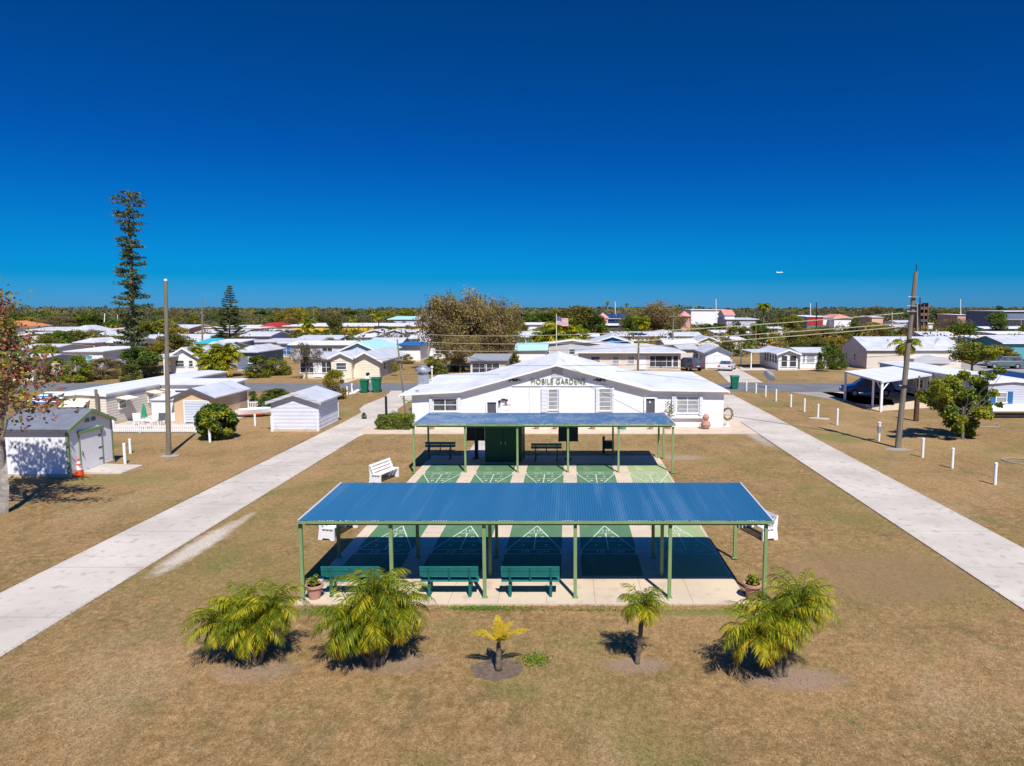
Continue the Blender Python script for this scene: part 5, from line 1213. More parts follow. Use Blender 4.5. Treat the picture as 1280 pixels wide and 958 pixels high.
# striped canopy, street sign
x, y = P(40, 520); X0, X1 = (30 - CX) / FPX * 50, (67 - CX) / FPX * 50
o = empty('striped_awning', 'blue and white striped awning left of the long mobile home', 'awning', ((X0 + X1) / 2, 50, 0)); W = X1 - X0
for i in range(8):
    b = MB(); t0, t1 = i / 8, (i + 1) / 8; b.add([(-W / 2, -.6 + 2.4 * t0, 1.85 + .55 * t0), (W / 2, -.6 + 2.4 * t0, 1.85 + .55 * t0), (W / 2, -.6 + 2.4 * t1, 1.85 + .55 * t1), (-W / 2, -.6 + 2.4 * t1, 1.85 + .55 * t1), (-W / 2, -.6 + 2.4 * t0, 1.88 + .55 * t0), (W / 2, -.6 + 2.4 * t0, 1.88 + .55 * t0), (W / 2, -.6 + 2.4 * t1, 1.88 + .55 * t1), (-W / 2, -.6 + 2.4 * t1, 1.88 + .55 * t1)],
        [(3, 2, 1, 0), (4, 5, 6, 7), (0, 1, 5, 4), (1, 2, 6, 5), (2, 3, 7, 6), (3, 0, 4, 7)], M['awblue'] if i % 2 == 0 else M['white']); b.build('canvas_stripe', o)
for sx_ in (-1, 1):
    for sy, zz in ((-.55, 1.86), (1.7, 2.36)): b = MB(); b.tube([(sx_ * W / 2 * .95, sy, 0), (sx_ * W / 2 * .95, sy, zz)], .03, M['steel'], 6); b.build('post', o)
o = empty('street_sign', 'small square sign on a thin post beyond the mobile home roof', 'sign', (*P(72.5, 488), 0)); yy = P(72.5, 488)[1]
b = MB(); b.tube([(0, 0, 0), (0, 0, 2.9)], .035, M['steel'], 6); b.build('post', o); b = MB(); b.bbox(-.42, .42, -.06, -.035, 1.95, 2.85, M['lgray'], .01); b.build('sign_panel', o)

# ------------------------------------------------------------------ bins, dish, misc
def bin_(label, u, v, s=1.0, name='wheelie_bin', group='green wheelie bins', hl=.0):
    x, y = P(u, v); o = empty(name, label, 'wheelie bin', (x, y, 0), 0, group); m = M['green']
    b = MB(); b.add([(-.24 * s, -.26 * s, .06), (.24 * s, -.26 * s, .06), (.24 * s, .26 * s, .06), (-.24 * s, .26 * s, .06), (-.32 * s, -.36 * s, 1.08 * s), (.32 * s, -.36 * s, 1.08 * s), (.32 * s, .36 * s, 1.08 * s), (-.32 * s, .36 * s, 1.08 * s)],
                    [(3, 2, 1, 0), (4, 5, 6, 7), (0, 1, 5, 4), (1, 2, 6, 5), (2, 3, 7, 6), (3, 0, 4, 7)], m); b.build('body', o)
    b = MB(); b.prism([(-.40 * s, 1.085 * s), (.42 * s, 1.085 * s), (.42 * s, 1.15 * s), (0, 1.22 * s), (-.38 * s, 1.14 * s)], 'x', -.36 * s, .36 * s, m); b.build('lid', o)
    for sg in (-1, 1): b = MB(); b.tube([(sg * .24 * s, .3 * s, .13), (sg * .31 * s, .3 * s, .13)], .13, M['rubber'], 12); b.build('wheel', o)
bin_('green wheelie bin on the left of the pair by the road', 456, 491, 1.15); bin_('green wheelie bin on the right of the pair by the road', 471, 490.5, 1.3); bin_('green wheelie bin beside the right drive near the road', 918, 486.5, 1.2)
x, y = P(460, 478); o = empty('mailbox_pillar', 'small white mailbox pillar behind the pair of green bins', 'mailbox', (x, y, 0)); b = MB(); b.bbox(-.25, .25, -.25, .25, 0, .75, M['white']); b.build('pillar', o); b = MB(); b.tube([(0, -.25, .95), (0, .25, .95)], .17, M['black'], 10); b.tube([(0, 0, .75), (0, 0, .85)], .05, M['black'], 6); b.build('mailbox', o)
x, y = P(443, 494); o = empty('garden_statue', 'small white kneeling garden ornament by the road left of the bins', 'garden ornament', (x, y, 0)); b = MB(); b.tube([(-.5, 0, .08), (0, 0, .2), (.35, 0, .45), (.5, 0, .5)], [.10, .2, .14, .05], M['white'], 8); b.tube([(-.2, 0, .2), (-.25, 0, .75), (-.22, 0, 1.15)], [.12, .07, .09], M['white'], 8); b.build('figure', o)
x, y = P(963, 487); o = empty('satellite_dish', 'white satellite dish tilted skyward on a short post near the road', 'satellite dish', (x, y + 1.0, 0))
b = MB(); b.tube([(0, 0, 0), (0, 0, 1.0)], .05, M['steel'], 8); b.build('post', o)
b = MB(); rot = Matrix.Rotation(R(48), 3, 'Y') @ Matrix.Rotation(R(-25), 3, 'X'); vs = []; fs = []
for i in range(7):
    r = .72 * i / 6
    for k in range(24): a = k / 24 * 6.2832; vs.append(tuple(rot @ Vector((r * math.cos(a), r * math.sin(a), .28 * (i / 6) ** 2)) + Vector((0, 0, 1.15))))
fs = [(i * 24 + k, i * 24 + (k + 1) % 24, i * 24 + 24 + (k + 1) % 24, i * 24 + 24 + k) for i in range(6) for k in range(24)]
b.add(vs, fs, M['white']); d_ = b.build('dish', o); sm = d_.modifiers.new('s', 'SOLIDIFY'); sm.thickness = .03
b = MB(); p1 = rot @ Vector((0, 0, .6)) + Vector((0, 0, 1.15)); p0 = rot @ Vector((0, -.68, .26)) + Vector((0, 0, 1.15)); b.tube([p0, p1], .02, M['steel'], 5); b.tube([p1, p1 + Vector((0, 0, .12))], .05, M['steel'], 6); b.build('feed_arm', o)
# boulder edging ring at far right
x, y = P(1272, 577); o = MB(); o.tube([(x + math.cos(a) * .75, y + math.sin(a) * .75, .03) for a in np.linspace(0, 6.2832, 24)], .035, M['gravel'], 6); tag(o.build('edging_ring'), 'pale concrete ring set in the grass at the right edge', 'edging ring')
x, y = P(1225, 532); o = MB(); o.tube([(x + math.cos(a) * 1.3, y + math.sin(a) * .9, .03) for a in np.linspace(3.4, 6.4, 14)], .045, M['gravel'], 6); tag(o.build('edging_curb'), 'curved pale edging at the foot of the white trailer by the leafy tree', 'edging')

# ------------------------------------------------------------------ right: carport, trailer
c0, c1 = (25.9, 58.2), (32.7, 63.6)
cpt = post_canopy('carport', 'white flat-roofed carport on white posts with a blue car under it', 'carport', [c0, c1, (32.7, 71.0), (25.9, 65.9)], [2.42, 2.5, 2.6, 2.55], 'wroof', 'white', .09, .14)
cc = cpt.location; b = MB(); x, y = P(1090.4, 509); zz = 2.45; b.box(x - cc.x - .07, x - cc.x + .07, y - cc.y - .07, y - cc.y + .07, 0, zz, M['white']); b.build('post', cpt)
b = MB(); k0 = Vector((c0[0] - cc.x + .05, c0[1] - cc.y + .05, 0)); b.tube([k0 + Vector((0, 0, 1.75)), k0 + Vector((.8, .6, 2.4))], .05, M['white'], 5); b.tube([k0 + Vector((0, 0, 1.75)), k0 + Vector((0, 1.0, 2.4))], .05, M['white'], 5); b.build('brace', cpt)
b = MB(); b.add([(25.9, 58.4, .02), (32.6, 61.0, .02), (32.6, 72, .02), (25.9, 72, .02)], [(0, 1, 2, 3)], M['concrete']); tag(b.build('patio'), kind='structure')
vehicle('parked_car', 'dark blue off-road car parked under the white carport', (29.2, 69.0), R(180), 'carblue', 'suv')
xx = 32.9; tr = house('mobile_home', 'long white mobile home with blue window shutters behind the leafy tree at right', (xx, 55.2), (xx + 3.8, 55.2), 19.5, 2.75, .15, 'y', 'lav', 'wroof', .14, [(.28, .9, 1.15, 2.0, 'lglass')], cat='mobile home',
                      lwins=[(.32, 1.0, 1.1, 2.0), (.45, 1.2, 1.1, 2.0), (.55, 1.2, 1.1, 2.0), (.64, 1.2, 1.1, 2.0), (.12, 1.0, 1.1, 2.0)])
for s in (-1, 1):
    b = MB(); cxx = -1.9 + 3.8 * .28 + s * .68; b.box(cxx - .2, cxx + .2, -.05, -.003, 1.1, 2.05, M['blue']); b.build('shutter', tr)
b = MB(); b.prism([(0, .45), (0, 1.0), (-.55, .95), (-.8, .6), (-.5, .42)], 'x', -1.88, 1.88, M['white']); b.build('front_bay', tr)
b = MB(); b.box(-1.9, 1.9, -.02, 19.5, .0, .42, M['dgray']); b.build('skirt', tr)
tr2 = house('mobile_home', 'gray trailer with a dark roof cut off by the right edge', (38.0, 56.5), (41.5, 56.5), 9, 2.5, .3, 'y', 'lav', 'navy', .14, [(.3, .8, 1.15, 1.9)], cat='trailer')
vehicle('parked_car', 'gray-green car parked among the trees at the right, left of the blue one', P(1254, 461), R(170), 'cargray', 'suv')
vehicle('parked_car', 'light blue car at the right edge beside the gray-green one', (P(1284, 461)[0], P(1284, 461)[1]), R(165), 'carsky', 'sedan')
vehicle('parked_car', 'white sedan parked on the concrete driveway of the white garage', (P(912, 464)[0], P(912, 464)[1] + 1.6), R(68), 'carwhite', 'sedan')
vehicle('parked_car', 'dark slate car parked beside the screened porch', (P(862, 464)[0], P(862, 464)[1] + 1.2), R(115), 'cardark', 'suv')
o = empty('covered_boat', 'white covered boat on a trailer behind the long right mobile home', 'boat', (*P(1160, 461), 0), R(10))
b = MB(); b.prism([(-3, .8), (2.6, .75), (3.4, 1.5), (.6, 1.75), (-.8, 2.1), (-3, 1.5)], 'y', -.95, .95, M['lgray']); b.build('hull', o)
b = MB(); b.box(-2.5, 3.6, -.06, .06, .5, .62, M['steel']); b.build('trailer_frame', o)
for s in (-1, 1): b = MB(); b.tube([(-.9, s * .8, .35), (-.9, s * .98, .35)], .35, M['rubber'], 14); b.build('wheel', o)
# ------------------------------------------------------------------ houses behind
def hz(ve, ez): return Yb(ve, ez)
def H(label, u0, u1, ve, ez, depth, rise, ridge, wall, roof, name='house', yaw=0.0, **kw):
    y = hz(ve, ez); xa = Q(u0, ve, y)[0]; xb = Q(u1, ve, y)[0]; w_ = xb - xa
    return house(name, label, (xa, y), (xa + w_ * math.cos(R(yaw)), y + w_ * math.sin(R(yaw))), depth, ez, rise, ridge, wall, roof, group=kw.pop('group', 'homes of the neighbourhood'), **kw)
W3 = [(.2, 1.0, 1.0, 2.0), (.5, 1.0, 1.0, 2.0), (.8, 1.0, 1.0, 2.0)]; W2 = [(.28, 1.2, 1.0, 2.0), (.72, 1.2, 1.0, 2.0)]; WD = [(.25, 1.8, .8, 2.0, 'screen'), (.62, 1.8, .8, 2.0, 'screen')]
H('white gabled house with a small carport, left of the big palm', 212, 247, 446, 2.35, 13, 1.1, 'y', 'white', 'lgroof', wins=[(.35, 1.2, 1.0, 1.9), (.75, .6, 1.0, 1.9)])
y = hz(447, 2.4); post_canopy('carport', 'open carport with white roof beside the white gabled house', 'carport', [(Q(182, 447, y)[0], y - 1), (Q(211, 447, y)[0], y - 1), (Q(211, 447, y)[0], y + 6), (Q(182, 447, y)[0], y + 6)], [2.35, 2.35, 2.5, 2.5], 'wmetal', 'white', .1)
H('slate blue house with gray roof behind the big palm cluster', 296, 321, 441, 2.5, 9, .9, 'hip', 'slate', 'lgroof', wins=[(.7, .8, 1.0, 1.9)])
b_h = H('cream house with gabled front and dark screened porch', 378, 414, 449, 2.4, 8, .25, 'flat', 'cream', 'lgroof', wins=[(.22, 2.2, .7, 2.1, 'screen'), (.82, 1.9, .7, 2.1, 'screen')], door_at=.52)
H('cream gabled wing with one window beside the screened porch', 413.5, 439, 447, 2.7, 7.5, .55, 'y', 'cream', 'wmetal', wins=[(.5, 1.3, 1.2, 2.1)], name='house_wing')
H('cream house with large white roof and blank side wall near the bins', 440, 474, 450, 2.35, 12, .9, 'y', 'cream', 'lgroof', over=.5, rwins=[(.2, 1.0, 1.0, 2.0), (.5, 1.4, 1.0, 2.0), (.75, 1.0, 1.0, 2.0)], yaw=0)
H('light teal gabled house behind the cream ones', 422, 474, 440, 2.5, 12, 1.3, 'y', 'lteal', 'lteal')
H('white-roofed house to the right of the light teal one', 462, 500, 430, 2.5, 8, .8, 'x', 'white', 'wmetal', wins=W2)
H('small white house left of the thin palm', 440, 466, 422, 2.4, 8, .4, 'flat', 'white', 'wroof', wins=W2)
H('pale gray twin-gabled house below the yellow store, left half', 456, 481, 416, 2.5, 9, .7, 'y', 'lav', 'lgroof')
H('pale gray twin-gabled house below the yellow store, right half', 481, 505, 416, 2.5, 9, .7, 'y', 'lav', 'lgroof', wins=[(.85, 1, 1, 2)])
H('white home with broad blue awning left of the brown tree', 498, 525, 432, 2.6, 9, .1, 'flat', 'white', 'blue', over=.6)
H('pale pink gabled house behind the blue awning', 510, 537, 424, 2.6, 9, 1.4, 'hip', 'lav', 'lgroof')
H('house with dark windows seen under the big brown tree', 588, 632, 451, 2.3, 6, .3, 'flat', 'beige', 'groof', wins=WD)
H('white house with gray-white roof left of the palm hedge', 302, 338, 420, 3.2, 9, .6, 'x', 'lav', 'wmetal', wins=W3)
H('peach house with white roof and dark carport', 322, 352, 428, 2.5, 8, .25, 'flat', 'peach', 'wmetal', wins=[(.5, 1.6, .8, 2.0, 'screen'), (.85, 1.2, .8, 2.0, 'screen')])
H('white house with dark blue awning next to the peach house', 350, 388, 429, 2.5, 8, .3, 'flat', 'white', 'lgroof', wins=[(.2, 2.0, .4, 2.1, 'blue'), (.7, 2.0, .6, 2.1, 'screen')])
H('long gray roofed house right behind the row of small hedges', 372, 424, 424, 2.5, 9, .5, 'x', 'lgray', 'lgroof')
H('white house at left with brown shaded porch', 94, 118, 429, 2.5, 9, .8, 'hip', 'peach', 'wmetal', wins=[(.3, 2.0, .6, 2.1, 'screen'), (.75, 1.6, .6, 2.1, 'screen')])
H('low white home with flat roof right of the brown porch', 116, 164, 428, 2.5, 9, .5, 'x', 'white', 'wroof', wins=[(.15, 2.0, .6, 2.1, 'screen'), (.5, 1.2, 1, 2)])
H('white home with teal windows lower left of the brown porch', 84, 128, 440, 2.5, 8, .2, 'flat', 'white', 'wroof', wins=[(.2, 1.6, .9, 2.0, 'teal'), (.55, 1.6, .9, 2.0, 'teal')])
H('gray-roofed house at the left among brown trees', 80, 112, 415, 3, 10, 1.5, 'hip', 'lgray', 'lgroof')
H('white home mostly hidden behind the red-leaved tree', 20, 62, 437, 2.5, 9, .5, 'x', 'white', 'lgroof', wins=W2)
H('long white home at the left edge behind the red-leaved tree', -40, 40, 452, 2.4, 9, .5, 'x', 'white', 'wmetal', wins=W3)
H('orange-roofed building at the far left edge', -20, 18, 409, 3.5, 14, 1.6, 'hip', 'beige', 'orangeroof', name='building')
H('pink building left of the tall pine', 142, 168, 411.5, 3.3, 14, .6, 'flat', 'pink', 'pink', name='building')
H('long pink building with pale roof right of the tall pine', 173, 236, 411, 3.3, 14, .8, 'x', 'pink', 'wmetal', name='building')
H('pale lavender home with white roof right of the tall pine trunk', 170, 216, 423, 2.5, 9, .5, 'x', 'lav', 'wmetal', wins=W2)
H('white-roofed home with a turquoise canopy beside it', 236, 246, 429, 2.5, 8, .3, 'flat', 'white', 'wroof')
y = hz(430, 2.6); post_canopy('canopy_tent', 'turquoise canopy tent between the pines', 'canopy', [(Q(243, 430, y)[0], y), (Q(262, 430, y)[0], y), (Q(262, 430, y)[0], y + 5), (Q(243, 430, y)[0], y + 5)], [2.6, 2.6, 3.2, 3.2], 'turq', 'white', .08)
H('white-roofed home right of the turquoise canopy', 258, 292, 430, 2.5, 8, .35, 'flat', 'lgray', 'wroof', wins=W2)
H('gray-blue roofed home behind the small palm', 248, 272, 438, 2.6, 10, .9, 'x', 'lgray', 'lgroof')
H('large orange-tan store behind the small conical pine', 254, 300, 410, 3.3, 20, .2, 'flat', 'orange', 'wroof', name='store')
H('red-tan store wing left of the red roof', 298, 326, 410.5, 3.3, 18, .15, 'flat', 'peach', 'wroof', name='store')
H('small store with bright red roof in the left distance', 326, 343, 409, 3.4, 12, 1.2, 'hip', 'white', 'redroof', name='store')
st = H('long pale yellow store with a bright yellow band', 345, 540, 408, 3.5, 30, .2, 'flat', 'pyellow', 'wroof', name='store')
_W = (st.children[0].dimensions.x)
b = MB(); b.box(_W * (-.5 + .12), _W * (.5 - .02), -.12, -.01, 1.2, 3.0, M['yellow']); b.build('yellow_band', st)
H('far gray metal building with pale green roof', 485, 534, 399.5, 4.6, 30, .9, 'x', 'lav', 'lteal', name='building')
# centre
H('pale beige house with long white roof and screened porch behind the clubhouse', 724, 851, 441, 2.5, 8.5, 1.05, 'hip', 'beige', 'lgroof', over=.6, wins=[(.16, 1.3, .9, 2.0), (.36, 1.0, .9, 2.0, 'lglass'), (.51, 1.0, .9, 2.0, 'lglass'), (.75, 1.6, .5, 2.1, 'screen'), (.86, 1.6, .5, 2.1, 'screen'), (.95, .8, .5, 2.1, 'screen')], door_at=.62)
H('white house with bright blue gable behind the pale beige house', 742, 789, 428, 2.6, 12, 1.0, 'y', 'sky', 'wmetal')
H('white flat-roofed home left of the bright blue gable', 722, 748, 421, 2.5, 8, .5, 'x', 'white', 'wroof')
H('gray-walled building below the dark blue roof', 750, 785, 407, 3.6, 12, .2, 'flat', 'dgray', 'wroof', name='building')
H('long building with dark blue roof at the far centre', 742, 786, 398.5, 5.2, 14, 1.3, 'x', 'navy', 'navy', name='building')
H('far kiosk with a pink pointed roof, left of the brown trees', 748, 760, 398, 5.6, 6, 1.7, 'hip', 'pink', 'pinkroof', name='kiosk', group='pink roofed kiosks')
H('far kiosk with a pink pointed roof by the white block building', 851, 863, 396, 6.0, 6, 1.7, 'hip', 'pink', 'pinkroof', name='kiosk', group='pink roofed kiosks')
wb_ = H('big white windowless block building in the far centre', 864, 907, 387.5, 8.03, 22, .1, 'flat', 'white', 'wroof', name='building')
H('pink-roofed gable showing at the right of the white block', 906, 918, 394, 6.4, 10, 1.6, 'x', 'white', 'pinkroof', name='building')
H('long gray-white roofed building right of the white block', 908, 948, 399.5, 5.0, 14, .3, 'flat', 'lgray', 'lgroof', name='building')
H('white house with blue shutter door right of the big brown tree', 641, 680, 421, 2.5, 9, .9, 'x', 'white', 'wmetal', wins=[(.5, .8, .4, 2.1, 'sky'), (.3, .9, .9, 2.0), (.78, 2.0, .7, 2.1, 'screen')])
H('pale teal roofed home right of the big brown tree', 646, 682, 438, 2.5, 7, .8, 'x', 'white', 'lteal')
H('long white store roof beyond the big brown tree', 642, 684, 406, 3.6, 14, .3, 'flat', 'white', 'wroof', name='store')
H('white hip-roofed home left of the dark pole', 819, 846, 417, 2.5, 9, .8, 'hip', 'white', 'lgroof', wins=[(.15, 1.5, .5, 2.1, 'screen')])
H('long white-roofed home behind the dark pole', 844, 876, 420, 2.5, 9, .6, 'x', 'white', 'wmetal')
H('beige home with white roof and row of dark windows', 832, 871, 430, 2.5, 10, .6, 'x', 'beige', 'wroof', wins=W3)
H('cream gabled home behind the white garage', 873, 899, 427, 2.5, 9, .8, 'y', 'cream', 'wmetal')
H('beige home wall right behind the white garage', 851, 874, 437, 2.4, 6, .3, 'flat', 'beige', 'lgroof')
g_ = H('white gabled garage with a wide white door and the white sedan in front', 882, 913, 441, 2.35, 8.5, .75, 'y', 'white', 'wmetal', name='garage', cat='garage', garage=(.5, 2.9, 2.0, 'white'), lwins=[(.4, .8, 1.0, 1.8), (.75, .8, 1.0, 1.8)], trim='slate')
H('white home with long flat roof, left of the fan palm', 893, 922, 416, 2.5, 8, .3, 'flat', 'white', 'wroof', wins=W2)
H('white home with dark carport in front of the fan palm', 918, 960, 418, 2.5, 9, .4, 'x', 'white', 'wroof', wins=[(.1, 1.8, .6, 2.1, 'screen'), (.55, 1.0, 1, 2)])
H('small white home with teal carport left of the hedges', 962, 992, 411, 2.5, 9, .4, 'x', 'white', 'wmetal', wins=W2)
H('beige home with red-flowered yard near the enclosed porch', 916, 930, 425, 2.3, 6, .3, 'flat', 'beige', 'wroof')
# right: enclosed porch home (two sections), gabled beige home
yp = Yb(463.5); xa = P(930, 463.5)[0]; 
hp = house('house', 'white home with a glazed corner porch facing the road', (P(971, 463)[0], yp), (P(995, 463)[0], yp), 9.5, 2.35, .5, 'y', 'white', 'wmetal', over=.4, wins=[(.3, .9, .5, 2.1, 'screen'), (.75, 1.0, .5, 2.1, 'screen')],
           lwins=[(.12, 1.0, .9, 2.1, 'screen'), (.26, 1.0, .9, 2.1, 'screen'), (.40, 1.0, .9, 2.1, 'screen'), (.54, 1.0, .9, 2.1, 'screen'), (.68, 1.0, .9, 2.1, 'screen')], group='homes of the neighbourhood')
house('house_wing', 'white wing with a red-flowered bed right of the glazed corner porch', (P(997, 461)[0] , yp + 2.2), (P(1033, 461)[0], yp + 2.2), 7.5, 2.35, .45, 'x', 'white', 'wmetal', over=.35, wins=[(.12, .35, .9, 2.1, 'blue'), (.35, 1.2, .9, 2.0, 'lglass'), (.75, 1.6, .9, 2.0, 'lglass')], group='homes of the neighbourhood')
post_canopy('porch_canopy', 'white porch roof on posts left of the glazed corner porch', 'porch roof', [(P(932, 459)[0], yp + 3), (P(966, 459)[0], yp + 3), (P(966, 459)[0], yp + 9), (P(932, 459)[0], yp + 9)], [2.3, 2.4, 2.4, 2.3], 'wmetal', 'white', .07)
gx, gy = P(1083, 461.5); 
bh = house('house', 'beige gabled house with gray roof and two narrow windows on its end wall', (gx, gy), (gx + 13.5, gy + .3), 8.8, 2.75, 1.55, 'x', 'beige', 'lgroof', over=.25, lwins=[(.45, .7, .9, 2.0), (.78, .6, .9, 2.0)], group='homes of the neighbourhood')
_, g2 = P(1165, 455); house('house', 'beige hip-roofed house adjoining the gabled one on the right', (P(1160, 460)[0], gy + 1), (P(1196, 460)[0], gy + 1), 9, 2.7, 1.6, 'hip', 'beige', 'lgroof', over=.5, wins=[(.5, 1.3, 1.0, 2.0)], group='homes of the neighbourhood')
# right distance
rs_ = H('store with red and blue signboard wall and white roof', 1009, 1029, 396.5, 6, 14, .3, 'flat', 'slate', 'wroof', name='store')
_W = rs_.children[0].dimensions.x; b = MB(); b.box(-_W * .49, _W * .49, -.1, -.01, 3.6, 5.8, M['redroof']); b.build('signboard', rs_)
H('white store wing right of the red and blue wall', 1028, 1044, 397, 5.6, 14, .3, 'flat', 'white', 'wroof', name='store')
H('white and pink gabled building in the right distance', 1043, 1064, 398, 5.4, 14, 1.3, 'hip', 'white', 'pinkroof', name='building')
H('small brown building with a white roof among far trees', 1090, 1104, 397, 5.4, 10, .3, 'flat', 'peach', 'wroof', name='building')
H('low white-roofed home far right of the white pole', 1120, 1147, 403, 3.6, 10, .5, 'x', 'white', 'wmetal', name='building')
H('white home with a lit front right of the leaning pole', 1152, 1166, 405, 3.6, 10, .4, 'flat', 'white', 'wroof', wins=W2)
H('white house roof behind the gray hip-roofed house', 1156, 1196, 421, 2.8, 8, .8, 'x', 'white', 'wmetal')
H('pale pink store in the far right distance', 1197, 1212, 394, 6.2, 14, .2, 'flat', 'pink', 'wroof', name='store')
H('pinkish white store with dark openings at the far right', 1211, 1239, 395, 5.6, 14, .2, 'flat', 'pink', 'wroof', name='store', wins=[(.45, 6, .5, 4, 'screen')])
H('dark blue commercial building at the far right edge', 1255, 1330, 389.5, 7.6, 22, .1, 'flat', 'slate', 'wroof', name='building', wins=[(.3, 14, .8, 5, 'screen')])
H('long white-roofed home with dark wall at the far right', 1230, 1330, 411, 2.8, 9, .4, 'x', 'dgray', 'wroof')
H('white-roofed carport home below it at the right edge', 1222, 1330, 424, 2.6, 7, .35, 'flat', 'teal', 'wroof', wins=[(.2, 2.5, .3, 2.2, 'screen')])
H('teal-walled home with gray roof at the right edge', 1254, 1330, 429, 2.9, 9, .9, 'x', 'teal', 'lgroof')
H('white flat roof at the right between the trees', 1246, 1300, 418, 2.7, 8, .3, 'flat', 'lgray', 'wroof')
y = hz(412, 2.6); post_canopy('canopy_tent', 'rounded green canopy in the right distance', 'canopy', [(Q(1210, 412, y)[0], y), (Q(1225, 412, y)[0], y), (Q(1225, 412, y)[0], y + 6), (Q(1210, 412, y)[0], y + 6)], [2.4, 2.4, 3.6, 3.6], 'sgreen', 'white', .1)
# unfinished brown tower
yt = 230; xt0, xt1 = Q(1149, 400, yt)[0], Q(1160, 400, yt)[0]
o = empty('brown_tower', 'brown open-framed tower block on the right horizon', 'tower', ((xt0 + xt1) / 2, yt, 0)); W = xt1 - xt0
for k in range(5):
    b = MB(); b.box(-W / 2, W / 2, 0, 4, k * 2.0 + .2, k * 2.0 + 1.1, M['brick'] if k % 2 else M['dgray']); b.build('storey', o)
for sx_ in (-1, 0, 1):
    b = MB(); b.box(sx_ * W * .46 - .15, sx_ * W * .46 + .15, -.1, 3.9, 0, 9.9 + (sx_ == 1) * .4, M['brick']); b.build('pier', o)
# many small roofs filling the neighbourhood between the named ones
rr = random.Random(21)
FILL = [(48, 420), (30, 424), (150, 419), (205, 418), (225, 425), (290, 424), (275, 416), (362, 421), (400, 431), (420, 418), (520, 415), (548, 425), (575, 430), (700, 415), (715, 432), (760, 415), (800, 420), (812, 427), (905, 407), (930, 406), (945, 411), (985, 404), (1140, 409), (1175, 405), (1190, 400), (1235, 403), (1262, 407), (1130, 414), (330, 414), (110, 420), (60, 413)]
FL = ['white', 'beige', 'lgray', 'lav', 'cream', 'peach']
for i, (u, v) in enumerate(FILL[::2]):
    w_ = rr.uniform(9, 15) * FPX / hz(v, 2.5)
    H('low pale-roofed home partly hidden among trees in the middle distance', u - w_ / 2, u + w_ / 2, v, 2.5, rr.uniform(6, 9), rr.uniform(.3, .9), rr.choice(['x', 'hip', 'flat', 'y']), rr.choice(FL), rr.choice(['wmetal', 'wroof', 'lgroof', 'wmetal']), wins=rr.choice([W2, W3, WD]), group='half hidden homes in the middle distance', plinth=False)

# ------------------------------------------------------------------ trees
def T(kind, u, vb, vt, w_, label, **k): return put_tree(kind, u, vb, vt, w_, label, **k)
def round_bush(label, u, vb, vt, w_, mats, seed, n=9000, ls=.2):
    rng = np.random.default_rng(seed); x, y = P(u, vb); h = Q(u, vt, y)[1]; a = w_ / 2 * y / FPX; o = empty('bush', label, 'bush', (x, y, 0))
    nc = 120; d = rng.normal(size=(nc, 3)); d /= np.linalg.norm(d, axis=1)[:, None]; cen = d * np.array([a * .82, a * .82, h * .42]) * (.8 + .25 * rng.random((nc, 1))) + np.array([0, 0, h * .5])
    pts = balls(cen, np.full(nc, a * .24), n // nc, rng, .3); pts[:, 2] = np.abs(pts[:, 2]) + .03
    quadmesh('leaves', leaf_quads(pts, ls * (.6 + .7 * rng.random(len(pts))), rng, asp=.6), np.repeat(rng.choice(len(mats), nc), n // nc), [M[m] for m in mats], o)
    mb = MB(); limbs(mb, (0, 0, 0), (0, 0, h * .5), [tuple(c) for c in cen[::4]], M['bark'], .09, rng); mb.build('stems', o)
round_bush('round glossy green bush behind a white bollard', 272, 549, 505, 52, ['lg1', 'lg1', 'lg3', 'lg2'], 8)
T('yellow', 98, 478, 440, 40, 'yellow-green bush beyond the mobile home, right of the street sign', name='bush', cat='bush')
T('obush', 74, 476, 444, 36, 'dark green bush behind the small square sign', name='bush', cat='bush')
T('obush', 112, 474, 452, 30, 'low dark green shrub right of the yellow-green bush', name='bush', cat='bush')
T('gbush', 190, 474, 447, 30, 'orange-tinged bush right of the pine foot, beside the carport', name='bush', cat='bush')
T('brown', 128, 474, 444, 46, 'bare brown thicket between the yellow bush and the pine', name='bush', cat='bush')
T('brown', 146, 470, 448, 30, 'small bare brown shrub just left of the tall pine', name='bush', cat='bush')
T('oak', 178, 476, 430, 46, 'dark leafy tree around the foot of the tall pine')
T('obush', 163, 478, 452, 34, 'low green bush at the foot of the tall pine, left side', name='bush', cat='bush')
T('ochre', 198, 452, 425, 34, 'orange-tinged tree right of the tall pine'); T('olive', 222, 450, 413, 42, 'olive tree with orange tinge behind the wooden pole')
T('green', 110, 414, 391, 60, 'broad yellow-green crown in the left distance', seed=1); T('oak', 20, 416, 389, 62, 'dark green crown at the far left horizon'); T('brown', 74, 418, 393, 60, 'brownish crown between the two far left green ones')
T('brown', 118, 432, 410, 46, 'thin brown tree among the left roofs'); T('olive', 63, 452, 420, 40, 'olive tree behind the red-leaved tree, near the left roofs'); T('yellow', 60, 470, 428, 34, 'yellow-green tree seen through the red-leaved tree'); T('olive', 96, 436, 412, 36, 'olive tree in front of the gray hip roof')
T('obush', 213, 413, 404, 26, 'dark round crown beside the long pink building')
T('obush', 322, 472, 441, 38, 'big rounded hedge bush in the left middle, left half', name='hedge', cat='hedge', seed=0); T('obush', 346, 469, 442, 40, 'big rounded hedge bush in the left middle, right half', name='hedge', cat='hedge', seed=2)
T('bush', 345, 507, 484, 50, 'leafy green shrub rising behind the pale shed', name='shrub', cat='shrub', seed=2); T('bush', 331, 516, 492, 22, 'green shrub beside the dinghy', name='shrub', cat='shrub', seed=0)
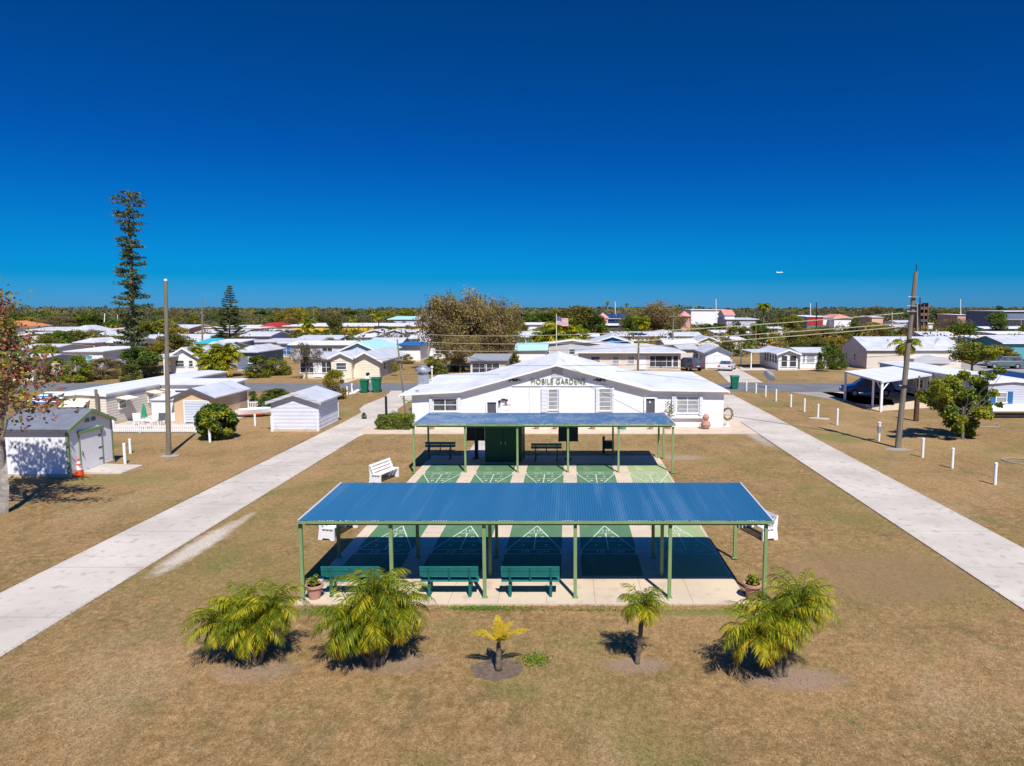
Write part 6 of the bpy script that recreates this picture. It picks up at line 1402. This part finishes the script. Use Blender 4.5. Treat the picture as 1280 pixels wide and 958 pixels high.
T('bush', 316, 508, 486, 16, 'small round shrub right of the tan garage roof', name='shrub', cat='shrub'); T('bush', 455, 524, 515, 8, 'tiny green tuft beside the left drive', name='shrub', cat='shrub'); 
T('brown', 383, 474, 424, 42, 'brown half-bare tree on the lawn left of the cream house', seed=1)
T('ochre', 419, 499, 457, 38, 'gray-stemmed shrub with ochre leaves right of the pale shed', name='shrub', cat='shrub')
T('yellow', 412, 442, 422, 34, 'yellow-green tree behind the cream screened porch'); T('yellow', 432, 438, 421, 30, 'yellow-green tree left of the small white house')
for i, u in enumerate((336, 348, 360, 372, 384, 396, 408, 420, 432, 444)): T('olive' if i % 2 else 'obush', u, 427, 410.5, 19, 'clipped dark hedge plant in the row below the yellow store', name='hedge_plant', cat='hedge', group='hedge row below the yellow store')
T('olive', 420, 424, 392, 26, 'upright olive tree in front of the yellow store'); T('obush', 453, 421, 404, 20, 'dark crown in front of the yellow store, left of the thin palm')
T('brown', 510, 424, 404, 18, 'brown crown in front of the bright yellow wall'); T('ochre', 509, 455, 441, 20, 'yellow shrub right of the thin dark pole', name='shrub', cat='shrub'); T('ochre', 494, 470, 452, 10, 'tiny yellow sapling left of the thin dark pole', name='sapling', cat='sapling')
# the big brown tree behind the clubhouse
for (u, vb, vt, w_, lb, sd) in ((557, 462, 363, 74, 'tall wispy brown tree, left trunk of the big grove', 0), (592, 460, 362, 72, 'tall wispy brown tree in the middle of the big grove', 1), (625, 462, 371, 60, 'wispy brown tree at the right of the big grove', 2)): T('wispy', u, vb, vt, w_, lb, seed=sd)
T('wispy', 575, 466, 415, 50, 'lower wispy brown crown at the front of the big grove', seed=2); T('wispy', 612, 462, 415, 60, 'lower wispy crown at the right front of the big grove', seed=0)
T('obush', 545, 468, 440, 36, 'dark bush under the left side of the big brown grove', name='bush', cat='bush'); T('obush', 572, 464, 444, 24, 'dark bush under the middle of the big brown grove', name='bush', cat='bush')
T('oak', 660, 412, 389, 44, 'dark green tree beyond the long white store roof'); T('oak', 685, 414, 388, 36, 'green tree left of the flag'); T('olive', 722, 428, 381, 62, 'large olive dome-shaped tree right of the flag'); T('oak', 738, 428, 400, 40, 'dark green tree right of the flagpole palms')
T('olive', 748, 424, 397, 30, 'olive tree left of the far kiosk'); T('brown', 680, 425, 405, 26, 'brownish tree behind the flagpole palms, left'); T('yellow', 664, 452, 436, 26, 'yellow-green shrub between the big brown grove and the clubhouse ridge', name='shrub', cat='shrub')
T('obush', 640, 460, 440, 30, 'dark bush at the right foot of the big brown grove', name='bush', cat='bush')
T('obush', 660, 441, 430, 20, 'dark bush in front of the pale teal roof', name='bush', cat='bush')
T('wispy', 822, 424, 376, 62, 'tall wispy brown tree right of the dark blue roof', seed=1); T('wispy', 795, 424, 388, 46, 'lower wispy brown tree left of the tall one', seed=0); T('brown', 848, 422, 392, 36, 'brown crown right of the tall wispy tree')
T('green', 890, 422, 403, 44, 'bright green bush in front of the white block building'); T('obush', 862, 414, 405, 30, 'dark low crown by the kiosk'); T('yellow', 908, 440, 420, 20, 'yellow-green shrub behind the white garage', name='shrub', cat='shrub')
T('oak', 952, 432, 419, 20, 'small dark green tree in front of the dark carport'); T('olive', 930, 428, 415, 14, 'small olive shrub before the white flat-roofed home', name='shrub', cat='shrub')
T('oak', 975, 404, 388, 44, 'broad green crown right of the fan palm'); T('oak', 1005, 406, 390, 40, 'dark green crown left of the red store'); T('olive', 938, 402, 388, 30, 'olive crown left of the fan palm')
k_ = 0
for (u, vb, vt, w_, kd) in ((992, 442, 412, 34, 'olive'), (1010, 436, 409, 36, 'ochre'), (1030, 432, 407, 36, 'olive'), (1050, 430, 405, 38, 'obush'), (1070, 430, 404, 38, 'olive'), (1092, 428, 405, 38, 'ochre'), (1112, 428, 406, 34, 'obush'), (1000, 452, 424, 34, 'olive'), (1022, 450, 422, 36, 'olive'), (1046, 446, 420, 34, 'ochre'), (1130, 428, 408, 26, 'olive'), (1062, 444, 418, 26, 'olive')):
    T(kd, u, vb, vt, w_, 'bushy tree in the dense olive hedge left of the leaning pole', group='dense olive tree belt behind the beige gabled house')
T('green', 1034, 465, 428, 26, 'small dark green tree on the lawn before the beige gabled house'); T('green', 1046, 462, 432, 28, 'pale green bush left of the beige gabled house', name='bush', cat='bush')
T('brown', 1092, 408, 381, 40, 'red-brown bare crown on the right horizon'); T('oak', 1124, 408, 385, 24, 'dark green crown just left of the leaning pole'); T('oak', 1140, 410, 388, 18, 'dark crown behind the leaning pole')
T('olive', 1182, 412, 386, 42, 'olive crown right of the brown tower'); T('brown', 1196, 422, 396, 44, 'brownish tree behind the gray hip roof'); T('oak', 1208, 424, 404, 26, 'dark tree left of the green canopy'); T('brown', 1228, 398, 383, 34, 'brown crown on the far right horizon'); T('oak', 1246, 406, 382, 24, 'dark crown left of the dark blue building')
T('obush', 1220, 426, 410, 34, 'dark hedge under the green canopy', name='hedge', cat='hedge'); T('yellow', 1176, 452, 436, 22, 'yellow-green shrub before the gray hip-roofed house', name='shrub', cat='shrub')
T('yellow', 1215, 470, 428, 62, 'bright yellow-green tree behind the long mobile home', seed=1); T('ochre', 1250, 458, 431, 50, 'orange-tinged tree right of the bright yellow-green one', seed=0)
for (u, vb, vt, w_) in ((1110, 396, 386, 40), (1160, 396, 386, 40), (1030, 394, 385, 50), (960, 393, 385, 50), (640, 398, 387, 30), (470, 401, 386, 30), (440, 402, 387, 30), (410, 404, 388, 30), (360, 403, 388, 40), (230, 405, 388, 40), (200, 404, 389, 36), (285, 402, 388, 36), (160, 404, 390, 36), (330, 400, 388, 30), (510, 398, 387, 30), (1270, 396, 384, 30)):
    T(random.choice(['oak', 'olive', 'brown', 'green']), u, vb, vt, w_, 'distant leafy crown standing out of the far treeline', group='distant crowns on the horizon')

# palms of the middle distance
def cpalm(name, u, vb, vt, w_, label, heads=((0, 0, 1),), fr=24, droop=1.7, ym=.3, L=None, group=None, sr=.11, y=None):
    if y is None: x, y = P(u, vb)
    else: x = (u - CX) / FPX * y
    h = Q(u, vt, y)[1]; R_ = w_ * y / FPX / 2
    L = L or R_ * 1.15
    return make_palm(name, label, 'palm', (x, y), [(a * R_, b * R_, max(.3, h * c - L * .45)) for a, b, c in heads], fr, L, sr, int(u), group, nl=18, ll=L * .42, w=L * .045, droop=droop, yellow=ym)
cpalm('palm_tree', 247, 468, 431, 26, 'small palm with drooping fronds in front of the white gabled house', fr=16)
cpalm('palm_tree', 276, 471, 429, 46, 'full clustered palm right of the small palm', heads=((-.5, 0, .75), (0, .2, 1), (.5, 0, .9), (.2, -.3, .6), (-.25, -.3, .55)), fr=16, ym=.5)
cpalm('palm_tree', 474, 424, 391, 22, 'tall thin palm in front of the pale gray twin-gabled house', fr=18); cpalm('palm_tree', 442, 418, 396, 16, 'short palm by the yellow store, left of the tall thin one', fr=16)
cpalm('palm_tree', 385, 426, 399, 26, 'palm rising over the clipped hedge row'); cpalm('palm_tree', 372, 440, 424, 10, 'tiny palm before the peach house', fr=12)
cpalm('palm_tree', 697, 448, 401, 50, 'yellow-green palm clump at the foot of the flagpole', heads=((-.5, 0, .8), (.1, .2, 1), (.6, 0, .85), (0, -.3, .6), (-.7, .1, .55), (.35, -.2, .5)), fr=20, ym=.7)
cpalm('palm_tree', 731, 448, 415, 18, 'slim palm right of the flagpole clump', fr=16)
cpalm('palm_tree', 802, 434, 396, 30, 'coconut palm behind the pale beige house', fr=20); cpalm('palm_tree', 799, 442, 424, 14, 'short palm below the coconut palm', fr=14)
cpalm('palm_tree', 759, 400, 377, 7, 'far thin dark palm above the blue roof, left one', fr=18, y=420, sr=.35); cpalm('palm_tree', 783, 400, 379, 7, 'far thin dark palm above the blue roof, right one', fr=18, y=420, sr=.35)
cpalm('palm_tree', 954, 412, 378, 20, 'shaggy fan palm standing tall right of the gray roofs', fr=40, droop=2.2, sr=.3)
cpalm('palm_tree', 1130, 466, 420, 46, 'coconut palm with arching fronds behind the leaning pole', fr=13, droop=2.3, ym=.1); cpalm('palm_tree', 856, 450, 432, 12, 'small yellowish palm beside the dark slate car', fr=14, ym=.9)
cpalm('palm_tree', 220, 411, 396, 20, 'dark palm crown above the long pink building', fr=16)
# pines
def pine(label, u, ut, vb, vt, w_, shape, tiers, seed, mats, y=None, dens=1.0):
    x, y = P(u, vb) if y is None else ((u - CX) / FPX * y, y); h = Q(u, vt, y)[1]; W = w_ * y / FPX
    tr_, q, mi = pine_meshes(h, W, seed, shape, tiers, dens); o = empty('pine_tree', label, 'pine tree', (x, y, 0)); tr_.build('trunk', o); quadmesh('crown', q, mi, mats, o)
    o.rotation_euler = (0, math.atan2(Q(ut, vt, y)[0] - x, h), 0); return o
def tall(t):
    if t < .70: return (.45 + .55 * abs(math.sin(t * 15))) * (1.05 - .35 * t)
    if t < .75: return .32
    return .50 + .45 * math.sin((t - .75) / .25 * math.pi)
pine('very tall columnar pine with a sparse top, left of the wooden pole', 168, 160, 470, 237, 47, tall, 28, 3, [M['ln1'], M['ln2']], dens=1.45)
pine('small symmetrical conical pine right of the wooden pole', 287, 287, 440, 356, 50, lambda t: 1.05 - t * .98, 26, 4, [M['ln1'], M['ln2']], dens=5)
pine('far thin dark pine right of the small conical one', 303, 303, 404, 384, 5, lambda t: .6 + .4 * math.sin(t * 3), 12, 5, [M['ln1'], M['ln1']], y=420)
pine('far dark pine at the right of a thin pair', 311, 311, 404, 383, 8, lambda t: .8, 12, 6, [M['ln1'], M['ln1']], y=420)
pine('tiny conical pine on the horizon right of the big brown grove', 657, 657, 402, 383, 8, lambda t: 1.05 - t, 10, 7, [M['ln1'], M['ln1']], y=320)

# featured branching trees ------------------------------------------
def branch_tree(name, label, base, H_, spread, seed, mats, nleaf, lsize, bark, r0, lean=(0, 0), levels=4, cat='tree', probs=None, first=.3, hstretch=1.0):
    rng = np.random.default_rng(seed); o = empty(name, label, cat, (*base, 0)); tr_ = MB(); tips = []
    def grow(p, d, L_, r, lev):
        d = d.normalized(); k = p + d * L_ * .5 + Vector(rng.normal(size=3)) * L_ * .05; e = p + d * L_ + Vector((0, 0, L_ * .06))
        tr_.tube([p, k, e], [r, r * .8, r * .62], bark, 7 if lev < 2 else 4, cap=False)
        if lev >= levels - 2:
            for t in (.3, .5, .75, 1.0): tips.append((p.lerp(e, t), L_))
        if lev >= levels: return
        n = int(rng.integers(2, 4)) + (1 if lev == 0 else 0)
        for i in range(n):
            a = rng.random() * 6.28; s = spread * (.6 + .7 * rng.random())
            side = d.orthogonal().normalized(); side.rotate(Matrix.Rotation(a, 3, d)); nd = d + side * s; nd.z = nd.z * .85 + .22 * hstretch
            grow(e if rng.random() < .7 else p.lerp(e, .6), nd, L_ * (.62 + .2 * rng.random()), r * .6, lev + 1)
    grow(Vector((0, 0, -.15)), Vector((lean[0], lean[1], 1)), H_ * first, r0, 0)
    tr_.build('trunk', o)
    c = np.array([tuple(p) for p, _ in tips]); L_ = np.array([l for _, l in tips]); idx = rng.integers(0, len(c), nleaf)
    pts = c[idx] + rng.normal(size=(nleaf, 3)) * (.12 + L_[idx] * .20)[:, None]; pts[:, 2] = np.maximum(pts[:, 2], .1)
    cl = rng.choice(len(mats), len(c), p=probs); mi = cl[idx]; f = rng.random(nleaf) < .3; mi[f] = rng.integers(0, len(mats), f.sum())
    quadmesh('crown', leaf_quads(pts, lsize * (.6 + .8 * rng.random(nleaf)), rng, asp=.6), mi, [M[m] for m in mats], o)
    return o, max(p.z for p, _ in tips)
t_, hh = branch_tree('tree', 'half-bare red and brown-leaved tree in front of the shed at the left edge', P(3, 641), 9.6, .62, 14, ['lr1', 'lr2', 'lb1', 'lo1', 'lg1', 'lg3'], 6000, .17, M['palebark'], .16, lean=(.06, 0), levels=5, probs=[.28, .2, .2, .14, .1, .08], first=.27, hstretch=1.2)
t_.scale = (1.45, .62, 9.4 / hh)
def clump_tree(label, u, v, clumps, mats, seed, depth=1.3, per=470, ls=.2, r0=.11, name='tree'):
    """tree whose clumps of leaves hang on limbs; every clump has its own distance and size"""
    rng = np.random.default_rng(seed); x, y = P(u, v); o = empty(name, label, 'tree', (x, y, 0)); C = []; Rr = []
    for (cu, cv, cr) in clumps:
        yy = y + rng.uniform(-depth, depth); X, Z = Q(cu, cv, yy); r = cr * yy / FPX * 1.05
        C.append((X - x, yy - y, max(Z, r * .6))); Rr.append(r)
        for _ in range(2):
            e = rng.normal(size=3) * r * .7; C.append((X - x + e[0], yy - y + e[1] * 1.5, max(.3, Z + e[2] * .7))); Rr.append(r * .6)
    pts = np.concatenate([balls([c], [r], int(per * (r / .7) ** 2) + 30, rng, .2) for c, r in zip(C, Rr)]); mi = np.concatenate([np.full(int(per * (r / .7) ** 2) + 30, rng.integers(0, len(mats))) for r in Rr])
    f = rng.random(len(mi)) < .3; mi[f] = rng.integers(0, len(mats), f.sum()); pts[:, 2] = np.maximum(pts[:, 2], .08)
    mb = MB(); top = (np.mean([c[0] for c in C]) * .5, 0, max(c[2] for c in C) * .45); limbs(mb, (0, 0, 0), top, C[::2], M['bark'], r0, rng, n=8); mb.build('trunk', o)
    quadmesh('crown', leaf_quads(pts, ls * (.6 + .8 * rng.random(len(pts))), rng, asp=.6), mi, [M[m] for m in mats], o); return o
clump_tree('wide leafy yellow-green tree in front of the long mobile home at right', 1203, 549, [(1160, 497, 11), (1175, 488, 13), (1190, 478, 12), (1205, 470, 8), (1222, 478, 10), (1238, 470, 7), (1248, 463, 5), (1195, 500, 14), (1213, 495, 13), (1230, 492, 10), (1185, 515, 12), (1203, 522, 14), (1220, 515, 12), (1208, 538, 11), (1197, 536, 8), (1170, 505, 10), (1153, 493, 6), (1232, 506, 8)], ['lg1', 'lg3', 'lg3', 'lg3', 'lg1'], 5)
# flowers by the porch wing, small shrubs
for (u, v, w_, m, lb) in ((1014, 460, 22, ['lpk', 'lr1', 'lb1'], 'pink and red flowering hedge in front of the porch wing'), (1026, 461, 8, ['lg1', 'lg3'], 'small green shrub at the end of the flowering hedge')):
    x, y = P(u, v + 1); box_hedge('flower_hedge', lb, x - w_ / 2 * y / FPX, x + w_ / 2 * y / FPX, y - .4, y + .6, 1.1, 900, m, int(u), 'hedge', .22)

# flag ------------------------------------------------------------
yf_ = YW + 24; xf, zf_ = Q(695.5, 393, yf_); o = empty('flagpole', 'white flagpole flying a red, white and blue striped flag behind the clubhouse', 'flagpole', (xf, yf_, 0))
b = MB(); b.tube([(0, 0, -.1), (0, 0, zf_)], [.07, .04], M['cream'], 8); b.build('pole', o); b = MB(); b.lathe([(.02, zf_), (.08, zf_ + .08), (.02, zf_ + .16)], M['lo2'], 8); b.build('finial', o)
fl = empty('flag', 'red, white and blue striped flag flying from the white pole', 'flag', (xf, yf_, 0)); kk = yf_ / FPX; FW, FH = 15.0 * kk, 10.5 * kk; zt_f = Q(695, 396, yf_)[1]
def fpt(s, t): return (.05 + s * FW * .95, .10 * math.sin(s * 7 + t) * FW * .6, zt_f - t * FH - s * .22 * FH + .04 * math.sin(s * 9))
def fpatch(s0, s1, t0, t1, m, off, name):
    b = MB(); n = 12
    for sd in (1, -1):
        vs = []
        for i in range(n + 1):
            s = s0 + (s1 - s0) * i / n
            for t in (t0, t1): x, y, z = fpt(s, t); vs.append((x, y - off * sd, z))
        b.add(vs, [(2 * i, 2 * i + 1, 2 * i + 3, 2 * i + 2) for i in range(n)], M[m])
    return b.build(name, fl)
for i in range(13): fpatch(0, 1, i / 13, (i + 1) / 13, 'flagred' if i % 2 == 0 else 'white', .004, 'stripe')
cn = fpatch(0, .40, 0, 7 / 13, 'flagblue', .008, 'canton')
b = MB()
for r_ in range(9):
    for c_ in range(6 if r_ % 2 == 0 else 5):
        s = (.02 + (c_ * 2 + 1 + (r_ % 2)) / 12 * .38) ; t = (r_ + 1) / 10 * 7 / 13
        x, y, z = fpt(s, t); q = .022 * FH
        for sd in (1, -1): b.add([(x - q, y - .012 * sd, z), (x, y - .012 * sd, z - q), (x + q, y - .012 * sd, z), (x, y - .012 * sd, z + q)], [(0, 1, 2, 3)], M['white'])
b.build('stars', cn)

# distant aeroplane ------------------------------------------------
ya = 1500; xa, za = Q(975, 341, ya); o = empty('aeroplane', 'tiny white aeroplane high above the horizon at the right', 'aeroplane', (xa, ya, za)); o.rotation_euler = (0, R(-4), 0)
b = MB(); b.tube([(-7, 0, 0), (-5, 0, .3), (4, 0, .3), (6.5, 0, 0)], [.3, .9, .9, .2], M['white'], 8); b.build('fuselage', o); b = MB(); b.box(-1.5, 1.5, -7, 7, -.1, .15, M['white']); b.build('wing', o); b = MB(); b.box(-7, -5, -.1, .1, .3, 2.6, M['white']); b.build('tail', o)

# far woods --------------------------------------------------------
def woods(y0, y1, n, hmin, hmax, ls, seed, x0=-1, x1=1):
    rng = np.random.default_rng(seed); nc = n // 60
    y = y0 + (y1 - y0) * rng.random(nc); x = (rng.random(nc) * (x1 - x0) + x0) * y * .85 - y * .08
    h = (hmin + (hmax - hmin) * rng.random(nc)) * (.78 + .18 * np.sin(x * .011 + 1) + .14 * np.sin(x * .037 + y * .01) + .12 * np.sin(x * .093))
    r = h * (.45 + .3 * rng.random(nc)); i = np.repeat(np.arange(nc), 60); d = rng.normal(size=(len(i), 3)); d /= np.linalg.norm(d, axis=1)[:, None]
    c = np.stack([x[i] + d[:, 0] * r[i] * .9, y[i] + d[:, 1] * r[i] * .9, h[i] * .55 + d[:, 2] * h[i] * .45], 1)
    q = leaf_quads(c, ls * (.6 + .8 * rng.random(len(c))) * (y[i] / y0) ** .5, rng, asp=.7); cm = rng.choice(3, nc, p=[.5, .3, .2])
    o = quadmesh('distant_woods', q, cm[i], [M['ld1'], M['ld2'], M['lo1']]); tag(o, kind='stuff')
woods(290, 480, 230000, 4, 7.4, .75, 3); woods(480, 1300, 230000, 7, 9.8, 1.5, 4); woods(1300, 3200, 90000, 8, 11.5, 4, 5)
# small yard shrubs between the homes
rs = random.Random(5); n_ = 0
while n_ < 225:
    i = rs.random(); u, v = rs.uniform(-10, 1290), (rs.uniform(395, 440) if i < .75 else rs.uniform(395, 408))
    k = rs.uniform(4.0, 8.0); x, y = P(u, v); w_ = k * FPX / y
    if 480 < u < 915 and v > 428 or 905 < u < 1090 and v > 436 or u > 1090 and v > 430 or 270 < u < 480 and v > 425: continue
    if 855 < u < 925 and v < 426 or blocked(x, y, k * .33): continue
    T(rs.choice(['obush', 'olive', 'oak', 'bush', 'ochre', 'brown', 'green', 'yellow']), u, v, v - w_ * rs.uniform(.65, 1.2), w_, 'small bushy tree growing between the distant homes', group='yard trees between the distant homes'); n_ += 1
def undergrowth():
    rng = np.random.default_rng(8); C = []; S = []; Mi = []; n = 0
    while n < 1700:
        u = rng.uniform(-20, 1300); y = 125 + 185 * rng.random() ** 1.2; x = (u - CX) / FPX * y; r = rng.uniform(.9, 2.8); h = r * rng.uniform(.9, 1.5)
        if blocked(x, y, r * .6): continue
        d = rng.normal(size=(80, 3)); d /= np.linalg.norm(d, axis=1)[:, None]; C.append(d * np.array([r, r, h * .6]) * (.5 + .5 * rng.random((80, 1))) + np.array([x, y, h * .6])); Mi.append(np.full(80, rng.integers(0, 5))); n += 1
    c = np.concatenate(C); o = quadmesh('undergrowth', leaf_quads(c, .5 * (.6 + .8 * rng.random(len(c))), rng, asp=.6), np.concatenate(Mi), [M['lg1'], M['lg2'], M['lo1'], M['lb1'], M['lo2']]); tag(o, kind='stuff')
undergrowth()
